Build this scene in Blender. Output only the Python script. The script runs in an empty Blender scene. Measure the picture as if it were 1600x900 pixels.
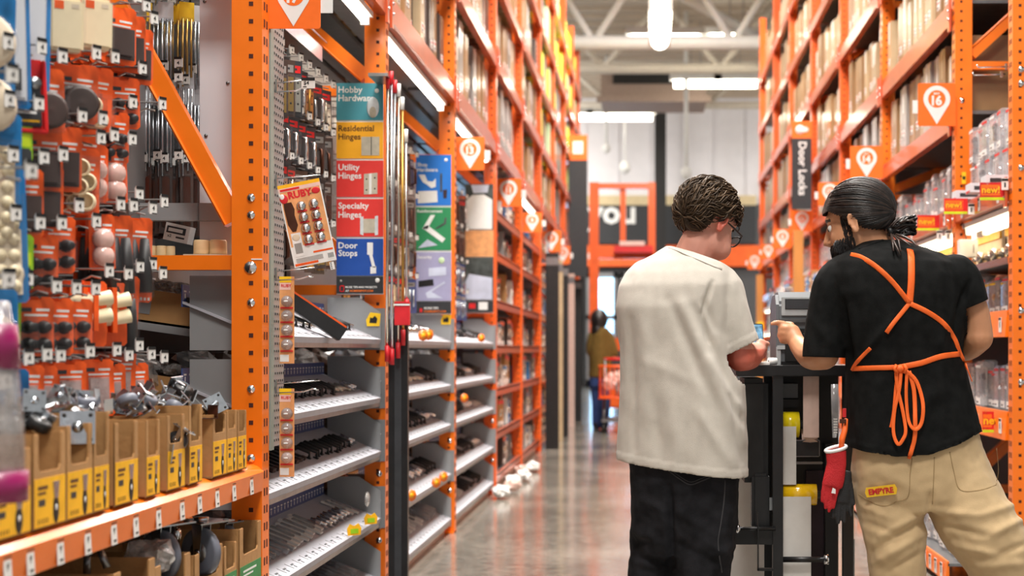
import bpy, bmesh, math, random
from mathutils import Vector, Matrix, Euler, noise
from mathutils.bvhtree import BVHTree
rnd = random.Random(7)
R = math.radians
S = bpy.context.scene
C = S.collection
# ---------------------------------------------------------------- camera
cd = bpy.data.cameras.new('camera'); cam = bpy.data.objects.new('camera', cd); C.objects.link(cam)
cam.location = (0, 0, 1.2); cam.rotation_euler = (R(90), 0, 0)
cd.sensor_width = 36; cd.lens = 50.85; cd.shift_x = -0.1344; cd.shift_y = 0.0594
cd.clip_start = 0.05; cd.clip_end = 200
cd.dof.use_dof = True; cd.dof.focus_distance = 5.05; cd.dof.aperture_fstop = 2.7
S.camera = cam
# ---------------------------------------------------------------- world, light, exposure
w = bpy.data.worlds.new('store_ambient'); S.world = w; w.use_nodes = True  # even ambient glow added in place of the store's many other lamps
bg = w.node_tree.nodes['Background']; bg.inputs[0].default_value = (1.0, 0.975, 0.94, 1); bg.inputs[1].default_value = 0.42
S.view_settings.view_transform = 'Standard'; S.view_settings.look = 'None'
S.view_settings.exposure = 0.25; S.view_settings.gamma = 1; S.view_settings.use_curve_mapping = False
def area(name, loc, sx, sy, power, col=(1, .96, .9), rot=(0, 0, 0)):
    l = bpy.data.lights.new(name, 'AREA'); l.shape = 'RECTANGLE'; l.size = sx; l.size_y = sy; l.energy = power; l.color = col
    o = bpy.data.objects.new(name, l); C.objects.link(o); o.location = loc; o.rotation_euler = rot; return o
for yy in (0.5, 4.5, 8.5, 12.5, 17, 22):
    area('unseen_ceiling_light', (0.1, yy, 7.6), 1.6, 2.2, 430)
for yy in (29, 35, 41):
    for xx in (-6, 9.5): area('unseen_ceiling_light', (xx, yy, 7.3), 3, 2, 480, rot=(R(38), 0, 0))  # added out of sight behind the racks, tilted to brighten the far wall
# ---------------------------------------------------------------- materials
def lin(c):
    return tuple(((x/255)/12.92 if x <= 10 else ((x/255+.055)/1.055)**2.4) for x in c)
M = {}
def mk(name, col, rough=.5, metal=0, var=.08, scale=20, bump=0, bscale=60, alpha=1, rand=0, coat=0, emit=0, spec=.5, col2=None, stretch=None, sheen=0, sss=0, trans=0):
    m = bpy.data.materials.new(name); m.use_nodes = True; nt = m.node_tree; N = nt.nodes; L = nt.links
    p = N['Principled BSDF']; c = lin(col); c2 = lin(col2) if col2 else tuple(min(1, x*(1+var)+.004) for x in c)
    c1 = c if col2 else tuple(x*(1-var) for x in c)
    tc = N.new('ShaderNodeTexCoord'); mp = N.new('ShaderNodeMapping'); L.new(tc.outputs['Object'], mp.inputs[0])
    if stretch: mp.inputs['Scale'].default_value = stretch
    nz = N.new('ShaderNodeTexNoise'); nz.inputs['Scale'].default_value = scale; nz.inputs['Detail'].default_value = 4
    L.new(mp.outputs[0], nz.inputs['Vector'])
    rp = N.new('ShaderNodeValToRGB'); rp.color_ramp.elements[0].position = .35; rp.color_ramp.elements[1].position = .65
    rp.color_ramp.elements[0].color = (*c1, 1); rp.color_ramp.elements[1].color = (*c2, 1)
    L.new(nz.outputs['Fac'], rp.inputs[0]); out = rp.outputs[0]
    if rand:
        oi = N.new('ShaderNodeObjectInfo'); hs = N.new('ShaderNodeHueSaturation')
        mr = N.new('ShaderNodeMapRange'); mr.inputs['To Min'].default_value = 1-rand; mr.inputs['To Max'].default_value = 1+rand
        L.new(oi.outputs['Random'], mr.inputs[0]); L.new(mr.outputs[0], hs.inputs['Value']); L.new(out, hs.inputs['Color']); out = hs.outputs[0]
    L.new(out, p.inputs['Base Color'])
    p.inputs['Roughness'].default_value = rough; p.inputs['Metallic'].default_value = metal
    p.inputs['Specular IOR Level'].default_value = spec
    p.inputs['Alpha'].default_value = alpha; p.inputs['Coat Weight'].default_value = coat; p.inputs['Coat Roughness'].default_value = .12
    if sheen: p.inputs['Sheen Weight'].default_value = sheen
    if trans: p.inputs['Transmission Weight'].default_value = trans
    if sss:
        p.inputs['Subsurface Weight'].default_value = sss; p.inputs['Subsurface Scale'].default_value = .02
        p.inputs['Subsurface Radius'].default_value = (1, .35, .2)
    if emit:
        L.new(out, p.inputs['Emission Color']); p.inputs['Emission Strength'].default_value = emit
    if bump:
        n2 = N.new('ShaderNodeTexNoise'); n2.inputs['Scale'].default_value = bscale; n2.inputs['Detail'].default_value = 5
        L.new(mp.outputs[0], n2.inputs['Vector']); bp = N.new('ShaderNodeBump'); bp.inputs['Strength'].default_value = bump
        bp.inputs['Distance'].default_value = .01; L.new(n2.outputs['Fac'], bp.inputs['Height']); L.new(bp.outputs[0], p.inputs['Normal'])
    M[name] = m; return m
mk('orange', (248, 120, 6), .38, var=.05, scale=6, coat=.25)
mk('orange_dull', (238, 96, 10), .4, var=.06, scale=5, coat=.3)
mk('orange_beam', (196, 84, 44), .3, var=.08, scale=4, coat=.5)
mk('orange_sign', (246, 110, 14), .5, var=.03)
mk('card_orange', (240, 90, 10), .45, var=.1, scale=30, rand=.12)
mk('card_red', (214, 28, 30), .45, rand=.1)
mk('card_blue', (14, 112, 176), .4, rand=.15)
mk('card_green', (150, 200, 30), .4)
mk('card_lime', (196, 220, 30), .4)
mk('card_yellow', (250, 200, 20), .5)
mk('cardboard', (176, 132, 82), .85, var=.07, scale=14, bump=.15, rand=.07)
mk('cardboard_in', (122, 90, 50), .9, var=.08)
mk('carton', (150, 114, 72), .5, var=.08, scale=6, rand=.22, coat=.35)
mk('carton_pale', (178, 156, 122), .45, var=.08, scale=5, rand=.18, coat=.5)
mk('carton_grey', (150, 146, 142), .35, var=.12, scale=6, rand=.25, coat=.6)
mk('carton_dark', (66, 46, 36), .5, var=.1, scale=6, rand=.3, coat=.4)
mk('yellow', (246, 184, 10), .5)
mk('yellow_film', (238, 214, 20), .22, coat=.6, var=.04)
mk('gold_film', (246, 196, 14), .2, coat=.7, var=.03)
mk('white', (232, 232, 230), .5, var=.02)
mk('tray_white', (176, 177, 186), .6, var=.03)
mk('photo_metal', (186, 178, 160), .6, var=.1, scale=30)
mk('photo_silver', (206, 212, 216), .6, var=.1, scale=30)
mk('paper', (226, 224, 220), .7, var=.03)
mk('grey_panel', (150, 152, 154), .42, metal=.2, var=.05, scale=5, coat=.2)
mk('white_panel', (214, 216, 222), .5, var=.02, scale=3)
mk('sage', (142, 152, 144), .45, var=.04)
mk('grey_steel', (140, 142, 144), .3, metal=.85, var=.1)
mk('chrome', (226, 228, 232), .14, metal=1, var=.04)
mk('nickel', (200, 192, 178), .22, metal=1, var=.05)
mk('zinc', (196, 202, 208), .24, metal=1, var=.1, scale=40)
mk('brass', (196, 156, 84), .28, metal=1, var=.06)
mk('bronze', (92, 58, 44), .3, metal=.8, var=.12)
mk('wire', (170, 168, 166), .28, metal=.9)
mk('black', (14, 14, 15), .45, var=.1)
mk('black_sat', (20, 20, 22), .38, var=.12, scale=9, bump=.05)
mk('charcoal', (48, 50, 54), .5, var=.06)
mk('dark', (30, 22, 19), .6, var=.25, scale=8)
mk('hole', (70, 22, 8), .8)
mk('dark_hole', (38, 34, 32), .8)
mk('ruby_red', (206, 30, 40), .45)
mk('cream', (238, 222, 186), .4, var=.03, rand=.04)
mk('beige', (216, 200, 176), .7, var=.06, bump=.1)
mk('brown_pad', (52, 34, 28), .6, var=.1, rand=.2)
mk('rubber', (24, 23, 24), .5, var=.1)
mk('wheel_grey', (108, 112, 124), .45, var=.05)
mk('wood', (226, 196, 148), .6, var=.08, scale=8, stretch=(1, 1, 8))
mk('wood_post', (196, 130, 60), .55, var=.1, scale=8, stretch=(1, 1, .2))
mk('pink', (236, 196, 186), .25, coat=.5)
mk('clear', (120, 120, 124), .06, alpha=.07, spec=.8, coat=.35)
mk('clear_grey', (150, 150, 156), .1, alpha=.5, spec=.8, coat=.8, var=.2, scale=30, rand=.2)
mk('clear_pack', (206, 206, 210), .1, alpha=.36, spec=.9, coat=.9, var=.15, scale=30, rand=.15)
mk('bag', (190, 186, 184), .12, alpha=.5, spec=.9, coat=.9, var=.25, scale=40, bump=.6, bscale=25)
mk('magenta', (140, 10, 84), .35, coat=.3)
mk('teal_sign', (62, 140, 154), .55, var=.02); mk('yel_sign', (244, 172, 16), .55, var=.02)
mk('red_sign', (222, 50, 44), .55, var=.02); mk('blue_sign', (14, 72, 160), .55, var=.02)
mk('sky_sign', (16, 112, 204), .55, var=.02); mk('green_sign', (32, 134, 82), .55, var=.02)
mk('lilac_sign', (160, 158, 192), .55, var=.02); mk('black_sign', (38, 40, 44), .55, var=.02)
mk('tan_sign', (222, 156, 100), .6, var=.15); mk('photo_dark', (60, 66, 64), .6, var=.5, scale=14)
mk('photo_pale', (196, 202, 222), .6, var=.12, scale=9)
mk('teal_text', (18, 90, 104), .6)
mk('blue_header', (54, 74, 132), .5, var=.06); mk('tan_header', (206, 142, 62), .5, var=.05)
mk('label_green', (36, 132, 70), .5); mk('brown_text', (96, 56, 10), .7)
mk('lilac_rail', (214, 200, 214), .3, var=.05, coat=.5)
mk('strip_pink', (206, 178, 166), .5, var=.06)
mk('deck', (196, 182, 164), .8, var=.06, scale=2, stretch=(1, 9, 1))
mk('ceil_steel', (222, 214, 200), .6, var=.06); mk('duct', (168, 146, 132), .6, var=.08)
mk('wall_grey', (226, 224, 228), .8, var=.02, scale=3); mk('wall_dark', (78, 78, 80), .8, var=.03)
mk('wall_tan', (206, 188, 150), .8); mk('wall_mid', (104, 106, 108), .8, var=.04)
mk('tube_light', (255, 246, 226), .4, emit=11, var=0); mk('tube_warm', (255, 236, 200), .4, emit=6, var=0)
mk('daylight', (150, 200, 255), .4, emit=4.2, var=.25, scale=1.2)
mk('skin_pale', (222, 158, 138), .5, var=.07, scale=9, sss=.12, spec=.35, bump=.05, bscale=200)
mk('skin_tan', (196, 140, 104), .48, var=.06, scale=9, sss=.1, spec=.4, bump=.05, bscale=200)
mk('skin_red', (214, 112, 92), .5, var=.1, sss=.15)
mk('hair_brown', (62, 47, 33), .55, var=.3, scale=60, spec=.3)
mk('hair_brown_b', (90, 70, 50), .52, var=.25, scale=60, spec=.3)
mk('hair_black', (28, 24, 24), .36, var=.3, scale=60, spec=.6)
mk('hair_black_b', (62, 48, 42), .36, var=.3, scale=60, spec=.6)
mk('tee_white', (203, 196, 185), .9, var=.025, scale=35, bump=.25, bscale=500, sheen=.2)
mk('tee_black', (15, 16, 16), .85, var=.12, scale=25, bump=.25, bscale=500, spec=.15)
mk('denim', (27, 27, 31), .85, var=.38, scale=16, bump=.35, bscale=420, spec=.2)
mk('denim_stitch', (56, 55, 58), .8)
mk('khaki', (200, 172, 130), .88, var=.04, scale=18, bump=.22, bscale=450, sheen=.15)
mk('khaki_seam', (160, 134, 94), .9)
mk('strap', (250, 106, 28), .6, var=.05, bump=.2, bscale=300)
mk('glove_red', (196, 26, 34), .7, bump=.4, bscale=300); mk('glove_black', (26, 26, 28), .6, bump=.3, bscale=200)
mk('screen', (96, 140, 170), .15, emit=.35, var=.5, scale=60); mk('printer_grey', (98, 102, 106), .35, var=.04)
mk('printer_light', (168, 172, 174), .35); mk('plum', (44, 22, 34), .5)
mk('olive', (104, 80, 26), .9); mk('jeans_blue', (40, 62, 112), .9); mk('lip_brown', (140, 86, 70), .5)
mk('lens', (200, 210, 210), .05, alpha=.2, spec=.9)
mk('sale_yellow', (230, 232, 50), .45, rand=.1); mk('pale_green', (190, 214, 170), .45, rand=.1)
# ---------------------------------------------------------------- helpers
def P(x, y, Y): return Vector(((x-1015)*Y/2260, Y, 1.2-(y-545)*Y/2260))
def T(*a): return Matrix.Translation(a)
def Rz(a): return Matrix.Rotation(R(a), 4, 'Z')
def Rx(a): return Matrix.Rotation(R(a), 4, 'X')
def Ry(a): return Matrix.Rotation(R(a), 4, 'Y')
FC = Rx(90)                # flat things facing -Y (towards the aisle mouth)
FL = Rz(90) @ Rx(90)       # facing +X
FR = Rz(-90) @ Rx(90)      # facing -X
_tx = {}
def textmesh(s, bold, spacing=1):
    k = (s, bold, spacing)
    if k not in _tx:
        cu = bpy.data.curves.new('t', 'FONT'); cu.body = s; cu.size = 1; cu.offset = bold; cu.resolution_u = 2; cu.space_line = .95; cu.space_character = spacing
        o = bpy.data.objects.new('t', cu); C.objects.link(o); dg = bpy.context.evaluated_depsgraph_get(); dg.update()
        me = o.evaluated_get(dg).to_mesh()
        v = [tuple(q.co) for q in me.vertices]; f = [tuple(q.vertices) for q in me.polygons]
        bpy.data.objects.remove(o); bpy.data.curves.remove(cu); _tx[k] = (v, f)
    return _tx[k]
class MB:
    def __init__(s): s.v = []; s.f = []; s.m = []; s.mats = []; s.sm = []
    def add(s, vs, fs, mat, X=None, smooth=False):
        if isinstance(mat, str): mat = M[mat]
        if mat not in s.mats: s.mats.append(mat)
        i = s.mats.index(mat); b = len(s.v)
        s.v += [tuple(X @ Vector(q)) for q in vs] if X else [tuple(q) for q in vs]
        for f in fs: s.f.append(tuple(b+k for k in f)); s.m.append(i); s.sm.append(smooth)
        return s
    def box(s, a, b, mat, X=None):
        x0, y0, z0 = a; x1, y1, z1 = b
        vs = [(x, y, z) for z in (z0, z1) for (x, y) in ((x0, y0), (x1, y0), (x1, y1), (x0, y1))]
        return s.add(vs, [(3, 2, 1, 0), (4, 5, 6, 7), (0, 1, 5, 4), (1, 2, 6, 5), (2, 3, 7, 6), (3, 0, 4, 7)], mat, X)
    def cbox(s, c, d, mat, X=None):
        return s.box([c[i]-d[i]/2 for i in range(3)], [c[i]+d[i]/2 for i in range(3)], mat, X)
    def poly(s, pts, h, mat, X=None):      # polygon in XY extruded 0..h in Z
        n = len(pts); vs = [(x, y, 0) for x, y in pts]+[(x, y, h) for x, y in pts]
        fs = [tuple(range(n-1, -1, -1)), tuple(range(n, 2*n))]+[(i, (i+1) % n, n+(i+1) % n, n+i) for i in range(n)]
        return s.add(vs, fs, mat, X)
    def tube(s, pts, r, mat, n=6, X=None, flat=1, caps=True, up=None):
        pts = [Vector(p) for p in pts]; k = len(pts); rs = r if isinstance(r, (list, tuple)) else [r]*k
        t0 = (pts[1]-pts[0]).normalized(); u = Vector(up) if up else (Vector((0, 0, 1)) if abs(t0.z) < .9 else Vector((1, 0, 0)))
        u = (u-t0*u.dot(t0)).normalized(); vs = []
        for i, p in enumerate(pts):
            t = (pts[min(i+1, k-1)]-pts[max(i-1, 0)])
            if t.length > 1e-9: t.normalize(); u = (u-t*u.dot(t)); u.normalize()
            w_ = t.cross(u)
            for j in range(n):
                a = 2*math.pi*j/n; vs.append(p+w_*math.cos(a)*rs[i]+u*math.sin(a)*rs[i]*flat)
        fs = [(i*n+j, i*n+(j+1) % n, (i+1)*n+(j+1) % n, (i+1)*n+j) for i in range(k-1) for j in range(n)]
        if caps: fs += [tuple(range(n-1, -1, -1)), tuple((k-1)*n+j for j in range(n))]
        return s.add(vs, fs, mat, X, smooth=n > 5)
    def cyl(s, a, b, r, mat, n=12, X=None, r2=None): return s.tube([a, b], [r, r if r2 is None else r2], mat, n, X)
    def lathe(s, prof, mat, n=16, X=None):
        vs = [(r*math.cos(2*math.pi*j/n), r*math.sin(2*math.pi*j/n), z) for r, z in prof for j in range(n)]; k = len(prof)
        fs = [(i*n+j, i*n+(j+1) % n, (i+1)*n+(j+1) % n, (i+1)*n+j) for i in range(k-1) for j in range(n)]
        fs += [tuple(range(n-1, -1, -1)), tuple((k-1)*n+j for j in range(n))]
        return s.add(vs, fs, mat, X, True)
    def ball(s, c, r, mat, X=None, n=12, m=8):
        r = r if isinstance(r, (tuple, list)) else (r, r, r)
        vs = [(c[0], c[1], c[2]+r[2])]+[(c[0]+r[0]*math.sin(math.pi*i/m)*math.cos(2*math.pi*j/n), c[1]+r[1]*math.sin(math.pi*i/m)*math.sin(2*math.pi*j/n), c[2]+r[2]*math.cos(math.pi*i/m)) for i in range(1, m) for j in range(n)]+[(c[0], c[1], c[2]-r[2])]
        e = len(vs)-1
        fs = [(0, 1+j, 1+(j+1) % n) for j in range(n)]+[(1+i*n+j, 1+(i+1)*n+j, 1+(i+1)*n+(j+1) % n, 1+i*n+(j+1) % n) for i in range(m-2) for j in range(n)]+[(e, 1+(m-2)*n+(j+1) % n, 1+(m-2)*n+j) for j in range(n)]
        return s.add(vs, fs, mat, X, True)
    def text(s, t, size, mat, X, bold=.02, align='l', spacing=1):
        v, f = textmesh(t, bold, spacing)
        if not v: return s
        x0 = min(q[0] for q in v); x1 = max(q[0] for q in v); dx = {'l': -x0, 'c': -(x0+x1)/2, 'r': -x1}[align]
        return s.add([((q[0]+dx)*size, q[1]*size, 0) for q in v], f, mat, X)
    def obj(s, name, parent=None, label=None, cat=None, group=None, kind=None, bevel=0, loc=None, rz=0, world=False):
        me = bpy.data.meshes.new(name); me.from_pydata(s.v, [], s.f)
        for m_ in s.mats: me.materials.append(m_)
        me.polygons.foreach_set('material_index', s.m); me.polygons.foreach_set('use_smooth', s.sm)
        if bevel:
            bm = bmesh.new(); bm.from_mesh(me); bmesh.ops.remove_doubles(bm, verts=bm.verts, dist=1e-5)
            ed = [e for e in bm.edges if len(e.link_faces) == 2 and e.calc_face_angle(0) > .6 and e.calc_length() > bevel*2.5]
            bmesh.ops.bevel(bm, geom=ed, offset=bevel, segments=2, affect='EDGES', clamp_overlap=True); bm.to_mesh(me); bm.free()
        me.update(); o = bpy.data.objects.new(name, me); C.objects.link(o)
        if loc is not None: o.location = loc
        if rz: o.rotation_euler.z = R(rz)
        if parent:
            o.parent = parent
            if world: o.matrix_parent_inverse = Matrix.Translation(-parent.location)
        tag(o, label, cat, group, kind); return o
def tag(o, label=None, cat=None, group=None, kind=None):
    for k, v in (('label', label), ('category', cat), ('group', group), ('kind', kind)):
        if v: o[k] = v
    return o
def empty(name, loc=(0, 0, 0), label=None, cat=None, group=None, rz=0):
    o = bpy.data.objects.new(name, None); C.objects.link(o); o.location = loc; o.rotation_euler.z = R(rz); o.empty_display_size = .05
    return tag(o, label, cat, group)
def copy_tree(o, parent=None):
    c = o.copy(); C.objects.link(c)
    if parent: c.parent = parent
    for ch in KIDS(o): copy_tree(ch, c)
    return c
_k = {}
def KIDS(o):
    if o.name not in _k: _k[o.name] = list(o.children)
    return _k[o.name]
PROTOS = []
class Proto:       # first use moves the original, later uses copy it with its parts
    def __init__(s, o): s.o = o; s.used = False; PROTOS.append(s)
    def drop(s):
        if not s.used:
            for ch in list(s.o.children): bpy.data.objects.remove(ch)
            bpy.data.objects.remove(s.o)
    def put(s, loc, rot=(0, 0, 0), label=None, group=None, scale=None, cat=None):
        if s.used: o = copy_tree(s.o)
        else: o = s.o; KIDS(o); s.used = True
        o.location = loc; o.rotation_euler = tuple(R(a) for a in rot)
        o.scale = scale if scale else (1, 1, 1)
        for k in ('label', 'group'):
            if k in o: del o[k]
        return tag(o, label, cat, group)
ORD = ['first', 'second', 'third', 'fourth', 'fifth', 'sixth', 'seventh', 'eighth', 'ninth', 'tenth', 'eleventh', 'twelfth', 'thirteenth', 'fourteenth', 'fifteenth', 'sixteenth']
def structure(mb, name, **k): return mb.obj(name, kind='structure', **k)
# ================================================================ ROOM SHELL
mfl = bpy.data.materials.new('polished_concrete'); mfl.use_nodes = True
nt = mfl.node_tree; N = nt.nodes; L = nt.links; p = N['Principled BSDF']
tc = N.new('ShaderNodeTexCoord'); n1 = N.new('ShaderNodeTexNoise'); n1.inputs['Scale'].default_value = 1.1; n1.inputs['Detail'].default_value = 6
n2 = N.new('ShaderNodeTexNoise'); n2.inputs['Scale'].default_value = 14; n2.inputs['Detail'].default_value = 8
L.new(tc.outputs['Object'], n1.inputs['Vector']); L.new(tc.outputs['Object'], n2.inputs['Vector'])
mx = N.new('ShaderNodeMath'); mx.operation = 'ADD'; L.new(n1.outputs['Fac'], mx.inputs[0]); L.new(n2.outputs['Fac'], mx.inputs[1])
m2 = N.new('ShaderNodeMath'); m2.operation = 'MULTIPLY'; m2.inputs[1].default_value = .5; L.new(mx.outputs[0], m2.inputs[0])
rp = N.new('ShaderNodeValToRGB'); rp.color_ramp.elements[0].position = .38; rp.color_ramp.elements[1].position = .62
rp.color_ramp.elements[0].color = (*lin((104, 98, 90)), 1); rp.color_ramp.elements[1].color = (*lin((150, 143, 132)), 1)
L.new(m2.outputs[0], rp.inputs[0]); L.new(rp.outputs[0], p.inputs['Base Color'])
r2 = N.new('ShaderNodeMapRange'); r2.inputs['To Min'].default_value = .1; r2.inputs['To Max'].default_value = .22; L.new(n1.outputs['Fac'], r2.inputs[0]); L.new(r2.outputs[0], p.inputs['Roughness'])
p.inputs['Specular IOR Level'].default_value = .75; p.inputs['Coat Weight'].default_value = .35; p.inputs['Coat Roughness'].default_value = .1
bp = N.new('ShaderNodeBump'); bp.inputs['Strength'].default_value = .06; bp.inputs['Distance'].default_value = .02; L.new(n2.outputs['Fac'], bp.inputs['Height']); L.new(bp.outputs[0], p.inputs['Normal'])
fm = MB(); fm.box((-16, -3, -.1), (18, 46, 0), mfl); structure(fm, 'floor')
c = MB(); c.box((-16, -3, 9), (18, 46, 9.1), 'deck')
for i in range(60): c.box((-16, -3+i*.8, 8.93), (18, -2.75+i*.8, 9), 'deck')
structure(c, 'ceiling')
b = MB(); b.box((-16, 45, 0), (18, 45.3, 4.35), 'wall_dark'); b.box((-16, 45, 4.35), (18, 45.3, 5.7), 'wall_mid')
b.box((-16, 45, 5.7), (18, 45.3, 9), 'wall_grey')
for i in range(34): b.box((-16+i, 44.96, 5.9), (-15.96+i, 45, 9), 'wall_grey')
structure(b, 'wall_back')
b = MB(); b.box((-12, 44.8, 4.45), (3.3, 45, 5.65), 'black_sign'); b.box((-12, 44.78, 5.65), (3.3, 45, 5.95), 'wall_tan')
b.box((-12, 44.7, 3.75), (8, 45, 4.4), 'orange_dull')
b.text('thank you', 1.0, 'white', T(-.44, 44.77, 5.1) @ FC, .03, 'r')
b.box((-3.4, 44.69, 3.98), (-2.2, 44.7, 4.16), 'paper'); b.box((-1.9, 44.69, 3.98), (-.75, 44.7, 4.16), 'paper')
b.obj('wall_banner', label='dark wall banner reading thank you above an orange band on far wall', cat='sign')
b = MB(); b.box((4.2, 44.4, 4.3), (9, 45, 6.6), 'carton_pale'); b.box((5.2, 44.3, 4.6), (6.4, 44.4, 5.9), 'white'); b.box((7.2, 44.3, 4.4), (8.1, 44.4, 5.6), 'beige')
b.obj('wall_panel', label='pale beige panel mounted high on the far wall at right', cat='panel')
# sliding entrance doors with daylight behind the panes
for i, (x0, x1, z0, z1) in enumerate([(-3.2, -2.15, 0, 3.55), (-1.95, -1.0, 0, 3.55), (-.9, .0, 0, 3.55)]):
    d = MB(); d.box((x0, 44.7, z0), (x0+.12, 45, z1), 'grey_steel'); d.box((x1-.12, 44.7, z0), (x1, 45, z1), 'grey_steel')
    d.box((x0, 44.7, z1-.15), (x1, 45, z1), 'grey_steel'); d.box((x0, 44.7, 2.1), (x1, 45, 2.25), 'grey_steel'); d.box((x0, 44.7, 0), (x1, 45, .25), 'grey_steel')
    o = structure(d, 'door_%d' % (i+1))
    g = MB(); g.box((x0+.12, 44.9, .25), (x1-.12, 44.95, 2.1), 'daylight'); g.box((x0+.12, 44.9, 2.25), (x1-.12, 44.95, z1-.15), 'daylight'); g.obj('glass_pane', o)
for i, (x0, x1) in enumerate([(-7.4, -5.6), (-5.3, -3.9)]):
    g = MB(); g.box((x0, 44.85, .4), (x1, 44.98, 3.4), 'daylight')
    for q in (x0, x1-.08, (x0+x1)/2): g.box((q, 44.75, .3), (q+.08, 44.85, 3.5), 'grey_steel')
    structure(g, 'window_%d' % (i+1))
# ceiling steel
def joist(y, z, r, mat='ceil_steel', lab=''):
    t = MB(); t.cyl((-14, y, z), (16, y, z), r, mat, 10); t.cyl((-14, y, 8.7), (16, y, 8.7), r*.6, mat, 8)
    k = 0; x = -13.5
    while x < 15.5: t.cyl((x, y, z), (x+1.25, y, 8.7), .07, mat, 6); t.cyl((x+1.25, y, 8.7), (x+2.5, y, z), .07, mat, 6); x += 2.5
    t.obj('roof_joist', label=lab, cat='roof truss')
joist(26, 6.7, .13, 'white', 'thick white steel roof truss nearest the camera')
joist(31, 7.2, .11, 'ceil_steel', 'cream steel roof truss behind the white one')
joist(38, 7.6, .1, 'ceil_steel', 'farthest steel roof truss close to the back wall')
t = MB(); t.tube([(-1.2, 27, 8.8), (2.2, 27, 6.9)], .1, 'white', 8); t.obj('roof_brace', label='white diagonal pipe dropping to the near roof truss', cat='pipe')
t = MB(); t.box((-1.2, 35.5, 7.3), (1.4, 37.4, 8.05), 'duct'); t.box((-.9, 35.4, 7.7), (.8, 35.5, 8.0), 'black'); t.box((-1.3, 35.4, 7.25), (1.5, 35.55, 7.4), 'duct')
t.obj('air_duct', label='boxy brown ceiling air unit with black grille', cat='duct')
t = MB(); t.box((.15, 43.6, 3.3), (.5, 43.9, 9), 'black'); t.obj('wall_column', label='black steel column before the far wall', cat='column')
for i, (x, y0, y1, Y, r, lab) in enumerate([(947, 150, 232, 38, .09, 'white conduit hanging left of the black column, bulb at its end'), (1072, 110, 270, 33, .1, 'long white drop pipe right of the black column'), (976, 230, 262, 40, .12, 'small white ball lamp hanging before the far wall')]):
    a = P(x, y0, Y); q = P(x, y1, Y); t = MB(); t.cyl((a.x, Y, 8.9), q, r*.5 if i < 2 else .02, 'white', 8); t.ball(q, (r*1.3, r*1.3, r*1.5), 'white'); t.obj('ceiling_drop', label=lab, cat='pipe')
# ceiling lamps
LAMPS = [(985, 1092, 61, 29, 'single tube lamp under the white roof truss, middle of aisle'), (1110, 1192, 60, 29.5, 'tube lamp under the white roof truss near the right racks'),
         (1053, 1121, 131, 34, 'left one of two joined tube lamps in the second lamp row'), (1122, 1182, 131, 34, 'right one of two joined tube lamps in the second lamp row'),
         (885, 921, 183, 39, 'short tube lamp at the left end of lowest lamp row'), (923, 1019, 183, 39, 'long tube lamp in the lowest lamp row near far wall')]
for x0, x1, y, Y, lab in LAMPS:
    a = P(x0, y, Y); q = P(x1, y, Y); e = empty('ceiling_lamp', a, lab, 'lamp', 'tube lamps on the ceiling')
    m = MB(); m.cyl(a, q, .1, 'tube_light', 10); m.obj('tube', e, world=True)
    m = MB(); m.box((a.x-.1, Y-.12, a.z+.08), (q.x+.1, Y+.12, a.z+.22), 'white'); m.cyl((a.x+.4, Y, a.z+.2), (a.x+.4, Y, 8.95), .012, 'wire', 5); m.cyl((q.x-.4, Y, a.z+.2), (q.x-.4, Y, 8.95), .012, 'wire', 5); m.obj('housing', e, world=True)
e = empty('ceiling_lamp', P(1032, 30, 21), 'wide white lamp seen end on at top of aisle', 'lamp', 'tube lamps on the ceiling')
a = P(1032, 27, 21)
m = MB(); m.tube([a, a+Vector((0, 1.6, 0))], .14, 'tube_light', 12); m.obj('tube', e, world=True)
m = MB(); m.box((a.x-.17, 21, a.z+.1), (a.x+.17, 23.6, a.z+.3), 'white'); m.cyl((a.x, 21.4, a.z+.3), (a.x, 21.4, 8.95), .012, 'wire', 5); m.cyl((a.x, 23.2, a.z+.3), (a.x, 23.2, 8.95), .012, 'wire', 5); m.obj('housing', e, world=True)
# ================================================================ RACKS
LP = [4.74, 6.95, 9.41, 11.96, 14.4, 16.9, 19.3, 21.8, 24.2, 26.2]      # left upright positions along the aisle
RP = [7.17, 8.52, 11.2, 13.65, 16.1, 18.6, 21.0, 23.6]                  # right upright positions
LX, RX = -1.27, 1.8
BAYN = ['hinge', 'second', 'third', 'fourth', 'fifth', 'sixth', 'seventh', 'eighth', 'ninth']
def column_mb(H, side, mat='orange', near=False):
    """perforated steel column; origin at its base, aisle face at x=0, body away from the aisle (side=-1 left, +1 right)"""
    m = MB(); x0, x1 = (-.1, 0) if side < 0 else (0, .1)
    m.box((x0, 0, 0), (x1, .085, H), mat)
    z = .1
    while z < H-.05:
        hx = -.036 if side < 0 else .036
        m.box((hx-.007, -.0012, z-.007), (hx+.007, 0, z+.007), 'hole')
        if z < 6.5 and near:
            e = .0012*side*-1; xa, xb = sorted((0, e))
            m.box((xa, .022, z-.014), (xb, .034, z+.012), 'hole'); m.box((xa, .052, z-.014), (xb, .064, z+.012), 'hole')
        z += .0572
    m.box((x0-.02, -.03, 0), (x1+(.0 if side < 0 else .02), .115, .012), mat)
    return m
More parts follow.
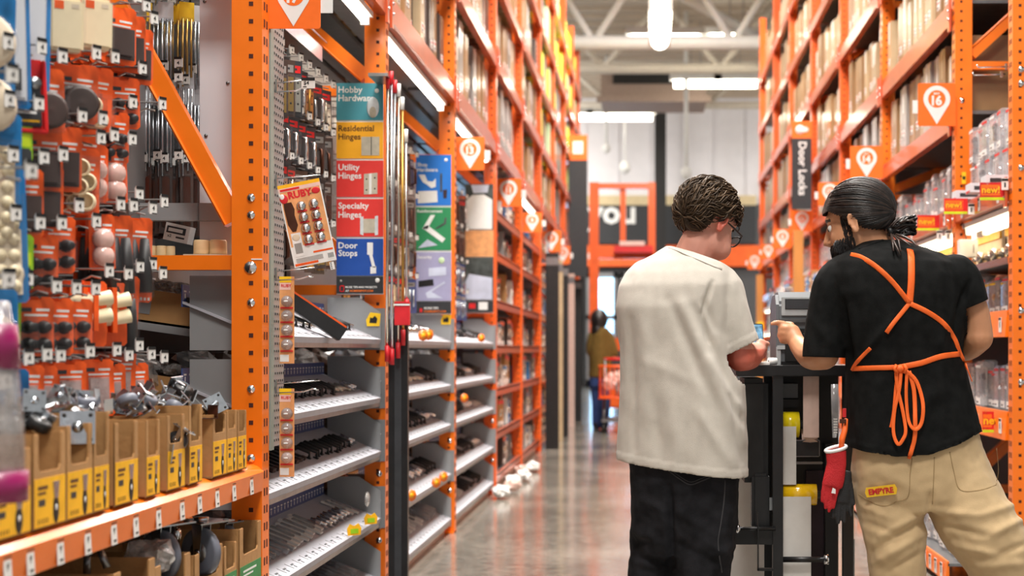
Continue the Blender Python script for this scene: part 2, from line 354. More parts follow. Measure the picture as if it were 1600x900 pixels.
def upright(i, Y, side, depth=1.05, H=6.6):
    X = LX if side < 0 else RX; near = (side < 0 and i < 3) or (side > 0 and i < 3)
    e = empty('rack_upright', (X, Y, 0), 'orange perforated rack upright, %s from the camera on the %s side' % (ORD[i] if i else 'nearest', 'left' if side < 0 else 'right'), 'rack upright')
    mat = 'orange' if near else 'orange_dull'
    column_mb(H, side, mat, near).obj('front_column', e)
    r = MB(); xr = depth*side; r.box((min(xr, xr+.1*side), 0, 0), (max(xr, xr+.1*side), .085, H), mat); r.obj('rear_column', e)
    zs = [.35, 1.46, 2.42, 3.4, 4.4, 5.4, 6.4] if side < 0 else [.35, 1.35, 2.35, 2.85, 3.85, 4.85, 5.85]
    xa, xb = sorted((.1*side, depth*side))
    for k, z in enumerate(zs):
        b = MB(); b.box((xa, .02, z), (xb, .065, z+.048), mat, None); b.obj('cross_brace', e)
        if k < len(zs)-1:
            p0 = Vector((.1*side, .04, zs[k]+.09)); p1 = Vector((depth*side, .04, zs[k+1]-.04))
            if side < 0 and i == 0 and k == 1: p0.z = 1.62; p1.z = 3.36
            d = MB(); u = (p1-p0).normalized(); n = Vector((-u.z, 0, u.x))*.034
            vs = [p0-n, p1-n, p1+n, p0+n]; vs = [q+Vector((0, -.022, 0)) for q in vs]+[q+Vector((0, .022, 0)) for q in vs]
            d.add(vs, [(0, 1, 2, 3), (7, 6, 5, 4), (0, 4, 5, 1), (1, 5, 6, 2), (2, 6, 7, 3), (3, 7, 4, 0)], mat)
            n2 = n*1.0; d.tube([p0+n2*.8+Vector((0, -.026, 0)), p1+n2*.8+Vector((0, -.026, 0))], .005, mat, 4)
            d.obj('diagonal_brace', e)
    return e
def bolt(e, x, y, z, r=.011):
    b = MB(); X = T(x, y, z) @ Rx(90); b.lathe([(r*1.25, 0), (r*1.25, .003), (r, .004), (r*.7, .009), (0.001, .01)], 'chrome', 10, X); return b.obj('bolt', e)
for i, Y in enumerate(LP):
    e = upright(i, Y, -1)
    if i == 0:
        for py in (309, 336, 473, 608, 716): bolt(e, -.036, 0, P(390, py, Y).z)
        bolt(e, -.038, 0, P(388, 418, Y).z, .017)
        s = MB(); s.box((-.035, -.002, P(0, 406, Y).z), (.0, 0, P(0, 404, Y).z), 'white'); s.obj('tag_slot', e)
    elif i < 4:
        for z in (.98, .6, .28, 1.33): bolt(e, -.03, 0, z, .012)
for i, Y in enumerate(RP):
    e = upright(i, Y, 1)
    if i == 0:
        for py in (108, 130, 262, 485, 597): bolt(e, .042, 0, P(1595, py, Y).z, .013)
    elif i == 1: bolt(e, .04, 0, P(0, 157, Y).z, .013)
BEAMM = 'orange_beam'
def beam(side, Y0, Y1, z, h=.14, lab=None, tags=0, group=None, mat=BEAMM):
    X = (LX+.012) if side < 0 else (RX-.012); s = -side
    e = empty('rack_beam', (X, Y0, z), lab, 'shelf beam', group)
    m = MB(); x1 = -s*.05; prof = [(0, 0), (0, h*.62), (x1*.35, h*.66), (x1*.35, h), (x1, h), (x1, 0)]
    X4 = Matrix(((1, 0, 0, 0), (0, 0, 1, 0), (0, 1, 0, 0), (0, 0, 0, 1)))
    m.poly(prof, Y1-Y0-.1, mat, T(0, .093, 0) @ X4)
    m.obj('beam', e)
    for yy in (.088, Y1-Y0-.035):
        c = MB(); c.cbox((s*.004, yy, h*.45), (.012, .045, h*1.5), mat)
        for dz in (0, .05): c.cyl((s*.009, yy, h*.2+dz), (s*.016, yy, h*.2+dz), .008, 'chrome', 8)
        c.obj('end_connector', e)
    for k in range(tags):
        yy = .25+k*(Y1-Y0-.5)/max(1, tags-1); c = MB()
        c.cbox((s*.003, yy, h*.42), (.003, .04, .07), 'paper'); c.cbox((s*.0055, yy, h*.42+.028), (.002, .04, .014), 'black'); c.cbox((s*.0055, yy, h*.42-.002), (.002, .01, .026), 'black')
        c.obj('price_tag', e)
    return e
LZ = [2.80, 3.52, 4.22, 4.95, 5.7]
names_l = ['lowest', 'second', 'third', 'fourth', 'top']
for i in range(len(LP)-1):
    for k, z in enumerate(LZ):
        beam(-1, LP[i], LP[i+1], z, .14, 'orange high beam of the left racks, %s level, %s bay' % (names_l[k], BAYN[i]))
        d = MB(); Y0, Y1 = LP[i]+.1, LP[i+1]-.02
        for q in range(6): d.box((LX-.22-q*.16-.1, Y0, z+.1), (LX-.22-q*.16+.02, Y1, z+.125), 'grey_steel')
        d.obj('rack_deck', label='grey wire deck on the %s high level of the %s left bay' % (names_l[k], BAYN[i]), cat='shelf deck')
RZ = [(1.94, .1), (2.50, .12), (3.13, .15), (3.9, .14), (4.7, .14), (5.5, .14)]
names_r = ['lit low', 'second', 'third', 'fourth', 'fifth', 'top']
for i in range(len(RP)-1):
    for k, (z, h) in enumerate(RZ):
        if i == 0 and k in (1, 2, 4): continue
        beam(1, RP[i], RP[i+1], z, h, 'orange beam of the right racks, %s level, %s bay counted from the camera' % (names_r[k], ORD[i]), tags=(3 if k == 0 and i < 3 else 0))
        d = MB(); Y0, Y1 = RP[i]+.1, RP[i+1]-.02
        d.box((RX+.06, Y0, z+h-.02), (RX+1.0, Y1, z+h), 'grey_steel')
        d.obj('rack_deck', label='grey deck on the %s level of right bay %s' % (names_r[k], ORD[i]), cat='shelf deck')
# under-beam light strips
def strip(side, Y0, Y1, z, x, lab, group):
    e = empty('light_strip', (x, Y0, z), lab, 'strip light', group)
    m = MB(); m.cyl((0, 0, 0), (0, Y1-Y0, 0), .017, 'tube_light' if side < 0 else 'tube_warm', 8); m.obj('tube', e)
    m = MB(); m.box((-.035, -.03, .018), (.035, Y1-Y0+.03, .045), 'white'); m.box((-.02, -.025, -.02), (.02, 0, .02), 'white'); m.box((-.02, Y1-Y0, -.02), (.02, Y1-Y0+.025, .02), 'white'); m.obj('fixture', e)
for i in (0, 1, 2, 4):
    strip(-1, LP[i]+.25, LP[i+1]-.15, 2.745, LX-.07, 'glowing tube light under the lowest high beam, %s left bay' % BAYN[i], 'tubes under the left beams')
for i in range(6):
    a, b_ = RP[i]+.13, RP[i+1]-.06
    strip(1, a, b_, 1.885, RX+.07, 'front tube light under the lit right shelf, bay %s' % ORD[i], 'front tubes under the right shelf')
    strip(1, a, b_, 1.885, RX+.17, 'rear tube light under the lit right shelf, bay %s' % ORD[i], 'rear tubes under the right shelf')
# back faces of the aisle racks (dark sheets behind the goods)
for i in range(len(LP)-1):
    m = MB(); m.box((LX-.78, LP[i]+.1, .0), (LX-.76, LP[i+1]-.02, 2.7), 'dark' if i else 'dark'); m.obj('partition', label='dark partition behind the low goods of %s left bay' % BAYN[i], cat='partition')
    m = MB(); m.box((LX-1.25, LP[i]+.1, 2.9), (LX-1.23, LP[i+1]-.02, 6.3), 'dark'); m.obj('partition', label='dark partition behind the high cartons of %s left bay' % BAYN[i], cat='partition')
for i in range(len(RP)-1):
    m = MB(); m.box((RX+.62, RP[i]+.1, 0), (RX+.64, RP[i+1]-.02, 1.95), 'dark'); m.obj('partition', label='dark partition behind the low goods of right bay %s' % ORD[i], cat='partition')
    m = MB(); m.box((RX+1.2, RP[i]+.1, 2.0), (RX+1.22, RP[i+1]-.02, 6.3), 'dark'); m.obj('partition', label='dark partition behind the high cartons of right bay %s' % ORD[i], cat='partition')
# ---------------------------------------------------------------- cartons on the high levels
def carton(w, d, h, mat, tape, nm='carton'):
    """upright shrink-wrapped carton, its front at x=0 looking +x, origin at base"""
    e = empty(nm); e['category'] = 'carton'
    m = MB(); m.box((-d, -w/2, 0), (0, w/2, h), mat); m.obj('box', e, bevel=.006)
    m = MB(); m.box((-d*.97, -.012, h), (.0015, .012, h+.0015), tape); m.box((0, -.012, h*.6), (.002, .012, h), tape); m.obj('tape', e)
    m = MB(); m.box((0, -w*.2, h*.2), (.002, w*.2, h*.33), 'paper'); m.box((.002, -w*.15, h*.22), (.003, w*.1, h*.24), 'black'); m.box((.002, -w*.15, h*.28), (.003, w*.15, h*.3), 'card_red'); m.obj('label', e)
    return e
CT = [Proto(carton(.2, .4, .46, 'carton', 'carton_pale')), Proto(carton(.15, .4, .4, 'carton_pale', 'white')), Proto(carton(.24, .42, .5, 'carton_grey', 'white')),
      Proto(carton(.18, .4, .34, 'carton_dark', 'carton')), Proto(carton(.16, .4, .44, 'sale_yellow', 'white')), Proto(carton(.17, .4, .42, 'pale_green', 'white'))]
CW = [.2, .15, .24, .18, .16, .17]; CN = ['tan', 'pale', 'grey wrapped', 'dark brown', 'yellow', 'pale green']
CH = [.46, .4, .5, .34, .44, .42]
CARTS = []
def fill(side, i, k, Y0, Y1, z, zt, pick, sgap=.01, lvl=''):
    y = Y0+.13; X = LX-.03 if side < 0 else RX+.03
    while y < Y1-.12:
        c = rnd.choice(pick); wd = CW[c]; f = 1 if Y0 < 12 else 1.6
        if y+wd*f > Y1-.03: break
        sz = min((zt-z-.04)/CH[c], rnd.uniform(.95, 1.22)); 
        CARTS.append((Y0, c, (X+side*rnd.uniform(0, .05), y+wd*f/2, z), (0, 0, 0 if side < 0 else 180),
                  '%s carton standing on the %s level of %s bay %s' % (CN[c], lvl, 'left' if side < 0 else 'right', ORD[i]), '%s cartons, %s level, %s bay %s' % (CN[c], lvl, 'left' if side < 0 else 'right', ORD[i]), (1, f, sz)))
        y += wd*f+rnd.uniform(.004, sgap*3)
for i in range(1, 9):
    for k, z in enumerate(LZ):
        if (i < 3 and k > 1) or (i < 2 and k > 0): continue
        top = (LZ[k+1] if k < 4 else 6.4)
        pick = [0, 0, 1, 1, 2, 3] if i < 5 else ([0, 1, 2, 4, 5] if k < 2 else [4, 4, 5, 2])
        if k == 0: pick = [0, 1, 2, 2, 3]
        fill(-1, i, k, LP[i], LP[i+1], z+.14, top, pick, lvl=names_l[k]+' high')
for i in range(0, 7):
    for k, (z, h) in enumerate(RZ):
        if k == 0 or i == 0 or (i < 2 and k > 3): continue
        top = RZ[k+1][0] if k < 5 else 6.3
        if i == 0: top = 3.1
        fill(1, i, k, RP[i], RP[i+1], z+h, top, [0, 0, 1, 1] if k > 1 else [0, 1, 1, 2, 0], lvl=names_r[k])

CARTS.sort(key=lambda q: q[0]+q[2][2]*.3)
[bpy.data.objects.remove(ch) for pr in CT for ch in list(pr.o.children)+[pr.o] if False]
for q in CARTS[:290]: CT[q[1]].put(q[2], q[3], q[4], q[5], q[6], 'carton')
m = MB(); CM = ['carton', 'carton_pale', 'carton_grey', 'carton_dark', 'sale_yellow', 'pale_green']
for q in CARTS[290:]:
    c = q[1]; X = T(*q[2]) @ Rz(q[3][2]) @ Matrix.Diagonal((1, q[6][1], q[6][2], 1))
    m.box((-.4, -CW[c]/2, 0), (0, CW[c]/2, CH[c]), CM[c], X)
m.obj('distant_cartons', label='far off cartons crowded on the high rack levels near the far wall', cat='cartons', kind='stuff')
# ================================================================ NEAR LEFT BAY (hooks, casters)
PB = LX-.62        # pegboard plane of the near bay
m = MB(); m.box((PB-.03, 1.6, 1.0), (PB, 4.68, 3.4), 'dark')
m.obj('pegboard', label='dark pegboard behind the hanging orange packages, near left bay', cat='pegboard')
m = MB(); m.box((PB-.35, 1.5, 0), (PB-.32, 4.7, 3.4), 'dark'); m.obj('partition', label='dark partition added to close the back of the near left bay', cat='partition')  # sheet added to cover the bright world background behind this bay
def hook_mb(Ln, tagged=True):
    """peg hook pointing +x, its tag tip at the origin"""
    e = empty('peg_hook'); e['category'] = 'hook'
    m = MB(); m.tube([(-Ln, 0, 0), (-.01, 0, 0)], .0026, 'wire', 5); m.tube([(-Ln, 0, -.035), (-Ln+.03, 0, -.032), (-.07, 0, -.03), (-.045, 0, -.018), (-.02, 0, -.024)], .003, 'wire', 5)
    m.cbox((-Ln+.003, 0, -.018), (.006, .02, .06), 'grey_steel'); m.obj('hook_wire', e)
    t = MB(); X = Rz(-28)
    t.cbox((0, 0, -.004), (.006, .024, .03), 'white', X); t.obj('tag_holder', e)
    t = MB(); t.cbox((.005, -.002, -.004), (.002, .026, .038), 'paper', X); t.cbox((.0066, -.002, .011), (.001, .026, .008), 'black', X)
    t.text('4', .018, 'black', X @ T(.0068, -.006, -.012) @ FL, .015); t.cbox((.0066, .002, -.021), (.001, .018, .003), 'black', X); t.obj('price_tag', e)
    return e
HK = Proto(hook_mb(.3)); HKS = Proto(hook_mb(.22))
# ---- hanging packages: card hangs from z=0 (hook line) downward, its face looks along +x
def card_base(name, w, h, mat, head=None, hang=.012):
    e = empty(name); e['category'] = 'package'
    m = MB(); c = .008
    m.poly([(-w/2, -h+c), (-w/2+c, -h), (w/2-c, -h), (w/2, -h+c), (w/2, -c), (w/2-c, 0), (.014, 0), (.012, -.008), (-.012, -.008), (-.014, 0), (-w/2+c, 0), (-w/2, -c)][::1], .0012, mat, T(0, 0, hang) @ FL)
    m.obj('card', e); return e
def g_text(e, w, h, mat='black', z=-.03, col='white'):
    m = MB(); m.box((.0014, -w*.4, z-.004), (.002, -w*.1, z+.006), 'charcoal'); m.box((.0014, w*.02, z-.002), (.002, w*.38, z+.004), col); m.box((.0014, -w*.3, z-.014), (.002, w*.34, z-.009), col)
    m.obj('print', e)
def k_pads():       # brown pads in a clear blister
    w, h = .1, .16; e = card_base('pad_package', w, h, 'card_orange'); g_text(e, w, h)
    m = MB(); m.box((.001, -.04, -.135), (.024, .04, -.05), 'brown_pad'); m.obj('pad', e, bevel=.01)
    m = MB(); m.box((.001, -.044, -.14), (.03, .044, -.045), 'clear'); m.obj('blister', e, bevel=.01); return e
def k_cream():      # thick cream block
    w, h = .095, .17; e = card_base('cream_pad_package', w, h, 'card_orange')
    m = MB(); m.box((.001, -.042, -.15), (.05, .042, -.02), 'cream'); m.obj('pad', e, bevel=.008)
    m = MB(); m.box((.0505, -.03, -.05), (.051, -.008, -.03), 'card_orange'); m.box((.0505, .01, -.045), (.051, .028, -.035), 'beige'); m.obj('print', e)
    m = MB(); m.box((.001, -.046, -.154), (.054, .046, -.016), 'clear'); m.obj('blister', e, bevel=.008); return e
def k_discs():      # stack of ribbed black discs
    w, h = .11, .15; e = card_base('disc_package', w, h, 'card_orange'); g_text(e, w, h)
    m = MB()
    for q in range(4): m.cyl((.004+q*.012, 0, -.095), (.012+q*.012, 0, -.095), .044, 'rubber', 18)
    m.lathe([(.044, 0), (.034, .004), (.02, .002), (.002, .006)], 'brown_pad', 18, T(.048, 0, -.095) @ Ry(90)); m.obj('disc', e)
    m = MB(); m.box((.001, -.05, -.145), (.056, .05, -.045), 'clear'); m.obj('blister', e, bevel=.012); return e
def k_red():
    w, h = .11, .17; e = card_base('red_package', w, h, 'card_red')
    m = MB(); m.box((.0014, -.043, -.145), (.012, .043, -.03), 'charcoal'); m.obj('window', e, bevel=.003)
    m = MB()
    for y in (-.028, 0, .028): m.cyl((.012, y, -.045), (.02, y, -.045), .014, 'grey_steel', 12)
    m.obj('disc', e)
    m = MB(); X = T(.0125, 0, 0)
    m.text('2X', .034, 'yellow', T(.0128, -.036, -.088) @ FL, .04); m.box((.0125, -.036, -.102), (.013, .016, -.096), 'white'); m.box((.0125, -.036, -.116), (.013, .03, -.11), 'white')
    m.box((.012, -.036, -.135), (.013, .036, -.13), 'yellow'); m.obj('print', e)
    m = MB(); m.box((.0, -.055, -.158), (.016, -.047, .01), 'card_red'); m.box((.0, .047, -.158), (.016, .055, .01), 'card_red'); m.box((0, -.055, -.16), (.016, .055, -.15), 'card_red'); m.obj('frame', e, bevel=.003); return e
def k_cups():       # cream rubber cups lying sideways
    w, h = .095, .17; e = card_base('cup_package', w, h, 'card_orange'); g_text(e, w, h)
    for (y, z) in ((-.005, -.09), (.012, -.125)):
        m = MB(); m.lathe([(.026, 0), (.022, .05), (.018, .052), (.017, .03), (.002, .028)], 'cream', 18, T(.004, y, z) @ Rz(-20) @ Ry(95)); m.obj('cup', e)
    m = MB(); m.box((.001, -.042, -.155), (.05, .044, -.06), 'clear'); m.obj('blister', e, bevel=.012); return e
def k_tips():       # black rubber tips, two by two
    w, h = .085, .14; e = card_base('tip_package', w, h, 'card_orange'); g_text(e, w, h, z=-.02)
    for (y, z) in ((-.018, -.06), (.018, -.06), (-.018, -.1), (.018, -.1)):
        m = MB(); m.lathe([(.016, 0), (.016, .006), (.011, .012), (.011, .03), (.002, .031)], 'rubber', 12, T(.002, y, z) @ Ry(90)); m.obj('tip', e)
    m = MB(); m.box((.001, -.038, -.124), (.036, .038, -.036), 'clear'); m.obj('blister', e, bevel=.012); return e
def k_pink():
    w, h = .07, .15; e = card_base('pink_cup_package', w, h, 'card_orange'); g_text(e, w, h, z=-.018)
    for z in (-.055, -.1):
        m = MB(); m.lathe([(.028, 0), (.028, .014), (.02, .026), (.002, .03)], 'pink', 14, T(.002, 0, z) @ Ry(90)); m.obj('cup', e)
    m = MB(); m.box((.001, -.033, -.14), (.036, .033, -.028), 'clear'); m.obj('blister', e, bevel=.012); return e
def k_legs():       # cream furniture legs
    w, h = .09, .17; e = card_base('leg_package', w, h, 'card_orange')
    for z in (-.04, -.085):
        m = MB(); m.tube([(.022, -.045, z-.01), (.026, .045, z+.01)], [.013, .02], 'cream', 14); m.obj('furniture_leg', e)
    m = MB(); m.box((.0, -.006, -.12), (.046, .006, .0), 'card_orange'); m.obj('band', e); return e
def k_sliders():    # long dark sliders in clear shell
    w, h = .1, .24; e = card_base('slider_package', w, h, 'card_orange'); g_text(e, w, h)
    for y in (-.024, .024):
        m = MB(); m.tube([(.014, y, -.05), (.02, y, -.12), (.022, y, -.2)], [.012, .019, .022], 'rubber', 12); m.obj('slider', e)
    m = MB(); m.box((.001, -.047, -.228), (.046, .047, -.036), 'clear'); m.obj('blister', e, bevel=.014)
    m = MB()
    for k in range(9): m.box((.0013, -.046+k*.0105, -.222), (.002, -.04+k*.0105, -.214), 'white')
    m.obj('barcode', e); return e
def k_green():
    w, h = .07, .13; e = card_base('green_package', w, h, 'card_green')
    m = MB(); m.box((.0013, -.03, -.06), (.002, .03, -.03), 'card_lime'); m.box((.002, -.022, -.05), (.003, .01, -.04), 'black'); m.obj('print', e)
    m = MB(); m.box((.001, -.03, -.12), (.012, .03, -.065), 'charcoal'); m.obj('pad', e, bevel=.004); return e
def k_felt():       # blue card with beige felt discs
    w, h = .12, .16; e = card_base('felt_package', w, h, 'card_blue'); g_text(e, w, h)
    for y in (-.03, .03):
        m = MB(); m.cyl((.002, y, -.095), (.016, y, -.095), .034, 'beige', 18); m.obj('felt_disc', e)
    m = MB(); m.box((.001, -.056, -.14), (.02, .056, -.05), 'clear'); m.obj('blister', e, bevel=.008); return e
def k_sheet():      # blue card, sheet of small felt dots
    w, h = .15, .3; e = card_base('felt_sheet_package', w, h, 'card_blue')
    m = MB(); m.box((.0013, -.06, -.27), (.006, .06, -.06), 'beige'); m.obj('felt_sheet', e)
    m = MB()
    for a in range(4):
        for b in range(6): m.cyl((.006, -.044+a*.029, -.08-b*.034), (.01, -.044+a*.029, -.08-b*.034), .013, 'cream', 12)
    m.obj('felt_dots', e); m = MB(); m.box((.001, -.07, -.285), (.014, .07, -.045), 'clear'); m.obj('blister', e, bevel=.006); return e
def k_round():      # big round clear disc box
    w, h = .13, .17; e = card_base('caster_cup_package', w, h, 'card_blue')
    m = MB(); m.lathe([(.062, 0), (.062, .02), (.05, .03), (.002, .03)], 'beige', 24, T(.002, 0, -.1) @ Ry(90)); m.obj('caster_cup', e)
    m = MB(); m.lathe([(.067, 0), (.067, .024), (.054, .036), (.002, .037)], 'clear', 24, T(.0015, 0, -.1) @ Ry(90)); m.obj('blister', e); return e
def k_strip():      # tall blue-edged clear bag with long pale strip
    w, h = .085, .3; e = card_base('strip_package', w, h, 'card_blue')
    m = MB(); m.box((.0013, -.028, -.27), (.014, .03, -.02), 'white_panel'); m.obj('rail', e, bevel=.006)
    m = MB(); m.box((.001, -.036, -.28), (.022, .036, -.012), 'clear'); m.obj('blister', e, bevel=.01)
    m = MB(); m.box((.022, -.02, -.25), (.0225, .012, -.2), 'charcoal'); m.obj('print', e); return e
def k_bag():        # orange card with clear window of tiny parts
    w, h = .085, .15; e = card_base('small_parts_package', w, h, 'card_orange'); g_text(e, w, h, z=-.016)
    m = MB(); m.box((.0013, -.028, -.12), (.009, .028, -.034), 'bag'); m.obj('parts_bag', e, bevel=.004)
    m = MB(); m.box((.0093, -.02, -.114), (.0098, .0, -.1), 'white'); m.obj('barcode', e); return e
def k_bluebag():
    w, h = .1, .24; e = card_base('blue_parts_package', w, h, 'card_blue')
    m = MB(); m.box((.0013, -.034, -.2), (.012, .034, -.08), 'bag'); m.obj('parts_bag', e, bevel=.005)
    for k in range(4):
        m = MB(); m.cyl((.01, -.01+k*.008, -.17+k*.02), (.018, -.01+k*.008, -.17+k*.02), .009, 'nickel', 10); m.obj('bracket', e)
    return e
def k_rods():       # clear sleeve with long metal rods
    w, h = .05, .26; e = empty('rod_package'); e['category'] = 'package'
    m = MB(); m.box((-.001, -.025, -.045), (.001, .025, .012), 'white_panel'); m.obj('card', e)
    for y in (-.012, .004, .016):
        m = MB(); m.cyl((.006, y, -.25+y), (.006, y, -.04), .0045, 'zinc', 6); m.obj('rod', e)
    m = MB(); m.box((.0, -.025, -h), (.012, .025, -.035), 'clear'); m.obj('sleeve', e, bevel=.004); return e
def k_rods2():
    w, h = .05, .24; e = empty('gold_rod_package'); e['category'] = 'package'
    m = MB(); m.box((-.001, -.025, -.045), (.001, .025, .012), 'card_yellow'); m.obj('card', e)
    for y in (-.014, .0, .014):
        m = MB(); m.cyl((.006, y, -.23+y), (.006, y, -.04), .004, 'brass', 6); m.obj('rod', e)
    m = MB(); m.box((.0, -.025, -h), (.012, .025, -.035), 'clear'); m.obj('sleeve', e, bevel=.004); return e
def k_dark():
    w, h = .05, .2; e = empty('dark_strip_package'); e['category'] = 'package'
    m = MB(); m.box((-.001, -.022, -h), (.001, .022, .012), 'carton_dark'); m.obj('card', e)
    m = MB(); m.box((.001, -.012, -h+.02), (.012, .012, -.03), 'bronze'); m.obj('bracket', e, bevel=.004)
    m = MB(); m.box((.001, -.02, -h+.01), (.016, .02, -.02), 'clear'); m.obj('blister', e, bevel=.006); return e
K = {k: Proto(f()) for k, f in dict(pads=k_pads, cream=k_cream, discs=k_discs, red=k_red, cups=k_cups, tips=k_tips, pink=k_pink, legs=k_legs, sliders=k_sliders,
     green=k_green, felt=k_felt, sheet=k_sheet, round=k_round, strip=k_strip, bag=k_bag, bluebag=k_bluebag, rods=k_rods, rods2=k_rods2, dark=k_dark).items()}
DESC = dict(pads='orange card of dark brown felt pads', cream='orange pack with thick cream foam block', discs='orange card of stacked black ribbed discs', red='red framed pack of grey discs marked 2X',
    cups='orange card with cream rubber cups', tips='orange card of black rubber tips', pink='orange card with pink clear cups', legs='bundle of cream furniture legs in orange band',
    sliders='orange card with long dark sliders', green='lime green adhesive pad pack', felt='blue card with beige felt discs', sheet='tall blue pack of felt dots', round='blue pack with big round pale cup',
    strip='tall blue edged clear strip pack', bag='orange card with clear window of small parts', bluebag='blue card bag of metal brackets', rods='clear sleeve of silver rods', rods2='clear sleeve of gold rods', dark='dark narrow bracket pack')
ROWN = {0: 'top', 1: 'upper', 2: 'third', 3: 'fourth', 4: 'fifth', 5: 'sixth', 6: 'lowest', 7: 'seventh'}
TIPX = -1.40
def hook(px, py, kind, n, row, idx, tw=48, tipx=TIPX, tagy=0, gap=.03, off=.05, proto=None, sc=None):
    Y = 2260*-tipx/(1015-px); z = 1.2-(py-545)*Y/2260
    where = 'on %s hook from left, %s hook row' % (ORD[idx], ROWN[row])
    (proto or HK).put((tipx, Y, z), (0, 0, 0), 'peg hook with white price tag, %s from left, %s hook row, near left bay' % (ORD[idx], ROWN[row]), cat='hook')
    for k in range(n):
        K[kind].put((tipx-off-k*gap, Y, z-.043), (rnd.uniform(-2, 2), rnd.uniform(-3, 3), -tw+rnd.uniform(-5, 5)), ('%s %s' % (DESC[kind], where)),
                    '%s %s' % (DESC[kind], where) if n > 1 else None, sc, 'package')
rows = [
 (0, [(12, -36, 'round', 2), (50, -60, 'strip', 3), (84, -56, 'strip', 2), (128, -40, 'cream', 3), (172, -36, 'cream', 3), (214, -8, 'pads', 4), (228, 6, 'pads', 2)]),
 (1, [(12, 62, 'round', 2), (64, 70, 'red', 2), (97, 85, 'discs', 2), (150, 80, 'discs', 4), (179, 86, 'cups', 4), (240, 26, 'pads', 2), (222, 104, 'tips', 1)]),
 (2, [(14, 152, 'sheet', 2), (60, 158, 'green', 2), (96, 176, 'pads', 4), (128, 178, 'pads', 4), (160, 182, 'cups', 3), (207, 157, 'tips', 1), (253, 160, 'tips', 0)]),
 (3, [(20, 238, 'sheet', 3), (68, 242, 'pads', 3), (98, 238, 'pads', 4), (157, 212, 'cups', 3), (178, 208, 'pink', 3), (206, 214, 'pink', 3), (217, 300, 'dark', 1)]),
 (4, [(24, 330, 'felt', 4), (62, 344, 'green', 2), (96, 345, 'tips', 5), (123, 318, 'tips', 4), (150, 342, 'discs', 0), (188, 316, 'pink', 1), (208, 318, 'sliders', 3), (238, 322, 'sliders', 2), (256, 312, 'dark', 0)]),
 (5, [(15, 430, 'round', 2), (43, 432, 'green', 2), (88, 443, 'tips', 3), (119, 446, 'tips', 4), (149, 447, 'tips', 1), (170, 420, 'legs', 3), (200, 424, 'legs', 3), (218, 413, 'sliders', 2), (238, 410, 'dark', 0), (254, 424, 'dark', 0)]),
 (6, [(22, 548, 'bluebag', 4), (44, 555, 'bluebag', 2), (73, 549, 'bag', 3), (94, 551, 'bag', 4), (140, 545, 'bag', 4), (182, 543, 'bag', 4), (201, 551, 'bag', 3), (217, 536, 'bag', 2), (236, 550, 'bag', 3), (256, 555, 'bag', 0)]),
]
for r, hs in rows:
    for i, (px, py, kd, n) in enumerate(hs): hook(px, py, kd, n, r, i)
# grey price hooks thrust out closest to the camera at far left
for i, (px, py) in enumerate([(48, 262), (18, 112), (12, 432), (8, 590)]):
    HKS.put(P(px, py, 2.75), (0, 0, 0), 'blurred peg hook thrust out nearest the camera, %s from the top' % ORD[i], cat='hook')
e = empty('clip_package', P(4, 470, 2.62), 'blurred clear bag with magenta band hanging nearest the camera at far left', 'package')
m = MB(); m.tube([(0, 0, .0), (-.01, 0, -.1), (-.02, 0, -.22), (-.01, 0, -.36)], [.012, .035, .055, .05], 'bag', 12); m.obj('bag', e)
m = MB(); m.tube([(-.005, 0, -.04), (-.012, 0, -.12)], [.03, .042], 'magenta', 12); m.obj('band', e); m = MB(); m.tube([(-.012, 0, -.31), (-.01, 0, -.365)], [.056, .054], 'magenta', 12); m.obj('band', e)
# silver and dark strips seen through the frame
m = MB(); m.box((-1.95, 5.32, 1.5), (-1.42, 5.34, 3.4), 'grey_panel')
for a in range(13):
    for b_ in range(40): m.cbox((-1.93+a*.04, 5.3195, 1.76+b_*.04), (.008, .001, .012), 'dark_hole')
m.obj('pegboard', label='grey perforated panel behind the silver rods, beyond the near upright', cat='panel')
idx = 0
for r, (py, kd, nn) in enumerate([(-14, 'rods2', 8), (96, 'rods', 9), (118, 'rods', 8), (240, 'dark', 9)]):
    for i in range(nn):
        px = 214+i*11; Y = 4.98+.04*(i % 3); a = P(px, py+(i % 3)*5, Y)
        if r == 1 and i % 2: continue
        e = HKS.put((a.x, Y, a.z), (0, 0, -65), 'peg hook in the row of %s beyond the near upright' % {0: 'gold sleeves', 1: 'silver sleeves high up', 2: 'silver sleeves', 3: 'dark packs'}[r], 'peg hooks beyond the near upright, row %d' % r, cat='hook')
        for k in range(2):
            kd2 = 'rods' if (kd == 'rods2' and i % 2) else kd
            K[kd2].put((a.x+.01-k*.025, Y+.05+.03*k, a.z-.04), (0, 0, -70+rnd.uniform(-15, 15)), '%s beyond the near upright, %s row' % (DESC[kd2], ORD[r]), '%s beyond the near upright, row %d' % (DESC[kd2], r), (1, 1, 1.15), 'package')
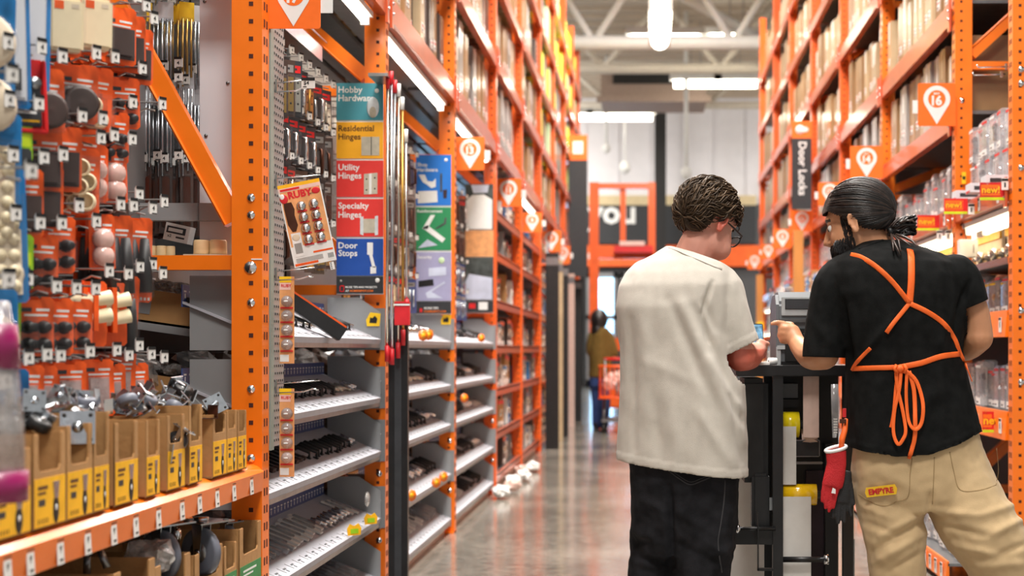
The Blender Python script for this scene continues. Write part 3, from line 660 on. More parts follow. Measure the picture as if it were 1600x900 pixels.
# panels inside the near frame
m = MB(); a = P(312, 0, 4.93); b_ = P(366, 0, 4.93); m.box((a.x, 4.93, 1.52), (b_.x, 4.95, 3.5), 'white_panel')
for px, py in ((320, 2), (322, 212), (356, 130)): q = P(px, py, 4.93); m.cyl(q, q-Vector((0, .004, 0)), .006, 'grey_steel', 8)
m.obj('side_panel', label='tall white sheet panel beside the near left upright', cat='panel')
a = P(222, 345, 4.9); b_ = P(364, 318, 4.9); m = MB(); m.box((a.x, 4.88, a.z), (b_.x, 4.925, b_.z), 'grey_panel'); m.box((P(310, 0, 4.88).x, 4.876, a.z), (P(311, 0, 4.88).x, 4.88, b_.z), 'grey_steel')
m.obj('steel_rail', label='grey steel rail crossing behind the orange diagonal brace', cat='rail')
m = MB(); m.box((P(205, 0, 4.86).x, 4.88, 1.49), (P(362, 0, 4.86).x, 5.28, 1.505), 'grey_panel'); m.obj('inner_shelf', label='grey inner shelf carrying wooden rounds behind the cross brace', cat='shelf')
m = MB(); m.box((P(290, 0, 4.85).x, 4.825, 1.506), (P(362, 0, 4.85).x, 4.92, 1.516), 'beige'); m.obj('cardboard_tray', label='thin white tray under two wooden rounds beside the near upright', cat='tray')
for i, (px, r) in enumerate([(231, .019), (248, .018), (262, .015), (315, .026), (341, .028)]):
    a = P(px, 396 if i < 3 else 391, 4.92); m = MB(); zb = 1.506 if i < 3 else 1.5165
    X = T(a.x*(1 if i < 3 else 4.868/4.92), 4.95 if i < 3 else 4.868, zb); m.lathe([(r, 0), (r*1.02, .006), (r, .035+r*.35), (r*.9, .04+r*.35), (.001, .04+r*.35)], 'wood', 18, X)
    m.obj('wooden_round', label='pale wooden round, %s from the left behind the cross brace' % ORD[i], cat='wooden round')
a = P(276, 362, 5.05); a = P(276, 364, 4.98); e = empty('small_box', a, 'white and grey printed bracket box tilted above the wooden rounds', 'box')
m = MB(); X = Ry(12); m.cbox((0, .03, 0), (.085, .06, .06), 'white', X); m.obj('box', e)
m = MB(); m.box((-.036, -.0006, -.004), (.03, 0, .02), 'charcoal', X @ T(0, -.0004, 0)); m.box((-.03, -.0014, .002), (.02, -.001, .014), 'white', X); m.text('x2', .014, 'charcoal', X @ T(-.03, -.0014, -.018) @ FC, .02); m.box((0, -.0014, -.018), (.03, -.001, -.012), 'charcoal', X); m.obj('print', e)
# tilted cardboard trays beyond the frame
for i, (x0, x1, y0, y1, lab) in enumerate([(218, 308, 447, 508, 'upper tilted cardboard tray seen through the near frame'), (218, 308, 583, 636, 'lower tilted cardboard tray of bagged parts seen through the near frame')]):
    c0 = P((x0+x1)/2, (y0+y1)/2, 5.0); e = empty('cardboard_tray', c0, lab, 'tray'); X = Ry(8)
    m = MB(); w_, h_ = .11, .065
    m.box((-w_, 0, -h_), (w_, .004, h_*.7), 'cardboard', X); m.box((-w_, .4, -h_), (w_, .404, h_), 'cardboard', X); m.box((-w_, 0, -h_), (-w_+.004, .404, h_), 'cardboard', X); m.box((w_-.004, 0, -h_), (w_, .404, h_), 'cardboard', X); m.box((-w_, 0, -h_), (w_, .404, -h_+.004), 'cardboard_in', X)
    m.obj('box', e); m = MB(); m.box((-w_, -.002, -h_*.6), (-w_+.05, 0, h_*.4), 'grey_panel', X); m.obj('label', e)
    m = MB(); m.box((-w_-.03, -.01, -h_-.03), (w_+.02, .42, -h_-.004), 'grey_panel', X); m.obj('inner_shelf', label='grey sloping shelf under the %s cardboard tray' % ('upper' if i == 0 else 'lower'), cat='shelf').location = c0
def crumple(name, c, r, mat, lab, cat='bag', grp=None, seed=0, n=14):
    m = MB(); m.ball((0, 0, 0), r, mat, n=n, m=9); vs = []
    for q in m.v:
        d = noise.noise(Vector(q)*28+Vector((seed*7.1, 0, 0)))*.45+noise.noise(Vector(q)*60+Vector((seed*3.3, 5, 0)))*.25; vs.append((q[0]*(1+d), q[1]*(1+d), max(q[2]*(1+d), -r[2]*.8)))
    m.v = vs; m.sm = [False]*len(m.f); o = m.obj(name, label=lab, cat=cat, group=grp); o.location = c; return o
for i in range(4): crumple('parts_bag', P(235+i*18, 570+i*4, 5.05+.06*(i % 2)), (.035, .05, .022), 'bag', 'crumpled clear bag of parts lying on the lower cardboard tray', grp='bags on the lower cardboard tray', seed=i)
for i in range(3): crumple('parts_bag', P(250+i*20, 446+i*3, 5.15), (.04, .05, .02), 'bag', 'crumpled clear bag lying on the upper cardboard tray', grp='bags on the upper cardboard tray', seed=i+9)
# ---------------------------------------------------------------- caster shelf
def shelf_beam(Y0, Y1, z0, z1, tags, lab):
    e = empty('shelf_beam', (LX, Y0, z0), lab, 'shelf beam')
    m = MB(); X4 = Matrix(((1, 0, 0, 0), (0, 0, 1, 0), (0, 1, 0, 0), (0, 0, 0, 1))); h = z1-z0
    m.poly([(0, 0), (.006, h*.72), (-.012, h*.92), (-.03, h), (-.05, h), (-.05, 0)], Y1-Y0, 'orange', X4); m.obj('beam', e)
    for y, s in tags:
        t = MB(); X = T(.0045, y-Y0, h*.38) @ Ry(-3)
        t.cbox((0, 0, 0), (.002, .034*s, .062), 'paper', X); t.cbox((.0015, 0, .025), (.001, .034*s, .011), 'black', X); t.cbox((.0015, .002, -.021), (.001, .016, .004), 'black', X)
        t.text('9', .022, 'black', X @ T(.0014, -.006, -.006) @ FL, .02); t.text('c', .01, 'black', X @ T(.0014, .006, .004) @ FL, .02); t.obj('price_tag', e)
    return e
def ypx(px, x=LX): return 2260*x/(px-1015)
shelf_beam(2.2, 4.74, .735, .822, [(ypx(q), 1) for q in (8, 44, 91, 134, 175, 209.5, 245, 282, 309.5, 337, 363.5, 391)], 'orange shelf beam with a row of price tags under the caster boxes')
m = MB(); m.box((LX-.6, 2.2, .79), (LX-.05, 4.72, .8), 'grey_steel'); m.obj('shelf_deck', label='steel deck of the caster shelf, near left bay', cat='shelf')
m = MB(); m.box((LX-.6, 2.2, .40), (LX-.02, 4.72, .415), 'grey_steel'); m.obj('shelf_deck', label='steel deck low down under the green labelled boxes', cat='shelf')
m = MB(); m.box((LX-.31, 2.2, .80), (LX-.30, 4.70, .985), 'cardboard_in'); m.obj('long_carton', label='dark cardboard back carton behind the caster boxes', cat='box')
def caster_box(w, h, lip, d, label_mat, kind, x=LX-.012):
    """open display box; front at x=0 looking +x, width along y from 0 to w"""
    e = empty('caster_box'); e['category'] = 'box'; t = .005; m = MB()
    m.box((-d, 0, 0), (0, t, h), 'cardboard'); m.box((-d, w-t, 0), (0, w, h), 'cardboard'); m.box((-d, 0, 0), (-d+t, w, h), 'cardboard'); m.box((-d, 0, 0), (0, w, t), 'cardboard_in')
    wg = w*.2; m.poly([(0, 0), (w, 0), (w, h), (w-wg*.8, h), (w-wg*.8, lip+.01), (w-wg, lip), (wg, lip), (wg*.8, lip+.01), (wg*.8, h), (0, h)], t, 'cardboard', T(-t+.001, 0, 0) @ FL)
    m.obj('box', e, bevel=.0015)
    m = MB(); lh = min(.105, lip*.96); m.box((.001, .004, .004), (.002, w-.004, lh), label_mat)
    if kind == 'y':
        m.box((.002, w*.12, lh*.78), (.0024, w*.42, lh*.85), 'brown_text'); m.box((.002, w*.12, lh*.68), (.0024, w*.36, lh*.73), 'brown_text'); m.box((.002, w*.14, lh*.45), (.0024, w*.34, lh*.58), 'charcoal')
        for k in range(5): m.box((.002, w*(.12+.07*k), lh*.1), (.0024, w*(.145+.07*k), lh*.2), 'brown_text')
        m.ball((.002, w*.68, lh*.33), (.001, w*.1, lh*.3), 'black', n=12, m=8); m.ball((.0028, w*.68, lh*.36), (.001, w*.035, lh*.07), 'white', n=8, m=6); m.poly([(w*.62, lh*.55), (w*.74, lh*.55), (w*.78, lh*.9), (w*.58, lh*.9)], .0012, 'zinc', T(.002, 0, 0) @ FL)
    else:
        for k in range(4): m.box((.002, w*(.2+.05*k), lh*(.12)), (.0024, w*(.23+.05*k), lh*.3), 'white')
        m.box((.002, w*.15, lh*.8), (.0024, w*.75, lh*.86), 'white'); m.box((.002, w*.15, lh*.68), (.0024, w*.6, lh*.73), 'white'); m.box((.002, w*.15, lh*.5), (.0024, w*.5, lh*.55), 'white')
    m.obj('label', e); return e
bx = [(-14, 50, .175, .1, .82), (53, 104, .2, .12, .82), (105, 146, .208, .122, .82), (147, 172, .21, .13, .82), (180, 217, .18, .11, .82), (229, 251, .175, .105, .82), (262, 290, .18, .125, .82), (296, 317, .2, .12, .82), (333, 355, .185, .13, .822), (355, 371, .19, .135, .822), (372, 386, .185, .12, .822)]
bord = ['at the left edge', 'with the tall cutout at far left', 'third from the left', 'fourth from the left', 'with a grey wheel inside, fifth from the left', 'sixth from the left', 'seventh from the left', 'eighth from the left', 'third from the upright', 'second from the upright', 'touching the orange upright']
for i, (x0, x1, h, lip, z) in enumerate(bx):
    y0, y1 = ypx(x0, LX-.004), ypx(x1, LX-.004)
    if i in (3, 4, 5, 6, 7): h += .02
    e = caster_box(y1-y0-.003, h, lip, .27, 'yellow', 'y'); e.location = (LX-.006, y0, .822-.02 if False else .8225); tag(e, 'cardboard caster box, yellow label, %s' % bord[i])
for i, (y0, h, x) in enumerate([(4.2, .2, -.24), (4.45, .26, -.2)]):
    e = caster_box(.2, h, h-.01, .02, 'cardboard', 'n'); e.location = (LX-.31+x*0-.02, y0, .8015); tag(e, 'plain cardboard box behind the front row, %s the upright' % ('beside' if i else 'second from'))
def caster(wmat, r, lab, loc, rot, grp=None):
    e = empty('caster', loc, lab, 'caster', grp); e.rotation_euler = tuple(R(a) for a in rot)
    m = MB(); m.tube([(-.012, 0, 0), (-.009, 0, 0), (.009, 0, 0), (.012, 0, 0)], [r*.86, r, r, r*.86], wmat, 24); m.tube([(-.013, 0, 0), (.013, 0, 0)], r*.45, 'grey_steel', 14); m.tube([(-.018, 0, 0), (.018, 0, 0)], r*.14, 'chrome', 8); m.obj('wheel', e)
    for s in (-1, 1):
        m = MB(); m.poly([(-r*.3, r*1.25), (r*.3, r*1.25), (r*.16, -r*.2), (-r*.16, -r*.2)], .0025, 'zinc', T(s*.017, 0, 0) @ FL); m.obj('fork', e)
    m = MB(); m.cbox((0, 0, r*1.27), (r*1.9, r*1.9, .004), 'zinc'); m.cyl((0, 0, r*1.27), (0, 0, r*1.45), r*.32, 'zinc', 14)
    for a in (-1, 1):
        for b in (-1, 1): m.cyl((a*r*.7, b*r*.7, r*1.27), (a*r*.7, b*r*.7, r*1.27+.0045), r*.12, 'dark_hole', 8)
    m.obj('plate', e); return e
def plate(lab, loc, rot, L_=.1, w=.03, mat='zinc', grp=None, name='bracket'):
    m = MB(); m.box((-L_/2, -w/2, 0), (L_/2, w/2, .003), mat); m.box((L_/2-.003, -w/2, 0), (L_/2, w/2, .04), mat)
    for q in (-.3, 0, .25): m.cyl((L_*q, 0, .003), (L_*q, 0, .0036), .005, 'dark_hole', 8)
    o = m.obj(name, label=lab, cat='bracket', group=grp); o.location = loc; o.rotation_euler = tuple(R(a) for a in rot); return o
heap = 'zinc fittings heaped on the caster boxes'
hp = random.Random(3)
for i in range(90):
    y = hp.uniform(3.0, 4.35); x = LX-hp.uniform(.05, .26); z = 1.022+hp.uniform(0, .05)
    if i % 5 == 0: caster('rubber' if i % 2 else 'wheel_grey', .026, 'small caster lying among the zinc fittings on the boxes', (x, y, z+.01), (hp.uniform(0, 360), hp.uniform(40, 140), hp.uniform(0, 360)), 'small casters heaped on the boxes')
    else: plate('bent zinc bracket lying in the heap on the caster boxes', (x, y, z), (hp.uniform(-40, 40), hp.uniform(-50, 50), hp.uniform(0, 360)), hp.uniform(.05, .09), hp.uniform(.012, .026), 'zinc' if i % 3 else 'chrome', heap)
for i in range(8): crumple('parts_bag', (LX-.12-hp.uniform(0, .12), 3.4+i*.11, 1.035), (.045, .045, .02), 'bag', 'crinkled clear bag lying on the zinc fittings of the caster boxes', grp='bags on the caster heap', seed=20+i)
plate('long bright zinc strap leaning up in the middle of the heap', P(283, 622, 4.1), (0, -62, 40), .09, .008, 'zinc')
plate('thin bronze plate lying on the heap beside the upright', P(305, 655, 4.2), (0, 0, 50), .12, .05, 'bronze')
caster('rubber', .033, 'black caster standing up on the heap, left of the bronze plate', P(247, 650, 4.05), (0, 20, 30))
caster('wheel_grey', .04, 'grey caster lying on the third caster box', P(122, 672, 3.35), (80, 0, 20))
caster('rubber', .028, 'black caster inside the cutout of the seventh caster box', P(277, 688, 3.97), (30, 10, 90))
caster('rubber', .03, 'dark caster looped near the orange upright', P(333, 636, 4.35), (60, 60, 0))
plate('zinc plate poking out of the sixth caster box', P(240, 706, 3.83), (90, 10, 60), .06, .05)
# lower shelf: green labelled boxes and wheels
for i, (x0, x1, h, top, lab) in enumerate([(100, 175, .13, 905, 'at the lower left edge'), (180, 245, .15, 870, 'left of the clear topped wheel'), (244, 300, .16, 862, 'with the clear topped wheel'), (306, 350, .2, 848, 'with the dark cutout'), (352, 372, .2, 845, 'narrow, beside the post'), (374, 408, .22, 812, 'standing right against the post, green print facing out')]):
    y0, y1 = ypx(x0, LX), ypx(x1, LX); ztop = 1.2-(top-545)*y1/2260
    e = caster_box(y1-y0-.004, ztop-.4155, (ztop-.4155)*.62, .3, 'label_green', 'g'); e.location = (LX-.004 if i < 5 else LX+.0, y0, .4155); tag(e, 'lower box with green label, '+lab)
for i, (px, py, Y, r, mat, lab) in enumerate([(357, 862, 4.22, .07, 'wheel_grey', 'large grey wheel standing in the lower box beside the post'), (296, 868, 3.98, .07, 'wheel_grey', 'large grey blue wheel under crinkled plastic in a lower box'),
        (309, 836, 4.3, .035, 'chrome', 'chrome ringed small wheel behind the lower boxes'), (274, 838, 4.2, .022, 'pink', 'small pink hubbed wheel far back in lower row'), (393, 840, 4.6, .04, 'wheel_grey', 'grey wheel poking from the box against the post')]):
    caster(mat, r, lab, P(px, py, Y)+Vector((-.08, 0, 0)), (0, 0, 62))
crumple('parts_bag', P(268, 872, 3.85)+Vector((-.06, 0, 0)), (.06, .07, .045), 'bag', 'crinkled clear bag over the lower grey blue wheel', seed=55)
e = empty('metal_bracket', P(186, 868, 3.6)+Vector((-.08, 0, 0)), 'dull grey hook shaped bracket in the shadow of the lower shelf', 'bracket')
m = MB(); m.tube([(0, 0, -.05), (0, 0, 0), (.03, 0, .02), (.05, 0, -.03)], .01, 'grey_steel', 8); m.obj('arm', e)
# ================================================================ LEFT BAYS PAST THE UPRIGHT
# side strip of pegboard just past the near upright
a0, a1 = 4.83, 4.99
m = MB(); m.box((LX-.012, 4.835, .86), (LX+.004, 4.875, 2.59), 'sage'); m.obj('corner_strip', label='pale sage metal edge strip just past the near left upright', cat='strip')
m = MB(); m.box((LX-.01, 4.876, .87), (LX+.0, 5.02, 2.56), 'grey_panel')
for k in range(66):
    for j in range(5): m.cbox((LX+.0008, 4.893+j*.027+(.0135 if k % 2 else 0), .89+k*.0252), (.0016, .008, .008), 'dark_hole')
m.obj('perforated_strip', label='narrow perforated steel strip beside the ruby card, holes in rows', cat='panel')
def prong(c, lab, L_=.15, tagged=None):
    e = empty('peg_hook', c, lab, 'hook')
    m = MB(); m.cbox((.004, 0, -.01), (.006, .012, .045), 'wire')
    m.tube([(0, 0, 0), (L_*.95, 0, .012)], .0022, 'chrome', 6); m.tube([(0, 0, -.03), (L_*.6, 0, -.026), (L_*.8, 0, -.016), (L_*.92, 0, -.02)], .0026, 'chrome', 6); m.obj('hook_wire', e)
    if tagged:
        t = MB(); t.cbox((L_*.95+.003, -.004, .0), (.046, .002, .036), 'paper'); t.cbox((L_*.95+.003, -.0056, .013), (.046, .001, .01), 'black'); t.text('$4', .018, 'black', T(L_*.95-.012, -.0056, -.006) @ FC, .02)
        t.cbox((L_*.95-.008, -.0056, -.013), (.012, .001, .003), 'black'); t.obj('price_tag', e)
    return e
Yh = 4.9
for (x, y, lab, tg, ll) in [(426, 130, 'chrome hook with white price tag above the ruby card', True, .115), (426, 279, 'chrome hook carrying the ruby card', None, .16), (428, 424, 'chrome hook just under the ruby card', None, .14), (434, 600, 'bare double chrome hook sticking out over the dark shelf', None, .16)]:
    q = P(x, y, Yh); prong((LX+.002, Yh, q.z), lab, ll, tg)
# ruby card
e = empty('ruby_card', (LX+.085, 4.885, P(0, 290, 4.885).z), 'tall tilted display card of clear lens packs headed RUBY beside the near upright', 'package')
e.rotation_euler = (0, R(-12), R(6)); w_, h_ = .142, .27
m = MB(); m.box((-w_/2, 0, -h_), (w_/2, .002, .012), 'white'); m.obj('card', e)
m = MB(); B = lambda x0, z0, x1, z1, mt, y=-.0006: m.box((x0, y, z0), (x1, 0, z1), mt)
B(-w_/2+.004, -.2, w_/2-.004, -.012, 'tan_sign'); B(-w_/2, 0, w_/2, .012, 'yellow'); B(-w_/2, -.013, w_/2, 0, 'pink')
B(-w_/2+.004, -.266, w_/2-.06, -.258, 'card_orange'); B(w_/2-.07, -.232, w_/2-.004, -.226, 'card_orange')
m.box((-w_/2+.006, -.0012, -.01), (.0, -.0006, -.003), 'card_red'); m.text('RUBY', .032, 'ruby_red', T(-.042, -.0012, -.038) @ FC, .05)
m.text('lenses', .012, 'charcoal', T(.028, -.0012, -.036) @ FC, .0)
m.ball((.052, -.001, -.026), (.014, .001, .011), 'ruby_red'); m.ball((-.058, -.001, -.036), (.014, .001, .016), 'ruby_red'); m.ball((-.062, -.0014, -.028), (.008, .001, .01), 'white')
m.poly([(-.062, -.05), (-.036, -.05), (-.03, -.075), (-.034, -.095), (-.03, -.13), (-.04, -.15), (-.052, -.15), (-.062, -.125), (-.064, -.07)], .0012, 'bronze', T(0, -.0001, 0) @ FC)
B(-.06, -.235, -.028, -.155, 'white', -.0009); m.ball((-.045, -.001, -.17), (.013, .0008, .012), 'beige'); B(-.056, -.225, -.032, -.19, 'carton_grey', -.0012)
for k in range(4): B(-.06, -.243-.004*k, .03, -.2415-.004*k, 'carton_grey', -.0009)
B(.045, -.262, .066, -.238, 'white'); 
for k in range(5): B(.047+.004*k, -.258, .049+.004*k, -.242, 'black', -.001)
m.obj('print', e)
for r_ in range(4):
    for c_ in range(2):
        x = -.006+c_*.042; z = -.075-r_*.038
        m = MB(); m.lathe([(.0165, 0), (.0165, .004), (.012, .012), (.002, .013)], 'zinc', 14, T(x, 0, z+.006) @ Rx(90)); m.ball((x, -.014, z+.006), (.003, .001, .008), 'white'); m.obj('lens_blister', e)
        m = MB(); m.box((x-.016, -.003, z-.014), (x+.016, 0, z-.009), 'ruby_red'); m.obj('red_tab', e)
m = MB(); m.box((.045, -.001, -.3), (.06, 0, -.274), 'white'); 
for k in range(4): m.box((.048, -.0015, -.297+.006*k), (.052, 0, -.294+.006*k), 'black')
m.obj('hang_tag', e)
def lens_strip(y0, y1, n, lab):
    q0 = P(447, y0, 4.9); q1 = P(447, y1, 4.9); e = empty('lens_strip', (LX+.028+.01, 4.9, q0.z), lab, 'package'); H = q0.z-q1.z
    m = MB(); m.box((-.022, 0, -H), (.028, .0015, 0), 'tan_sign'); m.box((-.0225, -.0005, -.02), (.018, 0, 0), 'card_yellow'); m.box((-.022, -.0005, -.045), (.016, 0, -.022), 'pink'); m.box((-.02, -.001, -H+.006), (.01, 0, -H+.03), 'white')
    m.text('RUBY', .014, 'ruby_red', T(-.016, -.001, -.036) @ FC, .03); m.obj('card', e)
    for k in range(n):
        z = -.06-(H-.1)*(k+.5)/n
        t = MB(); t.lathe([(.02, 0), (.02, .006), (.014, .018), (.002, .019)], 'clear_pack', 14, T(.004, 0, z) @ Rx(90)); t.ball((.004, -.02, z), (.008, .001, .003), 'white'); t.obj('lens_blister', e)
        t = MB(); t.box((-.018, -.004, z-(H-.1)/n*.5), (.024, 0, z-(H-.1)/n*.5+.005), 'ruby_red'); t.obj('red_tab', e)
lens_strip(432, 568, 4, 'narrow hanging card of four clear lens packs under the ruby card')
lens_strip(607, 745, 4, 'lower narrow hanging card of clear lens packs with red tabs')
# ---- hinge packs on hooks in the bays
def hinge_pack(body, back, w=.075, h=.17, kind='hinge'):
    e = empty('hinge_package'); e['category'] = 'package'
    m = MB(); m.box((-.0006, -w/2, -h), (.0006, w/2, .012), back); m.obj('card', e)
    m = MB()
    if kind == 'hinge':
        m.box((.001, -w*.38, -h*.9), (.006, -.004, -h*.25), body); m.box((.001, .004, -h*.9), (.006, w*.38, -h*.25), body); m.cyl((.006, 0, -h*.92), (.006, 0, -h*.22), .005, body, 8)
        for s in (-1, 1):
            for k in range(3): m.cyl((.006, s*w*.22, -h*(.35+.2*k)), (.0066, s*w*.22, -h*(.35+.2*k)), .004, 'dark_hole', 8)
        m.obj('hinge', e)
    elif kind == 'handle':
        m.tube([(.002, 0, -h*.9), (.026, 0, -h*.85), (.028, 0, -h*.35), (.002, 0, -h*.28)], .007, body, 8); m.obj('handle', e)
    else:
        m.cyl((.008, -.012, -h*.9), (.008, -.012, -h*.25), .006, body, 8); m.cyl((.008, .012, -h*.8), (.008, .012, -h*.25), .006, body, 8); m.obj('bolt_pair', e)
    m = MB(); m.box((.0007, -w*.48, -h*.97), (.02, w*.48, -h*.2), 'clear'); m.obj('blister', e, bevel=.006)
    m = MB(); m.box((.0007, -w*.4, -h*.16), (.0012, w*.4, -h*.02), 'carton_grey' if back != 'charcoal' else 'card_red'); m.box((.0012, -w*.3, -h*.11), (.0016, w*.2, -h*.07), 'charcoal'); m.obj('print', e)
    return e
HP = [Proto(hinge_pack('brass', 'carton_dark')), Proto(hinge_pack('bronze', 'carton_dark')), Proto(hinge_pack('nickel', 'charcoal')), Proto(hinge_pack('zinc', 'blue_header', kind='bolt')), Proto(hinge_pack('bronze', 'carton_dark', kind='handle')), Proto(hinge_pack('chrome', 'charcoal', kind='handle'))]
HN = ['gold hinge pack', 'bronze hinge pack', 'nickel hinge pack', 'zinc bolt pack', 'bronze handle pack', 'chrome handle pack']

def peg_rows(b, ys, zs, deep, hk=True):
    m = MB(); m.box((LX-.5, LP[b]+.1, 1.40), (LX-.48, LP[b+1]-.02, 2.66), 'grey_panel'); m.obj('pegboard', label='grey pegboard behind the hinge packs of the %s left bay' % BAYN[b], cat='pegboard')
    for r, z in enumerate(zs):
        c = rnd.randint(0, 5)
        for j, y in enumerate(ys):
            if rnd.random() < .4: c = rnd.randint(0, 5)
            if hk:
                HKS.put((LX-.19, y, z+.043), (0, 0, 0), 'peg hook over packs in %s left bay, %s row from top' % (BAYN[b], ORD[r]), 'hooks in the %s left bay, %s row' % (BAYN[b], ORD[r]), cat='hook')
            for k in range(deep):
                HP[c].put((LX-.23-.035*k, y, z), (rnd.uniform(-3, 3), rnd.uniform(-3, 3), -rnd.uniform(10, 45)), '%s on a hook of the %s left bay, %s row from top' % (HN[c], BAYN[b], ORD[r]), '%ss, %s left bay, row %d' % (HN[c], BAYN[b], r), (1.2, 1.2, rnd.uniform(1.0, 1.25)), 'package')
peg_rows(0, [5.12+k*.155 for k in range(11)], [2.38, 2.16, 1.95, 1.74], 2)
peg_rows(1, [7.15+k*.24 for k in range(9)], [2.38, 2.12, 1.86, 1.62], 1)
peg_rows(2, [9.65+k*.32 for k in range(7)], [2.38, 2.12, 1.86, 1.62], 1)
# brown/orange tall packs near the board, top of bay
for i, (px, py) in enumerate([(438, 102), (446, 98), (454, 97)]):
    q = P(px, py, 5.1); HP[[0, 0, 2][i]].put((q.x, 5.08+.03*i, q.z), (0, 0, -50), 'tall gold pack beside the perforated strip, %s' % ORD[i], scale=(1, .9, 1.1), cat='package')
# orange cross rails and price channel at the top of the hinge bay
m = MB(); m.tube([(LX-.27, 5.05, 2.66), (LX-.27, 6.9, 2.66)], .004, 'lilac_rail', 6); m.box((LX-.285, 5.05, 2.56), (LX-.28, 6.85, 2.63), 'lilac_rail'); m.obj('price_channel', label='translucent lilac price channel over the hinge hooks', cat='rail')
# ---- sloped tray shelves
TZ = [1.245, .965, .71, .39, .10]
SL = .11
def tray(b, k, Y0, Y1, z):
    """white sloped tray; lip at the aisle"""
    y0, y1 = Y0+.09, Y1-.02; e = empty('tray_shelf', (LX-.02, y0, z), '%s sloped white tray shelf of the %s left bay' % (['top', 'second', 'middle', 'fourth', 'bottom'][k], BAYN[b]), 'shelf')
    L_ = y1-y0; m = MB(); D = .27
    m.poly([(0, -.022), (.004, 0), (-.002, .004), (-D, SL+.004), (-D, SL-.004), (-.006, -.004), (-.006, -.022)], L_, 'tray_white', Matrix(((1, 0, 0, 0), (0, 0, 1, 0), (0, 1, 0, 0), (0, 0, 0, 1))))
    m.obj('tray', e)
    m = MB(); m.box((-.012, 0, -.04), (.002, L_, -.022), 'grey_steel'); m.obj('front_edge', e)
    sl = math.degrees(math.atan2(SL, D)); X = T(-.004, 0, .0055) @ Ry(sl)
    m = MB(); n = int(L_/.11)
    for j in range(n):
        y = (j+.5)*L_/n; m.box((-.03, y-.012, 0), (-.022, y+.02, .0006), 'charcoal', X); m.box((-.018, y-.004, 0), (-.004, y+.004, .0006), 'charcoal', X); m.box((-.045, y-.04, 0), (-.006, y-.038, .001), 'carton_grey', X)
    m.obj('price_label_row', e)
    m = MB(); sp = .3 if k in (2, 3) else 0; zb = SL+.005
    m.box((-D-.004, L_*sp, zb-.02), (-D+.0, L_, zb+.055), 'blue_header')
    if sp: m.box((-D-.004, 0, zb-.02), (-D+.0, L_*sp, zb+.05), 'tan_header')
    for j in range(n*2):
        y = (j+.5)*L_/n/2; m.box((-D, y-.012, zb+.03), (-D+.0008, y+.012, zb+.036), 'white'); m.box((-D, y-.004, zb+.01), (-D+.0008, y+.004, zb+.026), 'white')
    m.obj('header_strip', e)
    for (ya, yb) in ((0, .03), (L_-.03, L_)):
        m = MB(); m.poly([(.004, -.05), (.004, .13), (-.1, .2), (-.25, .2), (-.25, -.05)], .002, 'grey_panel', T(0, (ya+yb)/2, 0) @ Rx(90)); m.obj('side_plate', e)
    return e
def item_mb(kind):
    """small hardware piece lying along x (down the slope), toe at x=0"""
    e = empty('cabinet_hardware'); e['category'] = 'cabinet hardware'; m = MB()
    if kind == 0:   # black pull
        m.tube([(-.005, 0, 0), (-.012, 0, .022), (-.09, 0, .022), (-.1, 0, 0)], .006, 'rubber', 8); m.cbox((-.008, 0, .002), (.02, .02, .004), 'rubber'); m.cbox((-.1, 0, .002), (.02, .02, .004), 'rubber'); m.obj('pull_handle', e)
    elif kind == 1: # nickel hinge
        m.cbox((-.05, -.012, .004), (.08, .02, .003), 'nickel'); m.cbox((-.05, .012, .006), (.08, .02, .003), 'nickel'); m.cyl((-.09, 0, .006), (-.01, 0, .006), .005, 'nickel', 8); m.obj('hinge', e)
    elif kind == 2: # clear tube of parts
        m.cyl((-.17, 0, .013), (0, 0, .013), .012, 'clear_grey', 10); m.obj('tube', e); m = MB(); m.cyl((-.178, 0, .013), (-.168, 0, .013), .0128, 'card_red', 10); m.obj('cap', e)
        m = MB(); m.cyl((-.14, 0, .012), (-.02, 0, .012), .006, 'brown_pad', 8); m.obj('parts', e)
    elif kind == 3: # dark flat bar
        m.cbox((-.1, 0, .006), (.19, .032, .012), 'black_sat'); m.obj('bar', e, bevel=.002); m = MB(); m.cbox((-.012, 0, .0065), (.018, .034, .014), 'brown_pad'); m.obj('end_cap', e)
    elif kind == 4: # knob
        m.lathe([(.008, 0), (.006, .01), (.015, .018), (.016, .026), (.002, .03)], 'nickel', 14, T(-.03, 0, 0)); m.obj('knob', e); m = MB(); m.lathe([(.012, 0), (.012, .003), (.002, .003)], 'nickel', 14, T(-.03, 0, 0)); m.obj('rosette', e)
    elif kind == 5: # white strip pack
        m.cbox((-.08, 0, .005), (.15, .034, .008), 'paper'); m.obj('card', e); m = MB(); m.cbox((-.09, 0, .012), (.1, .02, .01), 'clear_grey'); m.obj('blister', e, bevel=.003)
    elif kind == 6: # chrome latch
        m.cbox((-.05, 0, .004), (.09, .03, .004), 'chrome'); m.cyl((-.085, 0, .014), (-.015, 0, .014), .006, 'chrome', 8); m.cbox((-.05, 0, .01), (.02, .028, .016), 'chrome'); m.obj('latch', e)
    return e
IT = [Proto(item_mb(k)) for k in range(7)]
IN = ['black pull handle', 'nickel hinge', 'clear tube of parts', 'dark flat bar', 'nickel knob', 'white strip pack', 'chrome latch']
def stock(b, k, Y0, Y1, z, seq, step, sc=1.0, y_off=.16):
    sl = math.degrees(math.atan2(SL, .27)); y = Y0+y_off; j = 0
    while y < Y1-.14:
        c = seq[min(int((y-Y0)/(Y1-Y0)*len(seq)), len(seq)-1)]
        if c >= 0:
            d = rnd.uniform(.07, .09); IT[c].put((LX-.02-d, y, z+.006+d*SL/.27), (0, sl, rnd.uniform(-7, 7)), '%s lying on the %s tray, %s left bay' % (IN[c], ['top', 'second', 'middle', 'fourth', 'bottom'][k], BAYN[b]), '%ss on tray %d, %s left bay' % (IN[c], k, BAYN[b]), (sc, sc, sc))
        y += step
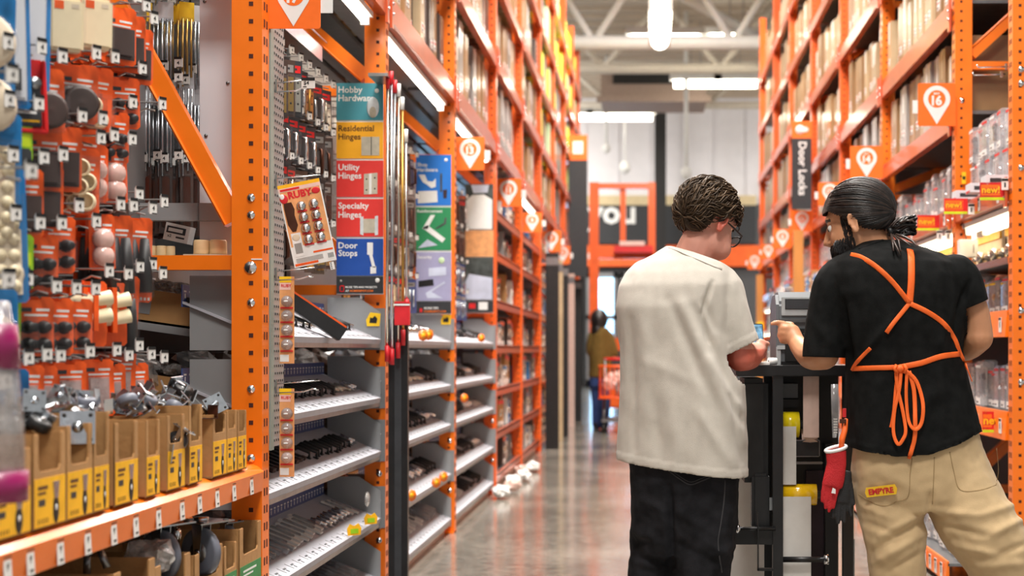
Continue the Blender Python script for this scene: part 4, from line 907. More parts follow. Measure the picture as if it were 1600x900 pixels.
seqs = {0: [[3, 1, 6, 0, 1, 4, 0, 6], [3, 3, 3, 0, 0, 0, 1, 6], [3, 3, 3, 3, 0, 0, 0, 6], [2, 2, 2, 5, 5, 6, 6, 5], [2, 4, 2, 5, 2, 2]],
        1: [[6, 1, 1, 6], [0, 6, 1, 0], [6, 0, 0, 6], [1, 6, 6, 0], [2, 5, 5, 2]], 2: [[6, 0, 3, 0], [0, 0, 6, 0], [6, 0, 6, 5], [0, 3, 0, 6], [3, 5, 3, 0]]}
for b in (0, 1, 2, 3, 4):
    Y0, Y1 = LP[b], LP[b+1]
    for k, z in enumerate(TZ):
        if b < 3: tray(b, k, Y0, Y1, z)
        if b in seqs: stock(b, k, Y0, Y1, z, seqs[b][k], .075 if b == 0 else .12, 1.05 if b == 0 else 1.4)
    m = MB(); m.box((LX-.08, Y0+.1, 0), (LX-.06, Y1-.02, .075), 'strip_pink'); m.obj('kick_plate', label='pinkish kick plate at the foot of the %s left bay' % BAYN[b], cat='kick plate')
# back stock between the trays
for b in (0, 1, 2):
    Y0, Y1 = LP[b], LP[b+1]
    for k, z in enumerate(TZ[:4]):
        zt = z-.19 if k < 4 else z
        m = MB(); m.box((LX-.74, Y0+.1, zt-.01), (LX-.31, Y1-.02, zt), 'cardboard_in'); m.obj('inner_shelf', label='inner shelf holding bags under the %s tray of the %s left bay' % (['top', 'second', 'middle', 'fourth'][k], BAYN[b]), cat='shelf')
        for j in range(9 if b == 0 else 5):
            y = Y0+.27+j*(Y1-Y0-.5)/(8 if b == 0 else 4)
            crumple('parts_bag', (LX-.42-rnd.uniform(0, .12), y, zt+.06), (.1, .1 if b == 0 else .16, .075), ['bag', 'carton_dark', 'clear_grey'][(j+k) % 3], 'crumpled bag of parts in the dark under the %s tray, %s left bay' % (['top', 'second', 'middle', 'fourth'][k], BAYN[b]), grp='bags under the %s tray, %s left bay' % (['top', 'second', 'middle', 'fourth'][k], BAYN[b]), seed=j+k*10, n=12)
# things on the top tray of the hinge bay
e = empty('floor_grille', P(492, 487, 5.75), 'long black box of metal strips lying slanted on the top tray', 'box'); e.rotation_euler = (0, R(34), R(20))
m = MB(); m.box((-.14, -.035, -.045), (.14, .035, .012), 'black_sat'); m.obj('box', e, bevel=.002)
for k in range(4): m = MB(); m.box((-.13, -.024+.013*k, .012), (.135, -.016+.013*k, .02), 'nickel' if k % 2 else 'card_orange'); m.obj('metal_strip', e)
for i, (px, Yy) in enumerate([(597, 6.94), (698, 9.4), (0, 0)][:2]):
    q = P(px-10, 500, Yy); e = empty('warning_sticker', (LX-.05, LP[i+1]-.042, q.z), 'yellow warning sticker with black pictogram on the %s left upright' % ORD[i+1], 'sticker')
    m = MB(); m.poly([(-.03, -.03), (.03, -.03), (.036, .03), (-.014, .036), (-.034, .0)], .0015, 'card_yellow', T(0, -.0, 0) @ FC); m.obj('plate', e)
    m = MB(); m.poly([(-.018, -.016), (.016, -.018), (.02, .004), (.008, .018), (-.004, .006), (-.014, .01)], .001, 'black', T(0, -.0018, .002) @ FC); m.obj('pictogram', e)
for i in range(1, 4):
    for k, z in enumerate(TZ[:4]):
        m = MB(); m.box((-.165, -.004, -.05), (.0, -.001, .15), 'grey_panel'); m.cyl((-.03, -.004, .08), (-.03, -.009, .08), .012, 'chrome', 10)
        m.obj('end_plate', label='grey end plate on the %s left upright beside its %s tray' % (ORD[i], ['top', 'second', 'middle', 'fourth'][k]), cat='plate').location = (LX, LP[i]-.002, z)
for (px, py, Y, n) in [(672, 524, 8.1, 0), (687, 523, 8.3, 1), (672, 754, 8.6, 2), (687, 745, 8.9, 3), (641, 774, 7.7, 4), (746, 528, 10.9, 5), (718, 622, 9.9, 6)]:
    m = MB(); m.cyl((0, 0, 0), (.004, 0, 0), .032, 'orange', 8); m.cyl((.004, 0, 0), (.005, 0, 0), .014, 'yellow', 8); o = m.obj('shelf_sticker', label='small orange sale sticker on a left tray edge, %s nearest' % ORD[n], cat='sticker'); o.location = (LX-.0, Y, P(px, py, Y).z); o.rotation_euler.z = R(-50)
for (px, py, n) in [(579, 812, 0), (553, 829, 1)]:
    m = MB(); m.poly([(-.03, -.02), (.03, -.02), (.034, .01), (.02, .03), (0, .02), (-.02, .03), (-.034, .01)], .004, 'yellow', FL); m.cbox((.005, 0, -.002), (.002, .036, .02), 'card_green'); Y = ypx(px); o = m.obj('shelf_sticker', label='orange and green sale burst on the fourth tray, %s one' % ['right', 'left'][n], cat='sticker'); o.location = (LX-.0, Y, P(px, py, Y).z); o.rotation_euler.z = R(-50)
m = MB(); m.ball((0, 0, 0), (.012, .036, .034), 'bag'); o = m.obj('suction_disc', label='round frosted disc at the far end of the fourth tray', cat='disc'); o.location = P(574, 780, 6.5)
# ---- category sign columns
def sign_col(x0, x1, Y, panels, lab):
    """panels: list of (y0,y1,mat,[(text,x,y,size)],fn)"""
    a = P(x0, panels[0][0], Y); b_ = P(x1, panels[-1][1], Y); e = empty('category_sign', (a.x, Y, b_.z), lab, 'sign'); W = b_.x-a.x; s = Y/2260
    for (y0, y1, mt, tx, pic) in panels:
        m = MB(); zt = (P(0, y0, Y).z-b_.z); zb = (P(0, y1, Y).z-b_.z); m.box((0, -.004, zb+.004), (W, 0, zt), mt)
        for (t, xx, yy, sz, mm) in tx: m.text(t, sz*s, mm, T((xx-x0)*s, -.0048, P(0, yy, Y).z-b_.z) @ FC, .02)
        if pic: pic(m, lambda x, y: ((x-x0)*s, P(0, y, Y).z-b_.z))
        m.obj('sign_panel', e)
    m = MB(); m.box((0, 0, 0), (W, .004, P(0, panels[0][0], Y).z-b_.z), 'white'); m.obj('backing', e)
def pp(m, f, pts, mt, y=-.0045): m.poly([f(*q) for q in pts][::-1] if False else [f(*q) for q in pts], .0012, mt, T(0, y, 0) @ FC)
def pic1(m, f):
    x, z = f(583, 168); m.ball((x, -.006, z), (.03, .006, .05), 'photo_silver', n=12); m.ball((x, -.008, z-.02), (.018, .006, .03), 'photo_metal'); x, z = f(589, 142); m.ball((x, -.005, z), (.011, .003, .011), 'white')
def pic2(m, f): pp(m, f, [(565, 214), (593, 214), (593, 243), (565, 243)], 'photo_metal'); pp(m, f, [(580, 214), (581, 214), (581, 243), (580, 243)], 'charcoal', -.006)
def pic3(m, f):
    pp(m, f, [(569, 272), (590, 270), (590, 303), (569, 304)], 'photo_metal'); pp(m, f, [(577, 272), (581, 271), (581, 303), (577, 304)], 'white', -.006)
    for q in ((573, 280), (586, 278), (573, 297), (586, 295)): x, z = f(*q); m.ball((x, -.006, z), (.004, .001, .004), 'dark_hole')
def pic4(m, f): pp(m, f, [(563, 340), (568, 338), (568, 368), (563, 366)], 'photo_silver'); pp(m, f, [(568, 342), (586, 342), (586, 364), (568, 364)], 'photo_metal'); pp(m, f, [(586, 338), (591, 337), (591, 367), (586, 368)], 'photo_silver')
def pic5(m, f): pp(m, f, [(574, 379), (583, 379), (583, 398), (574, 398)], 'white'); pp(m, f, [(577, 398), (582, 398), (587, 418), (582, 418)], 'white'); pp(m, f, [(579, 417), (588, 416), (588, 427), (579, 428)], 'white')
def pic6(m, f):
    x, z = f(590, 438); m.ball((x, -.005, z), (.011, .003, .011), 'white'); x, z = f(533, 439); m.ball((x, -.005, z), (.006, .003, .006), 'carton_grey')
    for (p_, q_) in (((531, 446), (532.2, 456)), ((537, 446), (538.2, 456))): pp(m, f, [p_, (q_[0], p_[1]), q_, (p_[0], q_[1])], 'card_red')
    pp(m, f, [(531, 446), (538, 446), (538, 447.4), (531, 447.4)], 'card_red'); pp(m, f, [(531, 454.6), (538, 454.6), (538, 456), (531, 456)], 'card_red')
sign_col(526, 599, 6.9, [(130, 189, 'teal_sign', [('Hobby', 529, 145, 14, 'paper'), ('Hardware', 529, 158, 14, 'paper')], pic1), (191, 249, 'yel_sign', [('Residential', 529, 205, 13, 'brown_text'), ('Hinges', 529, 218, 13, 'brown_text')], pic2),
    (251, 309, 'red_sign', [('Utility', 529, 266, 13.5, 'white'), ('Hinges', 529, 279, 13.5, 'white')], pic3), (311, 371, 'red_sign', [('Specialty', 529, 326, 13.5, 'white'), ('Hinges', 529, 340, 13.5, 'white')], pic4),
    (373, 432, 'blue_sign', [('Door', 529, 388, 13.5, 'white'), ('Stops', 529, 400, 13.5, 'white')], pic5), (432, 460, 'black_sign', [('MORE TIPS AND PROJECTS', 540, 450, 4.1, 'white'), ('AT', 540, 456, 4.3, 'white'), ('HOMEDEPOT.COM', 547, 456, 4.3, 'orange')], pic6)], 'tall sign column listing hobby hardware, hinges and door stops')
def q1(m, f):
    pp(m, f, [(654, 273), (664, 273), (668, 283), (676, 284), (681, 279), (681, 292), (674, 294), (668, 289), (661, 285)], 'white'); pp(m, f, [(653, 299), (683, 298), (684, 316), (653, 318)], 'paper'); pp(m, f, [(688, 271), (691, 271), (691, 300), (688, 300)], 'photo_dark'); pp(m, f, [(692, 297), (699, 296), (698, 310), (693, 310)], 'plum'); x, z = f(697, 250); m.ball((x, -.005, z), (.011, .003, .011), 'white')
def q2(m, f): pp(m, f, [(673, 336), (680, 336), (668, 358), (660, 358)], 'white'); pp(m, f, [(660, 356), (668, 352), (696, 373), (691, 379)], 'white'); pp(m, f, [(695, 340), (698, 340), (697, 350), (682, 358), (681, 356), (694, 348)], 'photo_dark'); pp(m, f, [(653, 388), (668, 374), (684, 383)], 'photo_pale')
def q3(m, f):
    pp(m, f, [(670, 419), (697, 417), (697, 430), (670, 432)], 'photo_pale'); pp(m, f, [(654, 439), (677, 436), (678, 446), (654, 449)], 'black'); pp(m, f, [(665, 458), (694, 440), (696, 442), (674, 456), (692, 466), (668, 466)], 'photo_pale'); x, z = f(690, 407); m.ball((x, -.005, z), (.02, .003, .02), 'pale_green')
def q4(m, f): pp(m, f, [(656, 482), (660, 482), (660, 488), (656, 488)], 'card_red')
sign_col(650, 705, 9.32, [(242, 322, 'sky_sign', [('Shop', 652, 260, 8, 'white'), ('Hardware', 652, 268, 8, 'white')], q1), (324, 392, 'green_sign', [('Reinforcement', 652, 332, 6.6, 'white')], q2),
    (394, 471, 'lilac_sign', [('Security', 652, 404, 7, 'white')], q3), (471, 491, 'black_sign', [('MORE TIPS', 663, 483, 4.6, 'white'), ('HOMEDEPOT.COM', 663, 488, 4, 'orange')], q4)], 'sign column with blue, green and lilac panels in second left bay')
def r1(m, f): pp(m, f, [(728, 314), (738, 305), (756, 304), (769, 312), (769, 358), (728, 358)], 'white'); pp(m, f, [(736, 289), (764, 289), (762, 301), (740, 302)], 'photo_pale')
def r2(m, f): pp(m, f, [(727, 440), (733, 428), (769, 434), (769, 468), (727, 468)], 'photo_pale')
def r3(m, f): pp(m, f, [(748, 472), (762, 472), (762, 484), (748, 484)], 'white'); pp(m, f, [(733, 474), (743, 474), (743, 482), (733, 482)], 'card_red')
sign_col(727, 771, 11.8, [(288, 360, 'photo_dark', [], r1), (360, 402, 'tan_sign', [], None), (402, 470, 'photo_dark', [], r2), (470, 489, 'black_sign', [], r3)], 'blurred photo sign column in the third left bay')
# ---- bay number signs with pins
def bay_sign(x0, x1, y0, y1, Y, num, lab, small='BAY'):
    a = P(x0, y0, Y); b_ = P(x1, y1, Y); W = b_.x-a.x; H = a.z-b_.z; e = empty('bay_sign', ((a.x+b_.x)/2, Y, b_.z), lab, 'sign')
    m = MB(); c = W*.03; m.poly([(-W/2+c, 0), (W/2-c, 0), (W/2, c), (W/2, H-c), (W/2-c, H), (-W/2+c, H), (-W/2, H-c), (-W/2, c)], .004, 'orange_sign', FC); m.obj('plate', e)
    m = MB(); r = H*.31; cz = H*.63; n = 28; pts = [(r*math.cos(R(-38+k*256/n)), cz+r*math.sin(R(-38+k*256/n))) for k in range(n+1)]+[(0, H*.04)]
    m.poly(pts, .001, 'white', T(0, -.0045, 0) @ FC); m.poly([(r*.66*math.cos(2*math.pi*k/24), cz+r*.66*math.sin(2*math.pi*k/24)) for k in range(24)], .0005, 'orange_sign', T(0, -.0056, 0) @ FC); m.obj('pin', e)
    m = MB(); m.text(num, H*.3, 'white', T(0, -.0066, cz-H*.14) @ FC, .04, 'c', .9); m.text(small, H*.075, 'white', T(0, -.0066, cz+H*.1) @ FC, .03, 'c'); m.obj('number', e)
    m = MB(); m.box((-W/2-.03 if x0 > 1015 else W/2-.002, .001, H*.3), (-W/2+.02 if x0 > 1015 else W/2+.04, .004, H*.6), 'white'); m.obj('clip', e)
    return e
bay_sign(417, 501, -38, 45, 4.83, '17', 'near orange bay sign 17 cut off by the top of the photo')
for i, (x0, x1, y0, y1, num) in enumerate([(712, 757, 214, 266, '13'), (774, 815, 279, 323, '11'), (816, 847, 332, 363, '9'), (846, 877, 360, 393, '7'), (867, 891, 384, 412, '5'), (886, 911, 397, 426, '3')]):
    Y = 2260*1.16/(1015-x1); bay_sign(x0, x1, y0, y1, Y, num, 'orange bay sign on the left side of the aisle, %s past the near 17 sign' % ORD[i])
# ---- tall tracks and weatherstrip poles at the start of the second bay
for i, (px, w_, mt, z1, lab) in enumerate([(614, .03, 'black_sat', 1.34, 'left of the three black cased poles standing beside the left racks'), (624, .036, 'charcoal', 1.36, 'middle one of the three black cased poles'), (634, .03, 'black_sat', 1.33, 'right of the three black cased poles')]):
    q = P(px, 0, 6.86); m = MB(); m.box((-w_/2, -.02, 0), (w_/2, .02, z1), mt); m.box((-w_/2-.001, -.021, .02), (w_/2+.001, -.019, .05), 'black'); m.obj('cased_pole', label=lab, cat='pole', bevel=.003).location = (q.x, 6.84, .0)
for i, (px0, px1, y0, y1, mt) in enumerate([(607, 606, 120, 565, 'nickel'), (612, 613, 112, 570, 'zinc'), (617, 610, 125, 568, 'grey_steel'), (622, 621, 130, 560, 'nickel'), (627, 628, 150, 540, 'brass'), (632, 633, 200, 492, 'zinc')]):
    a = P(px0, y0, 6.76); b_ = P(px1, y1, 6.76); e = empty('hanging_rod', (b_.x, 6.74+.012*i, b_.z), 'long slim metal rod with red tips in the bundle, %s from left' % ORD[i], 'rod')
    m = MB(); m.tube([(0, 0, .07), ((a.x-b_.x)*.5, .004, (a.z-b_.z)*.5), (a.x-b_.x, 0, a.z-b_.z-.05)], .007, mt, 8); m.obj('rod', e)
    m = MB(); m.tube([(0, 0, 0), (0, 0, .075)], .011, 'ruby_red', 8); m.obj('tip', e); m = MB(); m.tube([(a.x-b_.x, 0, a.z-b_.z-.06), (a.x-b_.x, 0, a.z-b_.z)], .01, 'ruby_red' if i < 3 else 'white', 8); m.obj('top_cap', e)
m = MB(); q = P(631, 490, 6.76); m.cbox((0, 0, 0), (.07, .03, .11), 'ruby_red'); m.cbox((0, -.016, .04), (.074, .004, .012), 'white'); m.obj('rod_clip', label='red plastic clip gathering rods above the black poles', cat='clip', bevel=.005).location = q+Vector((0, -.04, 0))
m = MB(); m.box((LX-.03, 6.68, 2.46), (LX+.06, 6.9, 2.475), 'grey_steel'); m.obj('rod_hanger', label='steel bracket from which the long rods hang', cat='bracket')
# ---- farther left bays: blurred shelves with packs, boards and dark mouldings
def shelf_flat(side, b, z, Y0, Y1, D=.5, lip=.06, mat='orange_beam', lab=''):
    X = LX if side < 0 else RX; s = -side; e = empty('flat_shelf', (X+side*.01, Y0, z), lab, 'shelf')
    m = MB(); xa, xb = sorted((0, side*D)); m.box((xa, .1, -.012), (xb, Y1-Y0-.02, 0), 'grey_steel'); m.obj('deck', e)
    m = MB(); xa, xb = sorted((0, side*.02)); m.box((xa, .1, -lip), (xb, Y1-Y0-.02, .012), mat); m.obj('front_lip', e); return e
PK = []
def shelf_pack(w, h, d, body, band, nm='shelf_package'):
    e = empty(nm); e['category'] = 'package'; m = MB(); m.box((-d, -w/2, 0), (0, w/2, h), body); m.obj('shell', e, bevel=.006)
    m = MB(); m.box((0, -w*.46, h*.82), (.0015, w*.46, h*.95), band); m.box((0, -w*.4, h*.06), (.0015, w*.4, h*.22), 'paper'); m.box((.0015, -w*.3, h*.1), (.002, w*.1, h*.13), 'charcoal'); m.obj('print', e)
    m = MB(); m.ball((.0, 0, h*.52), (.01, w*.25, h*.14), 'nickel'); m.obj('knob', e); return e
SPK = [Proto(shelf_pack(.13, .2, .1, 'carton_grey', 'card_red')), Proto(shelf_pack(.12, .18, .1, 'paper', 'card_blue')), Proto(shelf_pack(.14, .22, .1, 'carton_dark', 'card_orange')), Proto(shelf_pack(.13, .16, .1, 'card_blue', 'white')), Proto(shelf_pack(.15, .2, .1, 'cardboard', 'card_red'))]
SN = ['grey pack', 'white pack', 'dark pack', 'blue pack', 'cardboard pack']
for b in (3, 4, 5):
    for k, z in enumerate([.14, .5, .86, 1.22, 1.6, 2.0, 2.35]):
        shelf_flat(-1, b, z, LP[b], LP[b+1], lab='flat shelf, %s from the floor, %s left bay' % (ORD[k], BAYN[b])); y = LP[b]+.3
        while y < LP[b+1]-.2:
            c = rnd.randint(0, 4); SPK[c].put((LX-.05-rnd.uniform(0, .06), y, z), (0, 0, rnd.uniform(-8, 8)), '%s on the %s shelf up of the %s left bay' % (SN[c], ORD[k], BAYN[b]), '%ss on shelf %d, %s left bay' % (SN[c], k, BAYN[b]), (1.4, 1.6, rnd.uniform(1.0, 1.5))); y += .3
for i, (px, Y, w_, mt, lab) in enumerate([(855, 17.6, .16, 'black', 'nearest dark tall board'), (868, 19.0, .13, 'carton_pale', 'tall pale board between dark ones'), (878, 20.0, .2, 'black', 'second dark tall board'), (889, 22.4, .16, 'strip_pink', 'tall pinkish board'), (896, 24.2, .24, 'black', 'farthest dark tall board')]):
    q = P(px, 0, Y); m = MB(); m.box((-w_/2, 0, 0), (w_/2, .03, 2.35), mt); m.box((-w_/2, -.004, 2.2), (w_/2, 0, 2.3), 'grey_steel'); m.obj('tall_board', label=lab+' standing in the far left racks', cat='board', bevel=.004).location = (LX+.1-(.02*i), Y-.25, 0)
m = MB(); m.box((-.3, 0, 2.35), (0, .03, 4.2), 'black_sign'); m.box((-.3, -.002, 4.2), (0, .03, 4.6), 'orange_sign'); m.cbox((-.15, -.004, 4.4), (.16, .004, .2), 'white'); m.obj('aisle_sign', label='tall black aisle sign with orange cap on the far left racks', cat='sign').location = (LX+.28, 23.0, 0)
for i in range(6): crumple('floor_package', (LX+.08+.05*(i % 2), 11.6+i*.5, .055), (.07, .11, .05), ['white', 'strip_pink', 'white'][i % 3], 'loose white pack lying on the floor against the left racks', grp='packs on the floor at left racks', seed=70+i)
# ================================================================ RIGHT SIDE GOODS
def clam(w, h, d, hd, met, kind):
    """clamshell pack standing upright; front at x=0 looking +x (turned 180 for the right side)"""
    e = empty('clamshell_package'); e['category'] = 'package'
    m = MB(); m.box((-d, -w/2, 0), (0, w/2, h), 'clear_pack'); m.obj('shell', e, bevel=.008)
    m = MB(); m.box((-d*.5, -w*.44, .008), (-d*.45, w*.44, h*.9), 'paper'); m.obj('card', e)
    m = MB(); m.box((0, -w*.46, h*.87), (.0015, w*.46, h*.93), hd); m.box((0, -w*.4, h*.05), (.0015, w*.4, h*.2), 'paper'); m.box((.0015, -w*.3, h*.09), (.002, w*.1, h*.12), 'charcoal'); m.obj('print', e)
    m = MB(); z = h*.52
    if kind == 'knob': m.lathe([(.026, 0), (.024, .006), (.01, .012), (.012, .024), (.024, .034), (.024, .046), (.002, .052)], met, 14, T(-d*.45, 0, z) @ Ry(90) @ Matrix.Scale(.8, 4))
    elif kind == 'lever': m.cyl((-d*.4, 0, z), (-d*.1, 0, z), .018, met, 12); m.tube([(-d*.12, -.005, z), (-d*.1, .05, z)], .008, met, 8)
    else: m.box((-d*.4, -.02, z-.07), (-d*.15, .02, z+.07), met); m.cyl((-d*.2, 0, z+.04), (-d*.05, 0, z+.04), .014, 'dark_hole', 12)
    m.obj('lock', e, bevel=.0); return e
CL = [Proto(clam(.1, .22, .09, 'card_red', 'nickel', 'knob')), Proto(clam(.11, .27, .09, 'card_red', 'chrome', 'lever')), Proto(clam(.1, .3, .08, 'white', 'bronze', 'plate')), Proto(clam(.12, .2, .09, 'card_yellow', 'brass', 'knob'))]
CLW = [.1, .11, .1, .12]; CLH = [.22, .27, .3, .2]; CLN = ['clear pack with nickel knob', 'clear pack with chrome lever', 'tall clear lock pack', 'yellow topped lock pack']
LEV = ['floor', 'knee high', 'hip high', 'elbow high', 'display', 'head high']
n_cl = [0]
def clams(i, lv, Y0, Y1, z, hmax, X=RX, f=1.0, rows=1, pick=(0, 1, 2)):
    y = Y0
    while y < Y1:
        c = rnd.choice(pick)
        for r_ in range(rows):
            sz = min(f, hmax/rows/CLH[c]); sz = rnd.uniform(.88, 1.0)*sz
            CL[c].put((X+.04+rnd.uniform(0, .05), y+CLW[c]*f/2, z+r_*hmax/rows), (0, 0, 180+rnd.uniform(-4, 4)), '%s on the %s shelf, right bay %s' % (CLN[c], LEV[lv], ORD[i]), '%ss on the %s shelf, right bay %s' % (CLN[c], LEV[lv], ORD[i]), (1, f, sz), 'package'); n_cl[0] += 1
        y += CLW[c]*f+.006
def lip(i, X, Y0, Y1, z, h, lab, D=.45, tags=6, mat='orange'):
    e = empty('shelf_edge', (X, Y0, z), lab, 'shelf'); L_ = Y1-Y0
    m = MB(); m.box((.0, 0, -.014), (D, L_, 0), 'grey_steel'); m.obj('deck', e)
    m = MB(); m.poly([(0, -h), (-.014, -h), (-.004, .01), (.006, .01), (.006, -h)], L_, mat, Matrix(((1, 0, 0, 0), (0, 0, 1, 0), (0, 1, 0, 0), (0, 0, 0, 1)))); m.obj('front_lip', e)
    for k in range(tags):
        m = MB(); y = .1+(L_-.2)*k/max(1, tags-1); m.cbox((-.0145, y, -h*.5), (.003, .05, .075), 'paper'); m.cbox((-.0165, y, -h*.5+.03), (.001, .05, .012), 'black'); m.cbox((-.0165, y, -h*.5), (.001, .012, .03), 'black'); m.obj('price_tag', e)
    return e
for i in range(0, 6):
    Y0, Y1 = RP[i]+.1, RP[i+1]-.02; nm = ORD[i]
    lip(i, RX+.0, Y0, Y1, 1.385, .125, 'orange lipped elbow high shelf of right bay %s' % nm, tags=5 if i < 2 else 0)
    lip(i, RX+.0, Y0, Y1, .875, .135, 'orange lipped hip high shelf of right bay %s' % nm, tags=5 if i < 2 else 0)
    lip(i, RX-.3, Y0, Y1, .12, .09, 'orange lipped base shelf jutting into the aisle, right bay %s' % nm, D=.8, tags=8 if i < 2 else 0)
    f = 1.0 if i < 2 else (1.5 if i < 4 else 2)
    if i < 2:
        clams(i, 5, Y0+.03, Y1-.12, 2.042, .44 if i == 0 else .38, f=f, rows=2 if i == 0 else 1)
        clams(i, 3, Y0+.03, Y1-.1, 1.387, .25, f=f, pick=(0, 1, 3)); clams(i, 2, Y0+.03, Y1-.1, .877, .26, f=f)
        clams(i, 0, Y0+.03, Y1-.1, .122, .3, X=RX-.28, f=1.0)
    else:
        clams(i, 5, Y0+.05, Y1-.2, 2.042, .4, f=f); clams(i, 3, Y0+.05, Y1-.2, 1.387, .4, f=f, pick=(0, 1, 3)); 
        if i < 4: clams(i, 0, Y0+.05, Y1-.2, .122, .4, X=RX-.28, f=f)
    if i < 3:
        m = MB(); m.box((RX+.02, Y0, 1.635), (RX+.5, Y1, 1.65), 'charcoal'); m.box((RX+.0, Y0, 1.63), (RX+.02, Y1, 1.665), 'nickel'); m.obj('display_shelf', label='thin dark display shelf under the light tubes, right bay %s' % nm, cat='shelf')
        m = MB(); m.box((RX+.3, Y0, 1.66), (RX+.32, Y1, 1.92), 'beige'); m.box((RX+.285, Y0, 1.86), (RX+.3, Y1, 1.9), 'yellow'); m.obj('backing_board', label='tan board behind the display knobs, right bay %s' % nm, cat='board')
        y = Y0+.14
        j = 0
        while y < Y1-.15:
            e = empty('door_handle', (RX+.12, y, 1.6505), 'shiny door handle on a small block under the tubes, right bay %s' % nm, 'door handle', 'display handles of right bay %s' % nm)
            m = MB(); m.box((-.03, -.04, 0), (.05, .04, .09), 'wood'); m.obj('block', e, bevel=.003)
            m = MB(); X = T(-.03, 0, .055+.03*(j % 2)*0) @ Ry(-90)
            m.lathe([(.034, 0), (.034, .006), (.014, .012), (.014, .03)], 'nickel', 16, X)
            if j % 2 == 0: m.lathe([(.016, .03), (.032, .04), (.034, .058), (.02, .07), (.002, .072)], 'nickel', 16, X)
            else: m.tube([(-.07, -.008, .055), (-.075, .03, .055), (-.07, .09, .05)], [.012, .01, .008], 'nickel', 8)
            m.obj('handle', e); y += .16 if i < 2 else .3; j += 1
# small goods around the nearest right bay
for k, (x0, x1, y0, y1, lab) in enumerate([(1531, 1571, 285, 309, 'nearest red new! shelf sign on the right rack'), (1475, 1512, 310, 331, 'second red new! shelf sign on the right rack'), (1433, 1468, 336, 357, 'third red new! shelf sign on the right rack, above the black shirt'),
                                           (1535, 1553, 643, 672, 'red new! sign on the low shelf beside the black shirt'), (1444, 1462, 782, 797, 'small new! sign seen between the khaki legs')]):
    Y = 2260*1.785/(x1-1015) if k < 4 else 8.0
    a = P(x0, y1, Y); b_ = P(x1, y0, Y); e = empty('new_sign', a, lab, 'sign'); W = b_.x-a.x; H = b_.z-a.z
    m = MB(); m.box((0, 0, 0), (W, .003, H), 'card_red'); m.box((W*.05, -.001, H*.15), (W*.8, 0, H*.85), 'orange_sign'); m.obj('plate', e)
    m = MB(); m.text('new!', H*.62, 'ruby_red', T(W*.07, -.0016, H*.32) @ FC, .09); m.text('new!', H*.62, 'yellow', T(W*.07, -.003, H*.32) @ FC, .03); m.obj('lettering', e)
    m = MB(); m.box((0, -.004, -.012), (W*.98, .003, .002), 'card_lime'); m.box((W*.2, 0, -.012), (W*.35, .003, H), 'clear'); m.obj('lime_clip', e)
for k, (px, py, Y, lab) in enumerate([(1525, 327, 7.9, 'white price tag hanging between the two nearest new! signs'), (1578, 288, 7.25, 'white price tag nearest the right front upright'), (1475, 368, 8.7, 'white price tag left of the second new! sign'), (1488, 368, 8.75, 'white price tag just right of the second new! sign')]):
    m = MB(); m.cbox((0, 0, 0), (.034, .003, .06), 'paper'); m.cbox((0, -.002, .02), (.034, .001, .012), 'black'); m.cbox((0, -.002, -.005), (.008, .001, .024), 'black'); m.obj('price_tag', label=lab, cat='tag').location = P(px, py, Y)+Vector((-.03, -.02, 0))
e = empty('switch_box', P(1510, 388, 8.45), 'white light switch box on the right upright under the shelf', 'switch box')
m = MB(); m.box((-.05, -.04, -.055), (.06, .02, .05), 'white'); m.obj('box', e, bevel=.005); m = MB(); m.box((.03, -.042, -.03), (.036, -.04, .02), 'carton_grey'); m.obj('switch', e)
m = MB(); m.tube([(0, 0, .05), (-.02, -.01, .14), (-.06, -.01, .19)], .003, 'black', 6); m.obj('cable', e)
m = MB(); m.box((-.012, -.002, -.035), (.012, 0, .035), 'card_yellow'); m.box((-.008, -.003, -.01), (.008, -.002, .01), 'black'); m.obj('yellow_tag', label='small yellow tag on the right upright left of a new! sign', cat='tag').location = P(1506, 278, 8.5)
for k in range(2):
    m = MB(); m.tube([(0, 0, 0), (-.16, 0, -.004), (-.17, 0, .01)], .004, 'chrome', 6); m.cbox((-.02, 0, 0), (.01, .02, .03), 'grey_steel'); m.obj('peg_hook', label='chrome hook near the right front upright, %s' % ['upper', 'lower'][k], cat='hook').location = (RX+.02, 7.3+.1*k, P(0, 104+6*k, 7.3).z)
for k in range(3):
    m = MB(); m.box((-.07, -.06, 0), (.07, .06, .05), 'white_panel'); m.box((-.05, -.061, .012), (.05, -.06, .034), 'charcoal'); m.box((-.071, -.05, .0), (-.07, .05, .012), 'card_red'); m.obj('switch_pack', label='white lock box jutting over the head high shelf edge, %s one' % ['nearest', 'middle', 'farthest'][k], cat='box', bevel=.003).location = (RX-.0, 7.5+.36*k, 2.045)
# ---- bay signs, right
for i, (x0, x1, y0, y1, num) in enumerate([(1434, 1493, 130, 197, '16'), (1328, 1380, 228, 279, '14'), (1278, 1315, 285, 322, '12'), (1236, 1270, 329, 362, '10'), (1208, 1237, 358, 388, '8'), (1190, 1211, 382, 404, '6'), (1168, 1190, 398, 421, '4')]):
    Y = 2260*1.79/(x1-1015); bay_sign(x0, x1, y0, y1, Y, num, 'orange bay sign on the right side of the aisle, %s from the camera' % ORD[i])
Y = 2260*1.75/(1268-1015); a = P(1237, 327, Y); b_ = P(1268, 216, Y); c0 = P(1268, 189, Y)
e = empty('aisle_sign', a, 'tall black hanging sign reading Door Locks with orange cap', 'sign'); W = b_.x-a.x
m = MB(); m.box((0, 0, 0), (W, .02, b_.z-a.z), 'black_sign'); m.obj('black_panel', e)
m = MB(); m.box((0, 0, b_.z-a.z), (W, .02, c0.z-a.z), 'orange_sign'); m.obj('orange_cap', e)
